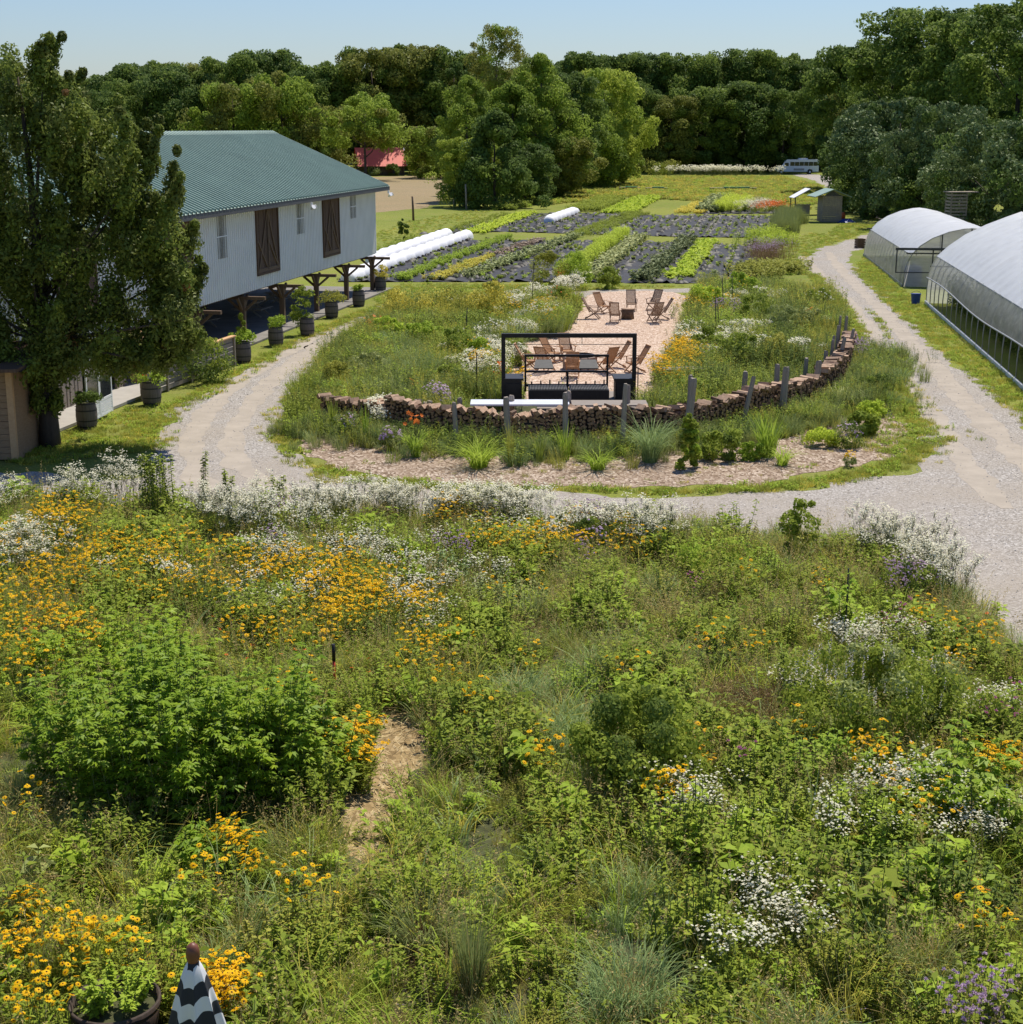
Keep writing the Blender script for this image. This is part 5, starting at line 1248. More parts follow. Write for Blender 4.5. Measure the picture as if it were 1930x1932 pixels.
shrub('lavender_clump','plant','grey-violet flower spikes at the left end of the firewood wall',655,832,36,60,L_grey,.07,'vase',None,fl=(F_lilac,50,.03))
shrub('bright_weed','plant','lime-green leafy weed rising behind the left end of the firewood wall',715,770,40,42,L_lime,.12,'vase')
shrub('sapling','tree','small young tree in the grass between barn and black cloth',761,452,18,44,L_dark,.22,'tall',nc=14)
shrub('leafy_bush','bush','round green bush beside the red-roofed cabin',795,331,52,54,L_olive,.4,'round',nc=40)
shrub('leafy_bush','bush','small dark conical bush before the cabin wall',741,332,22,26,L_dark,.3,'tall',nc=20)
shrub('leafy_bush','bush','low grey-green bush left of the white chair near the cabin',704,332,30,18,L_grey,.3,'round',nc=16)
shrub('far_green_shrub','shrub','wide light green shrub left of the dark lean-to',1245,330,72,24,L_olive,.35,'broad',L_mid,nc=40)
def clumpgrass(name, label, x, y, wd, hd, mat, cat='ornamental grass', wid=.02, n=160, arch=(.5,1.5), droop=.6, mat2=None, heads=0, fl=None, group=None):
    q = P(x, y); ppm = FPX/(q.y*cP+H*sP); h_ = hd/(y-240)*10; r_ = wd/ppm/2*1.15; h_ *= 1.12
    me = g_grass(name, [mat, mat2 or mat], n, r_*.25, (h_*.6, h_*1.3), (arch[0]*r_/h_, arch[1]*r_/h_), wid, droop, int(x+y), heads)
    e = empty(name, q, 0, label, cat, group); obj('leaves', me, e)
    if fl:
        rg = np.random.default_rng(int(x)); k = fl[1]; p = disc(k, r_*.6, rg); p[:,2] = rg.uniform(h_*.85, h_*1.15, k); b = VB()
        V, Q = petals(p, unit(rg.normal(0,.5,(k,3))+np.array([0,-.8,.4])), fl[2], 6, .5, -.25, rg); b.add(V, Q, 0); V, Q = stems_geo(p*np.array([.3,.3,0]), p, .006); b.add(V, Q, 1); obj('flowers', b.mesh('flowers', [fl[0], M_stem]), e)
    return e
clumpgrass('daylily','clump of strap leaves with orange daylily blooms before the firewood wall',785,862,62,68,L_bright,'plant',.028,110,fl=(F_orange,11,.09),mat2=L_mid)
clumpgrass('fountain_grass','large fountain of pale green arching grass before the firewood wall',903,882,112,66,L_bright,wid=.022,n=240,mat2=L_mid,heads=14)
clumpgrass('dry_grass_clump','narrow tan and green upright grass tuft before the wall, right of the fountain grass',963,880,40,84,L_olive,wid=.010,n=90,arch=(.2,.8),droop=.2,mat2=L_mid)
clumpgrass('iris','sword-leaved iris clump left of the small purple aster',690,838,26,60,L_bright,'plant',.03,26,(.1,.5),.05)
clumpgrass('iris','sword-leaved iris at the far left end of the firewood wall',630,822,34,62,L_mid,'plant',.03,40,(.1,.5),.05)
clumpgrass('iris','bright sword leaves at the foot of the middle post of the wall',1066,868,60,66,L_bright,'plant',.03,50,(.2,.8),.1)
clumpgrass('daylily','fresh arching daylily leaves low before the middle of the wall',1128,886,88,50,L_bright,'plant',.026,130)
clumpgrass('iris','thin sparse leaf tuft between the dry grass and the middle post',1018,872,44,52,L_mid,'plant',.02,26,(.2,.8),.1)
clumpgrass('blue_grass','big blue-grey ornamental grass before the wall, right of the grill station',1226,872,96,92,L_blue,wid=.022,n=260,droop=.45)
clumpgrass('iris','large stand of bright green sword leaves before the bending wall',1448,862,104,78,L_bright,'plant',.035,120,(.15,.75),.12)
clumpgrass('daylily','yellow-green arching leaves at the foot of the large sword-leaf stand',1476,878,64,42,L_bright,'plant',.026,90)
clumpgrass('fountain_grass','loose dark arching grass where the wall bends away',1530,806,80,70,L_mid,wid=.02,n=160)
clumpgrass('fountain_grass','feathery grass right of the receding wall, behind the lime bush',1585,776,70,66,L_grey,wid=.018,n=160)
clumpgrass('broad_leaf_weed','single broad-leaved tuft on the verge by the drive',1708,782,26,30,L_mid,'plant',.05,12,(.3,.9),.2)

for (x_,y_,w_,h_,mt,L_,shp,fl_,lb) in [
 (1330,598,64,52,L_lime,.10,'round',(F_yel,60,.05),'lime and yellow flowering bush at the upper right edge of the patio'),
 (1392,575,60,52,L_bright,.10,'round',(F_yel,30,.05),'bright green bush behind the pair of thin poles'),
 (1425,615,66,48,L_mid,.09,'round',None,'green bush in the middle of the right garden bed'),
 (1475,640,70,52,L_grey,.08,'round',None,'bluish feathery bush inside the right garden bed'),
 (1330,690,60,62,L_mid,.09,'tall',None,'tall green weeds before the orange flowers, right of the patio'),
 (1400,705,74,64,L_mid,.09,'round',L_bright and None,'large dark green leafy mass left of the bending firewood wall'),
 (1470,700,70,58,L_olive,.09,'round',None,'green leafy mass inside the bend of the firewood wall'),
 (1530,640,60,50,L_grey,.08,'round',None,'grey-green bush at the outer edge of the right bed, by the drive'),
 (1540,590,56,40,L_mid,.09,'round',(F_white,60,.05),'white-topped bush near the drive at the upper right of the garden'),
 (1300,760,60,40,L_bright,.09,'round',None,'light green weeds below the rough plank table'),
 (1150,545,40,34,L_mid,.09,'round',None,'small green clump at the top edge of the patio'),
 (1082,545,60,60,L_bright,.09,'tall',None,'tall bright green weed mass beside the vegetable rows, left of the patio'),
 (1032,545,56,62,L_olive,.09,'tall',None,'olive weed mass beside the vegetable rows, left of the bright one'),
 (1050,588,44,40,L_mid,.08,'round',(F_orange,30,.06),'bush with orange flowers at the upper left edge of the patio'),
 (905,700,54,56,L_bright,.09,'tall',(F_yel,30,.05),'yellow flowering weeds beside the pole left of the grill station'),
 (860,690,60,60,L_mid,.09,'round',None,'green bush in the middle of the left garden bed'),
 (800,660,64,44,L_bright,.10,'round',None,'light green bush behind the grasses of the left garden bed'),
 (730,655,56,46,L_lime,.12,'round',None,'lime-green weed cluster at the upper left of the garden'),
 (700,720,64,46,L_grey,.08,'round',None,'grey-green mound in the left garden bed'),
 (640,740,60,46,L_olive,.08,'round',None,'olive mound at the left edge of the garden by the drive'),
 (850,745,56,46,L_mid,.08,'round',None,'dark green mound behind the pink flowering bush'),
 (925,660,60,50,L_grey,.06,'round',(F_white,220,.045),'white starry flower bush left of the black frame'),
 (975,690,44,40,L_mid,.06,'round',(F_white,120,.045),'white and green bush seen through the left of the black frame')]:
    shrub('garden_bush','bush',lb,x_,y_,w_*1.1,h_*1.25,mt,L_*1.25,shp,None,'bushes in the garden island',fl_,26,170,.2,bottom=.0)
# garden stuff: tall grasses and flowers filling the island
gm = [g_grass('gg0',[L_grey,L_grey],90,.28,(.6,1.0),(.1,.55),.014,.3,1), g_grass('gg1',[L_mid,L_olive],80,.28,(.5,.9),(.1,.5),.013,.3,2,6,1), g_grass('gg2',[L_olive,L_gold],80,.26,(.5,.8),(.1,.6),.012,.35,3,8,1), g_grass('gg3',[L_blue,L_blue],80,.26,(.6,.95),(.15,.7),.016,.4,4)]
gh = [g_forb('gf0',[L_mid,M_stem],14,.28,(.4,.75),.08,.4,18,5), g_forb('gf1',[L_bright,M_stem],12,.28,(.4,.7),.08,.45,18,6), g_forb('gf2',[L_dark,M_stem],14,.26,(.5,.9),.07,.3,22,7)]
ISW = wpoly([(745,590),(700,612),(650,660),(606,700),(575,742),(545,775),(560,800),(620,788),(760,800),(950,808),(1170,808),(1400,782),(1520,745),(1570,690),(1585,640),(1596,600),(1560,560),(1330,548),(1312,565),(1303,600),(1290,640),(1262,700),(1240,770),(940,770),(950,700),(985,645),(1050,638),(1080,605),(1090,570),(860,588)])
def zones_w(X, Y, zones, base=0, z=.6):
    dx, dy = Qn(X, Y, np.full_like(X, z)); w_ = np.full(len(X), float(base))
    for (cx, cy_, rx, ry, a) in zones: w_ = w_ + a*np.exp(-(((dx-cx)/rx)**2+((dy-cy_)/ry)**2)*1.2)
    return w_
def pick(W, rg=RG):
    W = np.stack(W, 1); W = np.maximum(W, 0); cs = np.cumsum(W, 1); u = rg.uniform(0, 1, len(W))*cs[:,-1]; return (u[:,None] > cs).sum(1).clip(0, W.shape[1]-1)
pp = scat(ISW, 10); pp = pp[~((pp[:,0] > DA.x-.8) & (pp[:,0] < DB.x+.15) & (pp[:,1] > DA.y-1.6) & (pp[:,1] < DA.y+3.4))]; NZ = [Noise2(s_, 3.5) for s_ in range(90, 98)]
W = [zones_w(pp[:,0],pp[:,1],[(700,700,90,60,1.5),(1440,590,70,40,1.5)],.3)*NZ[0](pp)**2, zones_w(pp[:,0],pp[:,1],[(850,700,100,60,1)],.5)*NZ[1](pp)**2, zones_w(pp[:,0],pp[:,1],[(620,730,60,40,1),(1550,620,50,60,2)],.4)*NZ[2](pp)**2, zones_w(pp[:,0],pp[:,1],[(760,690,60,40,1),(1490,620,60,30,1.5)],.08)*NZ[3](pp)**2,
     zones_w(pp[:,0],pp[:,1],[(1400,680,120,60,3),(900,640,60,60,1)],.3)*NZ[4](pp)**2, zones_w(pp[:,0],pp[:,1],[(1360,600,60,60,2),(840,650,60,40,1.5),(720,650,40,20,1.5)],.15)*NZ[5](pp)**2, zones_w(pp[:,0],pp[:,1],[(1440,670,100,60,2)],.2)*NZ[6](pp)**2]
hsc = .95+.75*NZ[7](pp)**1.5
ix = pick(W); scatter('garden_grass', gm+gh, pp, RG.uniform(.7,1.15,len(pp))*hsc, ix, 'tall mixed grasses and leafy perennials filling the garden island', 'grass')
fm = [g_froth('fw0',[F_white,M_stem,L_olive],170,.3,(.6,.9),.03,1), g_flower('fy0',[F_yel,F_cone,M_stem,L_mid],14,.25,(.7,.95),.045,9,.6,.2,2), g_flower('fo0',[F_orange,F_cone,M_stem,L_mid],7,.2,(.7,.95),.06,6,.6,-.1,3), g_ball('fl0',[F_lilac,M_stem,L_grey],14,.25,(.7,.95),.035,4,12)]
def clear_mask(pp):
    k = np.ones(len(pp), bool)
    for (x_, y_, r_) in ((222,1968,.60),(232,2060,.85),(363,2050,.42),(320,2080,.5)):
        q_ = P(x_, y_); k &= np.hypot(pp[:,0]-q_.x, pp[:,1]-q_.y) > r_
    return k
def flower_zone(name, label, cat, protos, zones, hz, tall=1.0, rg=RG, spread=1.0):
    """zones: (x, y, rx, ry, count, proto) in the photo, at flower height hz"""
    P_, I_ = [], []
    for z_ in zones:
        cx, cy_, rx, ry, n, pi = z_; a = rg.uniform(0,6.283,n); r_ = np.sqrt(rg.uniform(0,1,n))*(1+.35*rg.normal(0,1,n)*.6); p = Pn(cx+rx*r_*np.cos(a)*spread, cy_+ry*r_*np.sin(a)*spread, hz)
        P_.append(p[:,:2]); I_.append(np.full(n, pi) if isinstance(pi, int) else rg.choice(pi, n))
    p = np.concatenate(P_); i = np.concatenate(I_); k_ = clear_mask(p); p = p[k_]; i = i[k_]; return scatter(name, protos, p, rg.uniform(.75,1.1,len(p))*tall, i, label, cat)
flower_zone('garden_flowers','scattered white, yellow and orange flowers in the garden island','flowers',fm,[(915,650,50,40,34,0),(1010,560,60,25,30,0),(1030,575,25,20,26,1),(1075,520,22,14,14,0),(1055,510,5,6,3,2),(905,668,14,10,9,1),(935,690,8,5,3,2),(985,700,8,12,5,1),(1290,650,25,22,42,1),(1310,640,30,20,20,1),(1340,620,60,20,26,0),(1330,645,30,10,10,0),(1400,615,40,12,14,0),(1340,560,60,10,22,1),(1400,550,60,10,14,0),(1370,570,30,6,20,3),(1480,640,60,10,14,0),(720,755,18,10,14,0),(765,715,3,3,1,2),(880,640,8,5,4,1),(1250,680,14,16,20,1),(700,600,20,8,6,2),(1520,585,10,6,5,2),(1620,640,14,6,16,3),(950,560,30,30,20,1),(1300,660,12,30,16,1),(1275,690,10,20,10,1),(905,665,16,10,8,1)],1.05,1.22)
# short grass tufts on verges and lawns
tg = [g_grass('vt0',[L_mid,L_dry],45,.16,(.06,.16),(.2,.9),.012,.2,1), g_grass('vt1',[L_olive,L_dry],45,.16,(.07,.20),(.2,.9),.012,.2,2), g_grass('vt2',[L_gold,L_dry],40,.14,(.05,.13),(.2,.9),.013,.2,3), g_forb('vt3',[L_bright,M_stem],8,.14,(.06,.14),.05,.7,8,4)]
VP_ = []
def along(dp, width, dens, closed=False):
    w_ = [P(*q) for q in dp]
    for a, b in zip(w_[:-1], w_[1:]):
        L = (b-a).length; k = int(L*dens*width); t = RG.uniform(0,1,k); o_ = np.clip(RG.normal(0, width/3, k), -width*.55, width*.55); d = (b-a).normalized()
        VP_.append(np.stack([a.x+(b.x-a.x)*t-d.y*o_, a.y+(b.y-a.y)*t+d.x*o_], -1))
along([(298,850),(300,805),(335,768),(400,738),(470,696),(540,656),(610,622),(690,592),(740,572)], 1.0, 16)
along([(690,615),(645,650),(600,692),(560,742),(528,780),(515,815),(535,852),(600,885),(720,912),(900,928)], 1.0, 16)
along([(1200,930),(1450,925),(1600,905),(1695,880),(1732,860),(1742,830),(1730,790),(1692,735),(1652,680),(1624,630),(1598,590),(1568,555),(1535,518)], .75, 26)
along([(1614,508),(1664,558),(1726,613),(1798,673),(1880,743),(1940,793),(2110,925)], .6, 16)
along([(1620,680),(1660,720),(1700,760),(1722,800),(1726,840),(1700,870)], 2.2, 9)
along([(1640,585),(1670,620),(1680,640)], .3, 16); along([(1830,815),(1842,830)], .3, 16)
VP_.append(scat(wpoly([(60,880),(290,850),(298,800),(330,765),(250,770),(200,790),(0,870)]), 24)); VP_.append(scat(wpoly([(560,800),(620,800),(600,835),(545,830),(525,800),(560,745),(600,700),(640,660),(660,650),(620,730)]), 18))
VP_.append(scat(wpoly([(300,770),(440,700),(520,660),(600,620),(700,580),(690,594),(540,656),(400,738),(335,768)]), 14)); VP_.append(scat(wpoly([(1618,500),(1665,555),(1730,610),(1800,672),(1880,740),(1940,790),(1940,745),(1750,585),(1745,575),(1700,545),(1630,485)]), 20))
VP_.append(scat(wpoly([(1540,840),(1690,800),(1660,740),(1640,690),(1690,735),(1735,790),(1738,830),(1690,878),(1600,900),(1690,860)]), 14))
for dp_, dn_ in (([(900,924),(1200,932),(1450,930),(1600,910),(1700,884),(1690,868),(1600,893),(1450,914),(1200,922),(900,914)],26),([(1440,470),(1530,440),(1620,445),(1540,470),(1520,490),(1535,520),(1470,520)],7),([(700,560),(760,535),(1080,537),(1310,541),(1090,550),(860,575),(740,590)],10),([(700,480),(860,440),(930,398),(880,398),(760,420),(710,440)],3),([(560,912),(700,915),(900,930),(890,915),(700,900),(600,880)],22),([(1590,420),(1650,425),(1650,434),(1600,450),(1560,440)],8)): VP_.append(scat(wpoly(dp_), dn_))
pv = np.concatenate(VP_); nv = Noise2(123, 2.0)(pv); pv = pv[RG.uniform(0,1,len(pv)) < .25+nv]
scatter('verge_grass', tg, pv, RG.uniform(.6,1.35,len(pv)), RG.integers(0,4,len(pv)), 'short ragged grass tufts along the gravel edges and lawns', 'grass')
st_me = []
for k_ in range(4):
    bm = bmesh.new(); bmesh.ops.create_icosphere(bm, subdivisions=1, radius=.03); rr_ = random.Random(k_)
    for v in bm.verts: v.co *= rr_.uniform(.7,1.25); v.co.z *= .6
    m_e = bpy.data.meshes.new('stone'); bm.to_mesh(m_e); bm.free(); m_e.materials.append(M_stones); st_me.append(m_e)
gp = scat(wpoly([q for q in GRAVEL if q[1] > 560]+[]), 1)[:0]
near_gr = wpoly([(200,905),(270,898),(298,850),(335,768),(470,696),(610,622),(690,596),(645,650),(560,742),(515,815),(535,852),(600,885),(900,930),(1200,935),(1450,932),(1700,893),(1752,830),(1700,735),(1606,590),(1540,518),(1600,500),(1720,615),(1870,745),(2100,930),(2300,1300),(1980,1290),(1850,1150),(1700,1080),(1400,1040),(900,1020),(300,1000)])
gp = scat(near_gr, 26); gp = gp[RG.uniform(0,1,len(gp)) < .3+.7*Noise2(55,1.6)(gp)]
scatter('loose_stones', st_me, gp, RG.uniform(.3,1.1,len(gp))**1.5, RG.integers(0,4,len(gp)), 'loose pale stones lying on the gravel drive', 'stones', .5)
fa = scat(wpoly([(930,398),(1000,384),(1110,345),(1200,334),(1470,334),(1545,350),(1560,372),(1510,404),(1490,384),(1300,380),(1180,372)]), 1.7); fa = fa[RG.uniform(0,1,len(fa)) < .35+.65*Noise2(44,9.0)(fa)]
fgm = [g_forb('fg%d'%i_,[m__,M_stem],16,.5,(.12,.45),.16,.5,16,140+i_,.1,.4) for i_, m__ in enumerate((L_bright,L_olive,L_gold))]
scatter('field_grass', fgm, fa, RG.uniform(.6,1.2,len(fa)), RG.choice([0,1,1,2],len(fa)), 'lush bright green cover crop of the far field', 'grass')
sd_ = np.concatenate([scat(wpoly(CLOTH1), 1.5), scat(wpoly(CLOTH2), 1.0)]); uu_ = sd_[:,0]*math.cos(.165)-sd_[:,1]*math.sin(.165); sd_[:,0] += (np.round(uu_/.75)*.75-uu_)*.85; sd_ = sd_[RG.uniform(0,1,len(sd_)) < Noise2(45,7.0)(sd_)]
scatter('seedlings', [g_forb('sd%d'%i_,[m__,M_stem],5,.12,(.08,.25),.13,.6,9,160+i_,.1,.5) for i_, m__ in enumerate((L_mid,L_kaled,L_bright))], np.column_stack([sd_, np.full(len(sd_),.06)]), RG.uniform(.6,1.4,len(sd_)), RG.integers(0,3,len(sd_)), 'small young crop plants and weeds dotting the black ground cloth', 'seedlings')
# sparse weeds on gravel and mulch
pw = scat(wpoly(GRAVEL[:1]+GRAVEL[1:]), .12); 
scatter('gravel_weeds', tg, np.concatenate([pw, scat(MULCHW, .5)]), RG.uniform(.3,.8,len(pw)+0).tolist()+[.5]*0 if False else .5, 0, '', '') if False else None
pm = scat(MULCHW, 1.2); scatter('mulch_weeds', tg, pm, RG.uniform(.4,.9,len(pm)), RG.integers(0,4,len(pm)), 'few small weeds sprouting in the mulch and chips', 'weeds')
# low plants hugging the foot of the firewood wall
pts = []
for k in range(1900):
    s_ = RG.uniform(0, S); p, d = wat(s_); nn = Vector((d.y,-d.x,0)); q = p + nn*(.40+abs(RG.normal(0,.95))); pts.append((q.x,q.y))
scatter('wall_foot_plants', gh+gm, np.array(pts), RG.uniform(.3,1.1,len(pts)), RG.choice([0,1,2,2,3,3,4,5,6],len(pts)), 'low dark green plants along the foot of the firewood wall', 'plants')
# ================================================================== TREES
T_oak = leafmat('oak_leaf', (.045,.078,.016), (.105,.155,.034), .42, .6, .15, .12); T_dk = leafmat('dark_tree_leaf', (.028,.056,.016), (.068,.110,.028), .38, .6, .15, .12)
T_lt = leafmat('light_tree_leaf', (.075,.125,.018), (.15,.21,.035), .4, .6, .15, .15); T_yl = leafmat('yellowish_tree_leaf', (.11,.16,.022), (.20,.25,.05), .42, .6, .15, .15)
T_cd = leafmat('cedar_leaf', (.035,.062,.032), (.085,.125,.06), .15, .6, .2, .2); T_ol = leafmat('olive_tree_leaf', (.06,.08,.018), (.125,.14,.035), .35, .6, .15, .15)
CR = {}
KINDS = dict(oak=(T_oak,T_dk,.10,120,230,.036,'broad',.125), dark=(T_dk,T_oak,.08,115,220,.036,'round',.13), light=(T_lt,T_ol,.08,110,230,.034,'round',.12), yellow=(T_yl,T_lt,.06,100,220,.034,'round',.12),
  tall=(T_lt,T_oak,.05,120,220,.034,'tall',.13), cedar=(T_cd,T_dk,.02,150,200,.030,'round',.10), cone=(T_dk,T_oak,.02,120,200,.034,'cone',.12), airy=(T_ol,T_lt,.45,80,150,.034,'round',.12),
  lifted=(T_lt,T_ol,.40,80,200,.034,'round',.12), olive=(T_ol,T_oak,.08,115,230,.036,'broad',.125))
def crown(kind, v, asp=1.0):
    asp = min((.7,1.0,1.4,1.9,2.6), key=lambda q: abs(math.log(q/asp))); k = (kind, v%2, asp)
    if k in CR: return CR[k], asp
    m1, m2, bt, nc, nl, L, shp, cr = KINDS[kind]; f = max(.8, min(1.6, asp))
    CR[k] = g_crown('crown', m1, asp, 1, bt, int(nc*f), nl, L, sum(ord(c) for c in kind)*10+v%2, shp, cr, m2); return CR[k], asp
TRK = [trunk_geo(1, .02, 7, 5+i, spread=.45).mesh('trunk', [M_bark]) for i in range(3)]
def tree(x, top, base, wd, kind, v, label, group='trees around the farm', trunk=True):
    q = P(x, base); dep = q.y*cP+H*sP; ppm = FPX/dep; w_ = wd/ppm*1.22
    # height from the projected top
    up_ = (966-top)/FPX; h_ = H + (q.y*(up_*cP - sP))/(cP + up_*sP)
    e = empty('tree', q, RG.uniform(0,6.28), label, 'tree', group)
    me, asp = crown(kind, v, h_/w_); c = obj('crown', me, e); c.scale = (w_, w_*RG.uniform(.9,1.1), h_/asp)
    t = obj('trunk', TRK[v%3], e); t.scale = (h_, h_, h_*.8)
    return e
TR = [
 (190,172,332,110,'dark',0,'small dark treetop just right of the big near tree, far behind the barn'),
 (285,150,328,120,'oak',0,'rounded dark tree at the left end of the far treeline'),
 (360,120,328,130,'dark',1,'dark rounded tree rising behind the left part of the barn roof'),
 (432,104,328,120,'oak',1,'far tree above the barn roof, left of the tallest dome'),
 (512,88,326,135,'dark',2,'broad dark dome, tallest tree above the barn ridge'),
 (442,150,335,150,'light',0,'mid-green tree in front of the treeline above the barn roof'),
 (535,135,335,140,'light',1,'sunlit light green tree in front of the dark dome above the barn'),
 (622,112,328,120,'oak',2,'grey-green tree between the dark dome and the billowy olive tree'),
 (705,88,328,130,'olive',0,'billowy olive-topped tree high above the red-roofed cabin'),
 (780,80,326,140,'olive',1,'large rounded olive tree right of the one above the cabin'),
 (860,92,326,120,'oak',0,'dark rounded tree left of the tall airy tree'),
 (600,240,336,110,'olive',1,'low green tree touching the far end of the barn roof'),
 (690,180,340,130,'lifted',2,'light feathery tree right in front of the red-roofed cabin'),
 (752,205,326,90,'yellow',0,'yellow-green tree behind the cabin roof'),
 (828,238,336,110,'light',0,'light green tree between the cabin and the central trees'),
 (935,44,366,84,'airy',0,'tallest airy tree with a bare pale trunk in the central group'),
 (884,135,380,100,'tall',0,'feathery light green tree at the left edge of the central group'),
 (934,205,392,150,'cone',0,'dark conical evergreen low in the central group'),
 (965,150,375,120,'tall',1,'green tree directly under the tallest airy one'),
 (1015,92,372,120,'tall',2,'tall full green tree in the middle of the central group'),
 (1068,128,366,110,'dark',0,'dark tree right of the middle of the central group'),
 (1140,122,352,115,'yellow',1,'yellow-green tree at the right end of the central group'),
 (1110,200,356,90,'tall',0,'lower green tree before the yellow-green one'),
 (1176,215,348,60,'light',1,'slim green tree at the right tip of the central group'),
 (876,256,390,90,'yellow',0,'small bright lime-green tree before the dark evergreen'),
 (990,270,384,100,'dark',1,'low dark tree at the foot of the central group'),
 (1055,260,374,100,'olive',0,'low olive tree at the right foot of the central group'),
 (1100,94,323,120,'dark',2,'dark far tree just right of the tall central tree'),
 (1160,97,322,110,'oak',1,'far treeline tree above the yellow-green central one'),
 (1225,92,322,110,'dark',0,'dark far treeline tree over the left end of the field'),
 (1290,96,322,110,'oak',2,'far treeline tree over the middle of the field'),
 (1345,104,322,100,'dark',1,'far treeline tree left of the rounded highest one'),
 (1392,84,322,110,'oak',0,'rounded highest tree in the middle of the far treeline'),
 (1452,97,322,110,'oak',1,'far treeline tree right of the rounded highest one'),
 (1508,104,323,100,'dark',2,'dark far tree above the shuttle bus'),
 (1262,178,327,90,'olive',0,'lower lit tree before the dark treeline, over the pale shrub border'),
 (1405,150,326,110,'dark',0,'lower dark tree before the treeline, above the lean-to right side'),
 (1330,160,326,110,'oak',2,'lower tree before the treeline, above the lean-to'),
 (1195,150,326,90,'oak',0,'lower dark tree at the left corner of the far field'),
 (1475,165,327,100,'oak',1,'lower tree just left above the shuttle bus'),
 (1632,104,356,130,'olive',1,'pale-topped tree where the treeline meets the right bank'),
 (1620,78,362,150,'oak',2,'tree rising on the right bank, left of the tallest ones'),
 (1618,200,364,80,'olive',0,'lower tree just right of the shuttle bus'),
 (1712,2,385,170,'oak',0,'tallest tree of the right bank reaching the top of the picture'),
 (1668,70,375,120,'oak',1,'tree left under the tallest one on the right bank'),
 (1800,14,395,170,'oak',1,'tall tree right of the tallest one on the right bank'),
 (1900,-20,410,190,'oak',2,'tall tree at the top right corner'),
 (2040,-40,420,220,'oak',0,'tall tree beyond the right edge'),
 (1640,190,394,140,'cedar',0,'grey-green cedar at the left end of the right bank, beside the drive'),
 (1690,180,412,190,'cedar',1,'wide grey-green cedar in the middle of the right bank'),
 (1770,190,432,170,'cedar',2,'dull green cedar behind the slatted tower'),
 (1860,225,462,190,'cedar',0,'broad cedar behind the two greenhouses'),
 (1960,220,475,210,'cedar',1,'cedar at the right edge behind the large greenhouse'),
 (1650,250,384,90,'cedar',2,'small cedar beside the end of the drive'),
 (1640,280,402,110,'dark',1,'low dark tree at the foot of the right bank beside the drive'),
 (1735,300,432,120,'dark',2,'low dark tree behind the smaller greenhouse'),
 (2120,150,560,330,'cedar',2,'large cedar beyond the right edge, behind the greenhouse'),
]
for r_ in TR: 
    if r_[0] > 2000: continue
    tree(*r_)
# the wood behind, one mass
n_ = 230; zx = RG.uniform(-260, 300, n_); zy = RG.uniform(385, 470, n_)
# side masses left and right
k_ = 70; zx = np.concatenate([zx, RG.uniform(62, 150, k_), RG.uniform(-260,-95,40)]); zy = np.concatenate([zy, RG.uniform(150, 400, k_), RG.uniform(250,400,40)])
ok = ~((zx > 40) & (zy < 380) & (zx < 42+.17*zy*1.0))
zx = zx[ok]; zy = zy[ok]
wk = []
for i, kk in enumerate(('oak','dark','olive','oak','dark')):
    me = crown(kk, i%3, 1.4)[0].copy(); V = np.empty(len(me.vertices)*3, np.float32); me.vertices.foreach_get('co', V); V = V.reshape(-1,3)*np.array([13.5,13.5,13.0]); me.vertices.foreach_set('co', V.astype(np.float32).ravel()); me.update(); wk.append(me)
scatter('woodland', wk, np.stack([zx, zy, np.full(len(zx), -1.)], -1), RG.uniform(.8,1.15,len(zx))*np.where(zy<380,1.0,1.35), RG.integers(0,5,len(zx)), 'dark wood massed behind the field and along the right bank', 'wood', .02)
uu = [g_forb('us%d'%i,[T_dk,M_stem],20,1.2,(1.0,2.4),.4,.6,20,80+i,.1,.4) for i in range(2)]
px_ = np.concatenate([RG.uniform(20,110,240), RG.uniform(-10,20,60)]); py_ = np.concatenate([RG.uniform(366,384,240), RG.uniform(290,380,60)])
e1 = [P(RG.uniform(1580,1800), 0+0+400) for _ in range(0)]
scatter('undergrowth', uu, np.stack([px_,py_],-1), RG.uniform(.8,1.6,len(px_)), RG.integers(0,2,len(px_)), 'dark undergrowth at the foot of the far wood', 'undergrowth')

# ---- the big near tree on the left
T_near = leafmat('near_tree_leaf', (.030,.058,.014), (.125,.16,.032), .35, .55, .2, .5); T_near2 = leafmat('near_tree_leaf_dark', (.028,.048,.014), (.085,.105,.025), .3, .55, .2, .4)
T_red = leafmat('near_tree_leaf_rust', (.10,.05,.025), (.16,.10,.045), .25, .5, .3, .4)
rg = np.random.default_rng(99); q0 = P(95,842); e = empty('pear_tree', q0, 0, 'big dense dark tree close by at the left, hiding the near half of the barn', 'tree')
cen, rad = [], []
def blob(x, y, rx, ry, n, dr=(-2.2,2.4), rr=(.28,.62)):
    for _ in range(n):
        a = rg.uniform(0,6.283); k = math.sqrt(rg.uniform(0,1)); X = x+rx*k*math.cos(a); Y = y+ry*k*math.sin(a); yy = q0.y + rg.uniform(*dr)*max(.3, 1-abs(k)**2*.6)
        up_ = (966-Y)/FPX; z = H + yy*(up_*cP-sP)/(cP+up_*sP); dep = yy*cP-(z-H)*sP
        cen.append(((X-965)/FPX*dep - q0.x, yy-q0.y, z)); rad.append(rg.uniform(*rr))
blob(80,190,28,90,26,(-1,1),(.25,.5)); blob(85,120,10,30,8,(-.4,.4),(.2,.32)); blob(15,170,16,60,12,(-1,1),(.25,.45)); blob(130,260,60,80,34); blob(200,320,60,90,44); blob(60,360,110,130,70); blob(250,420,50,110,36)
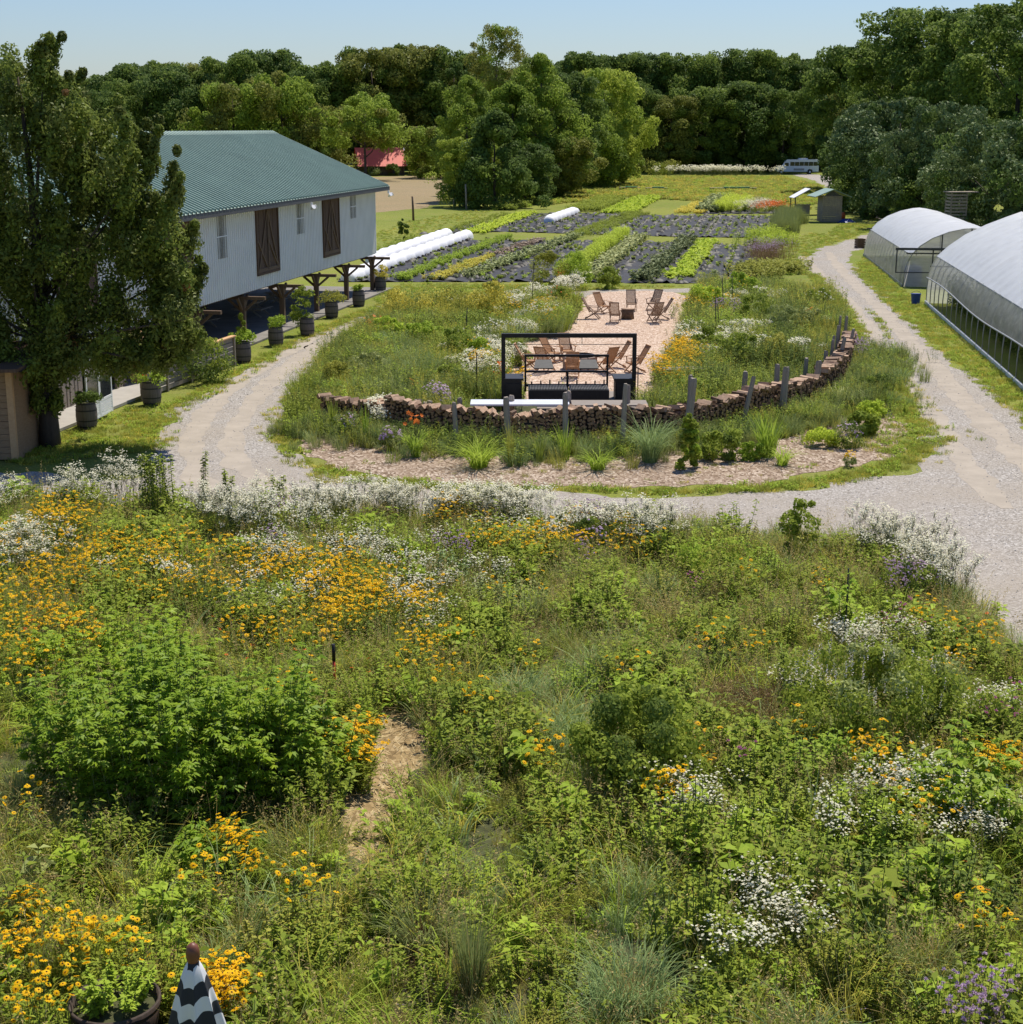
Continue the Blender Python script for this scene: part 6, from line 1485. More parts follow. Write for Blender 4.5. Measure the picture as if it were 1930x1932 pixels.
blob(130,500,150,110,90); blob(305,500,40,110,26); blob(330,560,38,60,18); blob(230,620,120,60,50); blob(80,640,110,60,50); blob(325,610,45,45,16); blob(0,500,70,160,40); blob(50,690,80,30,26); blob(180,680,90,26,26); blob(345,520,22,120,22,(-1,1),(.22,.4)); blob(230,250,20,60,8,(-.6,.6),(.2,.35)); blob(275,330,20,60,8,(-.6,.6),(.2,.35)); blob(330,650,40,25,12,(-1,1),(.22,.4)); blob(320,390,16,40,6,(-.5,.5),(.2,.35)); blob(345,440,18,20,5,(-.5,.5),(.2,.35)); blob(-60,400,60,200,40)
sh_c, sh_r = [], []
for _ in range(110):
    i_ = rg.integers(0, len(cen)); c_ = np.array(cen[i_]); o_ = np.array([c_[0], c_[1], 0]); o_ = o_/max(.5, np.linalg.norm(o_))*rg.uniform(.1,.5) + np.array([0,0,rg.uniform(.5,1.1)])
    for k_ in range(3): sh_c.append(tuple(c_+o_*(.45+.42*k_)+rg.normal(0,.05,3))); sh_r.append(.30-.075*k_)
keep_ = rg.uniform(0,1,len(cen)) < .74
cen = [c for c, k_ in zip(cen, keep_) if k_] + sh_c; rad = [r for r, k_ in zip(rad, keep_) if k_] + sh_r
blob(55,700,90,24,26); blob(250,690,50,16,10,(-1.5,1.5),(.2,.4)); blob(290,672,60,24,18,(-1.5,1.5),(.22,.42)); blob(350,640,34,40,12,(-1,1),(.2,.4)); blob(30,760,45,50,16,(-1,1.5),(.25,.45)); blob(85,745,34,36,12,(-1.2,.8),(.2,.36))
cen = np.array(cen); rad = np.array(rad); b = VB(); n = len(cen); pm_ = rg.permutation(n); A_ = pm_[:n//2]; B_ = pm_[n//2:n-14]; D_ = pm_[n-14:]
clusters_to_leaves(b, cen[A_], rad[A_], 190, .15, rg, 0, 1.35, .5, .45, .2); clusters_to_leaves(b, cen[B_], rad[B_], 190, .15, rg, 1, 1.35, .5, .45, .2); clusters_to_leaves(b, cen[D_], rad[D_]*.6, 160, .115, rg, 2, 1, .5, .2, .2)
obj('crown', b.mesh('crown', [T_near, T_near2, T_red]), e)
mb = MB(); mb.tube([(0,0,-.1),(.02,0,1.2),(.05,.1,3),(0,.2,6),(-.1,.2,9.5),(-.2,.1,11.6)],.2,10,radii=[.36,.28,.24,.16,.08,.03])
for k in range(26):
    i_ = rg.integers(0,n); c_ = cen[i_]; z0 = max(3.4, c_[2]*.6); mb.tube([(.03,.1,z0),(c_[0]*.5,c_[1]*.5,z0+(c_[2]-z0)*.45),(c_[0],c_[1],c_[2])],.05,5,radii=[.07,.045,.015])
mb.build('trunk', M_bark, e)

# ================================================================== FOREGROUND MEADOW
def clear(pp): return pp[clear_mask(pp)]
MW = wpoly([(-260,965),(0,960),(300,968),(600,978),(900,992),(1200,1006),(1500,1020),(1650,1045),(1750,1085),(1850,1160),(1930,1240),(2010,1330),(2260,1750),(2330,2260),(-330,2260)])
strawW = wpoly(STRAW)
A_ = dict(
 fine=[g_grass('mf0',[L_mid,L_dry],80,.24,(.45,.8),(.1,.7),.009,.35,11), g_grass('mf1',[L_olive,L_dry],85,.25,(.4,.75),(.15,.8),.009,.4,12,8,1)],
 blue=[g_grass('mb0',[L_blue,L_blue],60,.2,(.7,1.05),(.15,.75),.013,.5,13), g_grass('mb1',[L_grey,L_dry],60,.2,(.6,1.0),(.15,.7),.012,.45,14,6,1)],
 dry=[g_grass('md0',[L_dry,L_brown],70,.22,(.3,.7),(.2,1.1),.009,.5,15), g_grass('md1',[L_olive,L_dry],70,.22,(.4,.75),(.1,.8),.009,.4,16,10,1,.5)],
 brown=[g_grass('mr0',[L_brown,L_dry],120,.28,(.4,.65),(.1,.6),.008,.2,17,12,0)],
)
gmesh = A_['fine']+A_['blue']+A_['dry']+A_['brown']
pp = clear(scat(MW, 9)); pp = pp[~inpoly(pp, strawW) | (RG.uniform(0,1,len(pp)) < .06)]
X, Y = pp[:,0], pp[:,1]; NZ = [Noise2(200+i, 2.6) for i in range(10)]
W = [ .5*NZ[0](pp)**2+.05, .5*NZ[1](pp)**2+.05,
  zones_w(X,Y,[(980,1100,60,40,1),(1130,1250,60,120,1.2),(1380,1200,60,40,1),(900,1330,80,60,.6),(1000,1250,80,60,1),(1200,1750,60,140,1.4),(890,1640,60,40,1.5),(700,1750,60,80,.4),(560,990,40,20,1.5)],.03)*NZ[2](pp), zones_w(X,Y,[(1100,1150,200,100,1.2),(1300,1100,150,60,1),(820,1680,100,80,1)],.15)*NZ[3](pp),
  zones_w(X,Y,[(700,1780,80,120,1.5),(640,1900,100,60,1.5),(680,1480,40,100,2.5),(1050,1150,100,50,.7),(1220,1850,40,80,.8),(760,1400,60,50,.8),(620,1700,60,60,1.2),(1330,1560,60,40,.8)],.06)*NZ[4](pp), zones_w(X,Y,[(1180,1130,200,60,1.5),(950,1900,150,100,.6)],.06)*NZ[5](pp),
  zones_w(X,Y,[(1040,1150,50,20,1.5),(800,1780,60,60,1.5),(1380,1280,50,20,2)],.0)]
hs = .5+.65*NZ[6](pp)
low = zones_w(X,Y,[(900,1560,200,120,1),(60,1400,130,90,1),(300,1620,220,70,.8),(1000,1820,260,130,.9),(700,1500,70,130,1.2),(450,1780,260,100,.7),(1450,1900,150,60,.6)],0,.3); hs *= 1-.5*np.clip(low,0,1)
scatter('meadow_grass', gmesh, pp, RG.uniform(.75,1.2,len(pp))*hs, pick(W), 'mixed green, blue-grey and dry grasses of the foreground meadow', 'grass', .16)
herb = [g_forb('mh0',[L_mid,M_stem],14,.28,(.35,.8),.11,.42,18,21), g_forb('mh1',[L_bright,M_stem],12,.28,(.3,.7),.12,.45,16,22), g_forb('mh2',[L_mid,M_stem],14,.26,(.4,.9),.10,.40,20,23), g_forb('mh3',[L_olive,M_stem],16,.25,(.4,.75),.05,.3,30,24),
        g_forb('mh4',[L_mid,M_stem],14,.28,(.10,.26),.045,.8,16,25,0), g_forb('mh5',[L_bright,M_stem],14,.28,(.08,.22),.045,.8,16,26,0), g_forb('mh6',[L_bright,M_stem],9,.25,(.3,.65),.17,.5,12,27), g_forb('mh7',[L_lime,M_stem],12,.26,(.15,.4),.05,.35,24,28,0)]
pp = clear(scat(MW, 17)); pp = pp[~inpoly(pp, strawW)]; X, Y = pp[:,0], pp[:,1]
cl = [(900,1560,220,120,2.2),(1000,1820,280,130,2.0),(1450,1900,160,60,1.5),(700,1900,150,80,.6)]; cb = [(60,1400,130,110,3),(250,1640,200,60,1.6),(120,1600,150,60,1)]
W = [zones_w(X,Y,[(450,1060,200,40,1),(1600,1500,250,120,1.5),(1250,1650,120,80,1)],.3)*NZ[7](pp), zones_w(X,Y,[(1350,1050,100,30,2),(1700,1560,200,100,1.2),(200,1200,200,80,1),(1600,1120,150,60,.8),(450,1700,160,80,1)],.15)*NZ[8](pp), zones_w(X,Y,[(1650,1480,220,120,1.5),(430,1130,100,40,1.5),(600,1350,100,120,.8),(1200,1540,120,40,1.5)],.2)*NZ[9](pp), .35*NZ[0](pp),
     zones_w(X,Y,cl,.12), zones_w(X,Y,cb,.08), zones_w(X,Y,[(1700,1600,200,150,1),(1300,1700,80,80,.8)],.06), zones_w(X,Y,[(200,1680,120,60,2),(100,1270,100,40,1.5)],.05)]
hs = .38+.95*NZ[1](pp)**1.7; hs *= 1-.3*np.clip(zones_w(X,Y,cl+cb,0,.3)/2,0,1)
scatter('meadow_herbs', herb, pp, RG.uniform(.7,1.2,len(pp))*hs, pick(W), 'leafy herbs, clover and young weeds of the foreground meadow', 'weeds', .14)
lg_ = [g_grass('la0',[L_bright,L_dry],22,.2,(.7,1.15),(.3,1.1),.018,.55,71,3,1), g_grass('la1',[L_blue,L_dry],22,.2,(.7,1.1),(.3,1.0),.018,.5,72), g_grass('la2',[L_gold,L_dry],26,.2,(.6,1.0),(.2,1.0),.014,.5,73,5,1), g_grass('la3',[L_dry,L_dry],12,.2,(.5,1.0),(.2,1.3),.010,.5,74,5,1)]
pp = clear(scat(MW, 3.2)); pp = pp[~inpoly(pp, strawW)]; pp = pp[RG.uniform(0,1,len(pp)) < Noise2(66,2.2)(pp)*1.3]
scatter('arching_grass', lg_, pp, RG.uniform(.7,1.15,len(pp)), RG.choice([0,0,1,2,2,3],len(pp)), 'long arching grass blades standing over the meadow herbs', 'grass', .2)
# flowers
yf = [g_flower('my0',[F_yel,F_cone,M_stem,L_mid],9,.22,(.75,1.0),.040,9,.8,.15,31,.009,14), g_flower('my1',[F_yel,F_cone,M_stem,L_mid],6,.22,(.65,.95),.040,10,.8,.15,32,.009,14), g_flower('my2',[F_yel,F_cone,M_stem,L_mid],16,.22,(.55,.75),.040,10,.8,.15,33,.009,14)]
flower_zone('yellow_coneflowers','drifts of golden yellow coneflowers with dark centres in the meadow','flowers',yf,[
 (110,960,70,30,27,0),(100,1010,150,55,67,1),(60,1110,110,60,54,1),(330,1060,260,50,103,0),(300,1000,120,25,22,1),(560,1050,120,35,40,1),(640,1110,100,40,40,0),(700,1090,90,50,36,1),(540,1170,120,30,22,1),(640,1150,50,30,14,0),
 (780,1140,50,50,14,0),(820,1200,50,35,15,1),(860,960,40,12,12,0),(1000,1000,120,18,31,1),(1030,1010,90,16,18,0),(1110,965,30,8,5,1),(1180,1005,55,20,12,1),(60,1230,60,60,14,1),(100,1180,100,30,18,0),
 (655,1350,42,30,15,2),(670,1385,26,12,5,2),(455,1545,40,30,7,2),(435,1575,40,25,3,1),(370,1620,25,14,3,1),(590,1640,42,18,4,1),(50,1490,30,25,3,1),(45,1670,32,18,5,2),(35,1730,22,10,3,2),(150,1735,90,30,14,1),(200,1765,60,20,6,1),(60,1840,60,50,9,1),(120,1800,60,40,6,1),(415,1815,34,40,20,2),(300,1880,30,12,3,1),
 (1380,1188,55,10,7,1),(1180,1240,20,6,2,1),(1035,1395,50,18,7,1),(1310,1375,18,28,5,2),(1265,1475,48,18,9,1),(1640,1390,50,22,10,1),(1690,1415,60,22,7,1),(1900,1385,40,26,10,2),(1550,1075,26,14,3,1),(1760,1150,50,30,9,1),(1840,1190,60,30,10,1),(1820,1260,60,30,6,1),(905,1310,30,20,3,1),(1010,1210,20,12,2,1),(1730,1490,80,40,9,1),(1870,1700,30,14,4,1),(1530,1340,30,16,3,1),(540,1260,60,40,5,1),(980,1090,80,20,3,1),(1400,1060,20,8,2,1),(1180,980,20,10,3,0),(850,1240,30,20,3,1)], .92, 1.14)
wf = [g_froth('mw0',[F_white,M_stem,L_olive],230,.36,(.75,1.3),.020,41), g_froth('mw1',[F_white,M_stem,L_mid],110,.32,(.6,.95),.020,42), g_froth('mw2',[F_white,M_stem,L_olive],260,.38,(.65,1.2),.020,43,5)]
flower_zone('white_fleabane','frothy sprays of tiny white flowers in the meadow','flowers',wf,[
 (40,1015,70,28,12,0),(140,905,70,14,7,0),(30,915,40,12,3,0),(240,890,60,14,7,0),(480,945,110,22,21,0),(620,930,60,14,12,2),(720,920,60,12,16,2),(850,940,50,12,11,2),(960,935,70,14,18,2),(1110,962,60,14,10,2),(900,925,30,10,7,2),(1230,975,80,14,11,0),(420,935,60,12,8,0),(520,1010,90,22,18,1),(580,960,50,14,5,1),
 (660,1000,70,25,11,1),(780,1065,42,40,11,1),(880,1060,60,20,5,1),(800,1125,30,20,4,1),(740,990,90,20,7,1),(1000,980,120,14,11,1),(1710,1000,70,20,13,0),(1760,1035,50,24,11,0),(1810,1060,30,14,3,0),(1650,985,30,14,3,0),
 (1680,1160,70,22,10,1),(1620,1160,60,15,5,1),(1285,1470,50,22,6,1),(1350,1490,40,20,3,1),(1470,1680,60,30,5,1),(1440,1650,50,20,3,1),(1710,1440,90,30,11,1),(1850,1490,70,40,11,1),(1600,1510,70,20,3,1),(1515,1245,34,14,3,1),(1850,1290,50,18,5,1),(1780,1240,50,14,3,1),(500,1100,90,30,7,1),(300,1045,100,20,6,1),(600,1080,50,20,5,1),(1400,1740,40,20,2,1)], 1.0, 1.08)
lf = [g_ball('ml0',[F_lilac,M_stem,L_mid],8,.2,(.7,.95),.032,51,22), g_ball('ml1',[F_pink,M_stem,L_dark],4,.18,(.7,.95),.035,52,20), g_ball('ml2',[F_lilac,M_stem,L_mid],12,.28,(.15,.3),.011,53,8)]
flower_zone('lilac_bergamot','lilac and pink flower heads dotted through the meadow','flowers',lf,[(510,945,36,10,16,0),(850,1020,30,10,12,0),(1110,965,26,10,14,0),(1100,1020,8,16,5,0),(1710,1075,55,14,22,0),(1700,1155,40,10,9,1),(1900,1325,30,20,12,1),(1860,1340,30,10,6,1),(1410,1415,8,6,2,1),(1850,1860,70,46,14,0),(1830,1900,50,24,7,0),(1300,1080,12,6,3,1),(520,1000,20,8,4,0)], .9, 1.15)
pc = scat(wpoly([(560,1480),(1150,1460),(1700,1900),(1750,2100),(500,2100)]), 1.6); scatter('clover_heads', [lf[2]], pc, RG.uniform(.7,1.2,len(pc)), np.zeros(len(pc)), 'tiny pale pink clover heads in the low meadow', 'flowers')
of = [g_flower('mo0',[F_orange,F_cone,M_stem,L_mid],4,.2,(.5,.8),.05,7,.6,.1,61)]
flower_zone('orange_blooms','a few orange blooms in the meadow','flowers',of,[(600,1150,400,90,14,0),(1780,1180,80,50,9,0),(100,1150,120,60,10,0),(1700,1640,100,40,5,0)],.7)

# straw litter
pl = scat(strawW, 60); b = VB(); n = len(pl); a = RG.uniform(0,6.283,n); d = np.stack([np.cos(a),np.sin(a),RG.uniform(0,.25,n)],-1)
V, Q = leaves(np.column_stack([pl, RG.uniform(.02,.10,n)]), d, np.tile([0,0,1.],(n,1)), RG.uniform(.12,.4,n), .012); b.add(V, Q, 0); o = obj('straw', b.mesh('straw',[plain('straw_stalks',(.52,.40,.20),.8,var=.3)])); tag(o, 'dry straw strewn on the narrow path through the meadow', 'straw', kind='stuff')

# ---- distinct meadow shrubs
def bushy(name, cat, label, x, y, wd, h_, mesh_parts, sc_=1.0):
    e = empty(name, P(x,y), 0, label, cat)
    for n_, me in mesh_parts: obj(n_, me, e)
    return e
def stand(n, rad, h, mats, L, W, per, seed, lobes=1, lean=.15, sx=1, sy=1, tb=.3, droop=.2):
    """many upright leafy stems standing together"""
    rg = np.random.default_rng(seed); b = VB(); base = disc(n, 1, rg)*np.array([rad*sx, rad*sy, 0]); 
    rr = np.sqrt((base[:,0]/(rad*sx))**2+(base[:,1]/(rad*sy))**2)
    lob_ = 1+.16*np.sin(np.arctan2(base[:,1],base[:,0])*3+seed)*rr+.10*np.sin(base[:,0]*4.1+seed*2); hh = (h*(1-.38*rr**2)*lob_*rg.uniform(.72,1.14,n))[:,None]; out = base*lean/rad; out[:,2] = 1; out += rg.normal(0,.05,(n,3)); out[:,2] = 1; top = base+out*hh
    V, Q = stems_geo(base, top, .008); b.add(V, Q, 1)
    t = rg.uniform(tb,1,(n,per))**.8; p = (base[:,None]+(top-base)[:,None]*t[...,None]).reshape(-1,3); a = rg.uniform(0,6.283,len(p))
    d = np.stack([np.cos(a),np.sin(a),rg.uniform(-.1,.5,len(p))],-1); Ls = L*rg.uniform(.6,1.2,len(p)) * (1-.35*(t.reshape(-1)>.93))
    if lobes == 1:
        V, Q = leaves(p, d, np.tile([0,0,1.],(len(p),1))+rg.normal(0,.3,(len(p),3)), Ls, Ls*W, droop); b.add(V, Q, 0)
    else:
        pc = p + unit(d)*Ls[:,None]*.6; V, Q = stems_geo(p, pc, .003); b.add(V, Q, 1)
        for k in range(lobes):
            kk = k-(lobes-1)/2; an = a+kk*.62; dk = np.stack([np.cos(an),np.sin(an),d[:,2]*.4-.1*abs(kk)],-1); Lk = Ls*(1-.2*abs(kk))
            V, Q = leaves(pc, dk, np.tile([0,0,1.],(len(p),1))+rg.normal(0,.3,(len(p),3)), Lk, Lk*W, droop); b.add(V, Q, 0)
    return b.mesh('foliage', mats)
L_hib = leafmat('hibiscus_leaf', (.045,.120,.014), (.135,.235,.022), .42, .5, .22)
bushy('hibiscus_shrub','shrub','very large bright green shrub with star-shaped leaves at the left of the meadow',335,1500,0,2,[('foliage', stand(150,1.75,2.35,[L_hib,M_stem],.17,.34,40,1,5,.22,1.15,.85,.12))])
bushy('hibiscus_shrub','shrub','lower right lobe of star-leaved greenery beside the straw path',530,1500,0,2,[('foliage', stand(60,.95,1.75,[L_hib,M_stem],.16,.34,34,2,5,.2,1,.9,.1))])
bushy('hibiscus_shrub','shrub','smaller star-leaved shrub behind the very large one, among yellow flowers',235,1300,0,2,[('foliage', stand(60,1.3,1.5,[L_hib,M_stem],.15,.34,26,3,5,.2,1.3,.8,.1))])
bushy('dark_leafy_shrub','shrub','dense dark green shrub with glossy leaves right of the meadow centre',1205,1500,0,2,[('foliage', foliage(2.0,1.65,L_mid,.085,3,'round',70,230,L_dark,.0,.16))])
bushy('dark_leafy_shrub','shrub','bushy mid-green weed below the dark glossy shrub',1250,1640,0,2,[('foliage', stand(26,.7,1.1,[L_mid,M_stem],.11,.45,30,9))])
bushy('chaste_tree','shrub','wide grey-green bush with upright violet flower spikes at the right of the meadow',1640,1400,0,2,[('foliage', foliage(3.1,1.5,L_mid,.08,5,'round',90,230,L_grey,.0,.13)),])
rg = np.random.default_rng(8); b = VB(); k = 80; p = disc(k,1.3,rg); p[:,2] = 1.15+.3*rg.uniform(0,1,k)-.25*(np.linalg.norm(p[:,:2],axis=1)/1.3)**2
for j in range(14):
    pj = p+np.array([0,0,1])*j*.02; V, Q = leaves(pj+rg.normal(0,.004,(k,3)), sph(k,rg)+np.array([0,0,.4]), sph(k,rg), .03, .018); b.add(V, Q, 0)
ct = [o for o in bpy.data.objects if o.name.startswith('chaste_tree')][0]; obj('flower_spikes', b.mesh('flower_spikes',[leafmat('violet_spike',(.22,.24,.38),(.38,.40,.55),.2)]), ct)
bushy('brown_sedge','ornamental grass','dark red-brown clump of fine dry grass right of the meadow centre',1400,1372,0,2,[('leaves', g_grass('bs',[L_brown,L_brown],900,.62,(.55,.85),(.1,.7),.008,.15,3,40,1))])
bushy('switchgrass','ornamental grass','narrow upright green and tan grass column in the lower middle',892,1885,0,1.3,[('leaves', g_grass('sw',[L_grey,L_dry],260,.13,(1.0,1.35),(.02,.3),.010,.25,5,20,1,.9))])
bushy('switchgrass','ornamental grass','broad arching clump of blue-green grass with dry base at the bottom centre',1190,1930,0,1.3,[('leaves', g_grass('sw2',[L_blue,L_dry],420,.35,(.9,1.3),(.1,.7),.012,.45,6,20,1,.6))])
bushy('switchgrass','ornamental grass','arching grass clump with brown base, left of the narrow upright grass column',800,1800,0,1.3,[('leaves', g_grass('sw3',[L_grey,L_brown],320,.28,(.7,1.1),(.1,.8),.010,.4,7,16,1,1.0))])
bushy('nettle_clump','plant','upright clump of pale serrated leaves at the lower right',1312,1820,0,1.5,[('foliage', stand(34,.55,1.15,[L_mid,M_stem],.10,.62,40,11,1,.15,1,1,.1))])
bushy('mullein','plant','large-leaved pale weed at the lower right',1650,1790,0,1.5,[('foliage', stand(7,.35,1.2,[L_mid,M_stem],.30,.5,14,12,1,.3,1,1,.1,.3))])
bushy('mullein','plant','single plant with huge pale leaves at the left edge of the meadow',68,1672,0,1.5,[('foliage', stand(2,.1,.6,[L_grey,M_stem],.36,.5,8,13,1,.3,1,1,.1,.3))])
bushy('fig_shrub','shrub','broad-leaved light green shrub at the right edge of the meadow',1838,1560,0,1.5,[('foliage', stand(26,.75,1.35,[L_hib,M_stem],.22,.42,18,14,5,.25,1,1,.15))])
bushy('fig_shrub','plant','small star-leaved plant before the large shrub at lower left',400,1640,0,1.5,[('foliage', stand(14,.5,.8,[L_hib,M_stem],.16,.4,18,15,3,.2,1,1,.1))])
bushy('young_shrub','shrub','bushy young shrub sticking up against the gravel at the rear right of the meadow',1512,1075,0,1.5,[('foliage', foliage(1.0,1.75,L_mid,.10,16,'tall',30,90,L_olive,.0,.2))])
bushy('feathery_shrub','shrub','bright green feathery shrub at the rear of the meadow, right of centre',1345,1110,0,1.5,[('foliage', foliage(1.7,1.15,L_bright,.07,17,'round',34,110,L_olive,.0,.2))])
bushy('weed_bush','bush','leafy dark bush at the far left of the flower drift, before the large shrub',430,1185,0,1.5,[('foliage', stand(30,.9,1.25,[L_dark,M_stem],.12,.4,34,18,1,.15,1.3,.7,.1))])
bushy('aster_bush','bush','dark bush crowned with lilac flowers at the rear middle of the meadow',1115,1060,0,1.5,[('foliage', foliage(.85,1.1,L_dark,.07,19,'tall',20,80,L_mid,.0,.2)),('flowers', flowers_on(.8,1.12,F_lilac,40,.035,5))])
bushy('aster_bush','bush','dark bush with violet flowers at the right rear of the meadow',1722,1150,0,1.5,[('foliage', foliage(1.3,1.0,L_dark,.07,20,'round',24,90,L_mid,.0,.2)),('flowers', flowers_on(1.3,1.0,F_lilac,60,.03,6))])
for k_, (x_, y_, r_, h_, mt, L_, lb) in enumerate([
 (1330,1640,.8,1.15,L_bright,.13,'leafy bright green bush above the pale serrated clump, right of centre'),
 (1420,1600,.7,1.0,L_mid,.12,'mid-green leafy bush between two light green mounds, right of centre'),
 (1500,1690,.6,1.0,L_mid,.13,'green leafy bush beside the lower white flower spray'),
 (1180,1600,.6,.8,L_mid,.11,'green leafy bush below the dark glossy shrub'),
 (1560,1500,.8,1.1,L_bright,.13,'bright leafy bush between orange and white flowers at the right'),
 (1700,1520,.7,1.0,L_mid,.12,'leafy green bush beside the broad-leaved light shrub'),
 (1440,1110,.6,.9,L_bright,.11,'bright leafy bush behind the staked sapling, on its left'),
 (1660,1210,.6,.9,L_mid,.11,'leafy green bush right of the staked sapling'),
 (770,1080,.6,.9,L_bright,.11,'bright leafy bush among white and yellow flowers, rear centre'),
 (330,1090,.7,1.0,L_bright,.12,'bright leafy bush in the middle of the yellow flower carpet'),
 (180,1140,.7,.9,L_mid,.12,'green leafy bush at the left of the yellow flower carpet'),
 (1240,1060,.5,.9,L_mid,.10,'green leafy bush beside the bush crowned with lilac flowers'),
 (850,1120,.55,.95,L_blue,.10,'bluish leafy clump at the right edge of the white flowers'),
 (960,1165,.7,1.05,L_grey,.09,'grey-green clump in the middle of the meadow, behind the brown grasses'),
 (1460,1220,.6,.9,L_mid,.10,'green bush behind the violet-spiked bush, on its left'),
 (1250,1150,.5,.8,L_olive,.09,'olive bush left of the bright feathery shrub'),
 (560,1130,.8,.9,L_mid,.10,'green mound between the two yellow flower drifts'),
 (880,1240,.7,1.1,L_mid,.08,'tall green weed mass right of the yellow flower edge'),
 (1100,1320,.5,.7,L_bright,.08,'light green bush just behind the dark glossy shrub'),
 (1440,1540,.8,1.0,L_mid,.10,'green mound right of the white flowers by the dark glossy shrub'),
 (1560,1620,.9,1.05,L_bright,.10,'wide light green mound at lower right, above the large-leaved weed'),
 (1750,1740,.9,1.1,L_dark,.11,'dark bushy mound at the lower right edge'),
 (1480,1460,.6,.9,L_dark,.10,'dark mound before the brown grass clump'),
 (60,1330,.9,.8,L_bright,.08,'bright low mound at the far left of the meadow, beside the very large shrub'),
 (700,1240,.6,.9,L_dark,.09,'dark bushy weed behind the marker stick'),
 (1080,1640,.6,.6,L_mid,.07,'low clover-like mound in the lower centre'),
 (940,1700,.8,.55,L_bright,.07,'low bright mound above the narrow grass column'),
 (560,1800,.6,.7,L_olive,.08,'olive mound right of the striped umbrella'),
 (180,1620,.8,.55,L_lime,.06,'low lime feathery mound under the very large shrub'),
 (1040,1880,.7,.6,L_mid,.08,'green mound at the bottom centre, right of the narrow grass column'),
 (1420,1900,.7,.6,L_bright,.08,'light green mound at the bottom right, left of the lilac flowers')]):
    bushy('weed_mound','weed',lb,x_,y_,0,2,[('foliage', stand(int(40*r_+14), r_, h_, [mt,M_stem], L_, .48, 26, 300+k_, 1, .2, 1.15, .85, .12))])
def spire(x, y, h_, n, rad, label, seed):
    e = empty('goldenrod_spires' if n > 3 else 'tall_spire', P(x,y), 0, label, 'plant'); rg = np.random.default_rng(seed); b = VB(); base = disc(n, rad, rg); top = base+rg.normal(0,.05,(n,3)); top[:,2] = h_*rg.uniform(.85,1.05,n)
    V, Q = stems_geo(base, top, .012); b.add(V, Q, 1)
    per = 110; t = np.tile(np.linspace(.15,1,per),(n,1)); p = (base[:,None]+(top-base)[:,None]*t[...,None]).reshape(-1,3); a = rg.uniform(0,6.283,len(p)); d = np.stack([np.cos(a),np.sin(a),np.full(len(p),.25)],-1); Lf = (.22*(1-.55*t)).reshape(-1)
    V, Q = leaves(p, d, np.tile([0,0,1.],(len(p),1)), Lf, .05, .35); b.add(V, Q, 0); obj('leaves', b.mesh('leaves',[L_mid,M_stem]), e)
spire(300,1000,1.95,14,.42,'dense group of tall leafy stems at the rear left of the meadow',1)
spire(386,990,2.0,2,.06,'lone tall leafy spire standing before the gravel drive',2)
spire(430,985,1.35,3,.1,'shorter leafy spire right of the lone tall one',3)
spire(528,985,1.2,3,.2,'low leafy stems behind the lilac flowers at the rear of the meadow',4)
spire(1475,1325,1.0,1,.03,'thin leafy stalk before the violet-spiked bush',5)
spire(1838,1620,1.4,1,.03,'tall narrow fir-like stalk at the right edge of the meadow',6)
# young tree tied to a stake
e = empty('staked_sapling', P(1592,1235), 0, 'slim young tree with a few broad drooping leaves on a thin stake in the meadow', 'tree')
mb = MB(); mb.tube([(0,0,0),(0,0,1.75)],.016,6); mb.build('stake', M_black, e); obj('foliage', stand(5,.16,1.75,[L_hib,M_stem],.24,.6,10,21,1,.35,1,1,.72,.5), e)
# marker stick with red foot
e = empty('marker_stake', P(632,1325), 0, 'thin marker stick with red lower half and dark tip beside the yellow flowers', 'stake')
mb = MB(); mb.tube([(0,0,0),(0,0,.78)],.026,7); mb.build('red_shaft', plain('red_paint',(.6,.05,.02),.5), e); mb = MB(); mb.tube([(0,0,.78),(0,0,1.1)],.032,7); mb.build('dark_tip', M_black, e)

# ================================================================== UMBRELLA, HALF BARREL
M_str, b_, L_ = newmat('striped_canvas')
oc = objvec(M_str, 1, 1, 1); sx = _n(M_str, 'ShaderNodeSeparateXYZ'); L_.new(oc, sx.inputs[0])
UA = P(363,1785,2.95)
q = Vector((UA.x, UA.y, 0)); um = empty('patio_umbrella', q, .2, 'closed patio umbrella with black and white stripes and a round brown finial', 'umbrella')
m_ = _n(M_str, 'ShaderNodeMath'); m_.operation = 'MULTIPLY'; L_.new(sx.outputs[2], m_.inputs[0]); m_.inputs[1].default_value = 1/.21
wv = _n(M_str, 'ShaderNodeAttribute'); wv.attribute_name = 'stripe'
fr = _n(M_str, 'ShaderNodeMath'); fr.operation = 'FRACT'; L_.new(wv.outputs['Fac'], fr.inputs[0]); gt = _n(M_str, 'ShaderNodeMath'); gt.operation = 'GREATER_THAN'; L_.new(fr.outputs[0], gt.inputs[0]); gt.inputs[1].default_value = .5
L_.new(mixc(M_str, gt.outputs[0], (.68,.68,.70), (.022,.024,.032)), b_.inputs['Base Color']); b_.inputs['Roughness'].default_value = .85
mb = MB(); nf = 8; per = 12; n = nf*per; K = 34; st_attr = []
vs = []; Ltop, Lbot = 2.80, 1.15
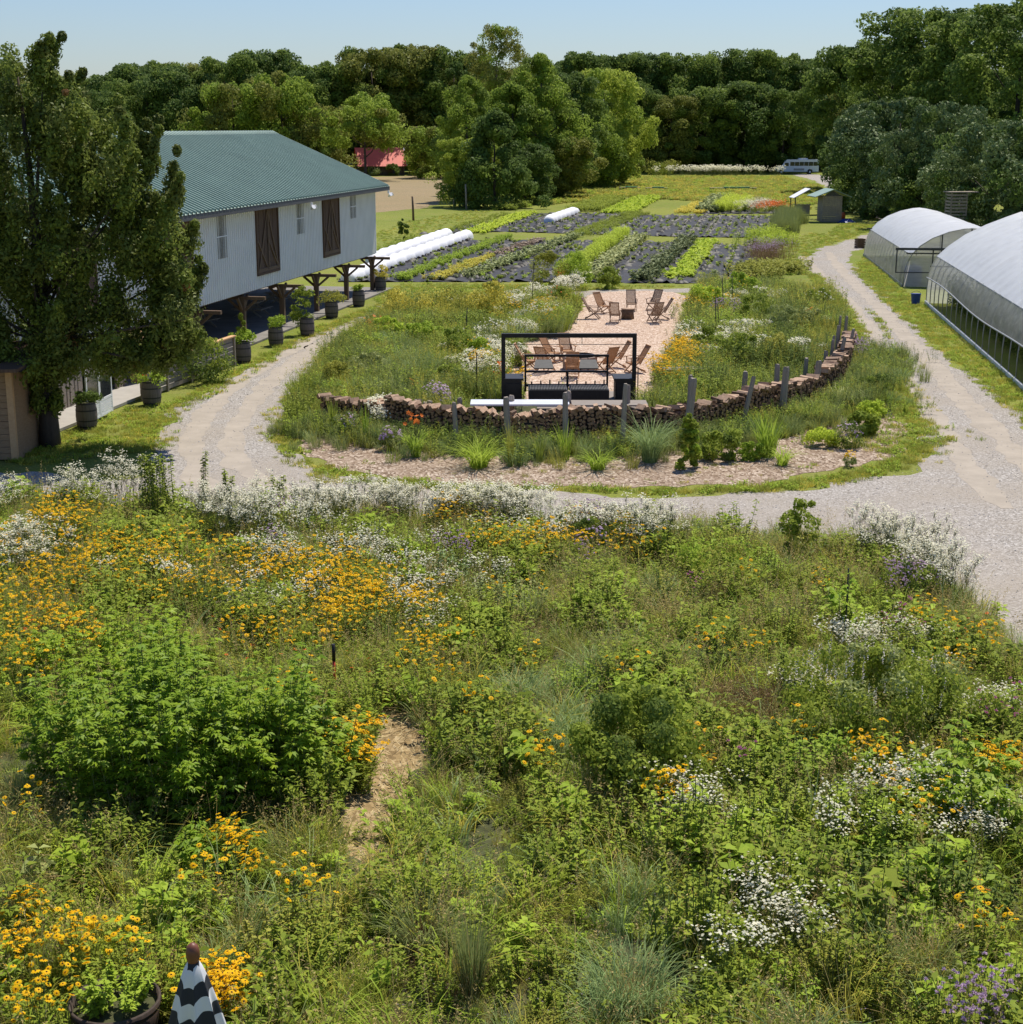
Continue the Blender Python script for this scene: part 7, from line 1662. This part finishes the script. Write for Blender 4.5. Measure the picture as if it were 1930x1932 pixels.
for i in range(K+1):
    t = i/K
    for j in range(n):
        a = 6.28318*j/n; f = (j % per)/per; fold = math.sin(math.pi*f)
        r_ = .05 + .36*min(1,t*1.15)**.75; dep = (.40+.12*math.sin(int(j/per)*2.7))*min(1, t*2.2); r_ *= 1+.13*math.sin(int(j/per)*1.9+.8)*t
        rr = r_*(1-dep*fold) ; aa = a + .5*math.sin(t*3+int(j/per))*.25*t
        hang = .03*fold*t + .06*math.sin(int(j/per)*2.1)*t
        vs.append((rr*math.cos(aa), rr*math.sin(aa), Ltop-(Ltop-Lbot)*t + hang)); st_attr.append(t*5.6 + .04*fold + .05*math.sin((j//per)*2.3) + .16*math.sin(a+t*3))
mb.add(vs, [(i*n+j, (i+1)*n+j, (i+1)*n+(j+1)%n, i*n+(j+1)%n) for i in range(K) for j in range(n)], sm=True)
cn = mb.build('canopy', M_str, um); at = cn.data.attributes.new('stripe','FLOAT','POINT'); at.data.foreach_set('value', st_attr)
# loose hem flaps of the folded cover
mb = MB(); vs = []; K2 = 12
for i in range(K2+1):
    t = i/K2
    for j in range(n):
        a = 6.28318*j/n; fold = math.sin(math.pi*((j+per//2)%per)/per); rr = (.33+.03*t)*(1-.40*fold); vs.append((rr*math.cos(a), rr*math.sin(a), 1.62-.55*t+.05*fold))
mb = MB(); mb.add(vs, [(i*n+j, (i+1)*n+j, (i+1)*n+(j+1)%n, i*n+(j+1)%n) for i in range(K2) for j in range(n)], sm=True)
vl = mb.build('valance', M_str, um); at = vl.data.attributes.new('stripe','FLOAT','POINT'); at.data.foreach_set('value', [ (i/K2)*2.0+.1 for i in range(K2+1) for j in range(n)])
mb = MB(); mb.tube([(0,0,0),(0,0,2.80)],.024,10); mb.build('pole', M_beam, um)
mb = MB(); mb.lathe([(.03,2.78),(.05,2.80),(.062,2.84),(.062,2.90),(.05,2.95),(.025,2.975),(.002,2.98)],16,cap=False); mb.build('finial', plain('finial_wood',(.17,.06,.035),.45,var=.25,nscale=20), um)
mb = MB(); mb.lathe([(.28,0),(.28,.06),(.05,.1),(.04,.3)],18); mb.build('base', M_black, um)
hb = empty('half_barrel_planter', P(222,1968), 0, 'dark half barrel planter of mint-like leaves at the bottom left', 'planter')
mb = MB(); mb.lathe([(.40,0),(.46,.25),(.51,.55),(.48,.56),(.44,.3)],36,cap=False); mb.build('staves', woodmat('dark_staves',(.03,.022,.018),(.09,.065,.05),10,10,1), hb)
for z, r_ in ((.12,.435),(.46,.505)): mb = MB(); mb.lathe([(r_-.005,z),(r_+.008,z+.05)],32,cap=False); mb.build('hoop', M_iron, hb)
mb = MB(); mb.lathe([(.475,.44),(.2,.48),(.01,.48)],24,cap=False); mb.build('soil', M_soil, hb)
plant_me('mint_plant', [('foliage', stand(40,.30,.50,[L_bright,M_stem],.09,.5,26,31,1,.5,1,1,.15))], 'fresh green leafy herbs growing in the half barrel at the bottom left', 'plant', P(222,1968)+Vector((0,0,.46)))
plant_me('dry_grass_clump', [('leaves', g_grass('dg',[L_dry,L_brown],120,.1,(.6,.9),(.05,.3),.008,.2,9,10,1))], 'thin tuft of tan dry grass between half barrel and umbrella', 'ornamental grass', P(292,1900))
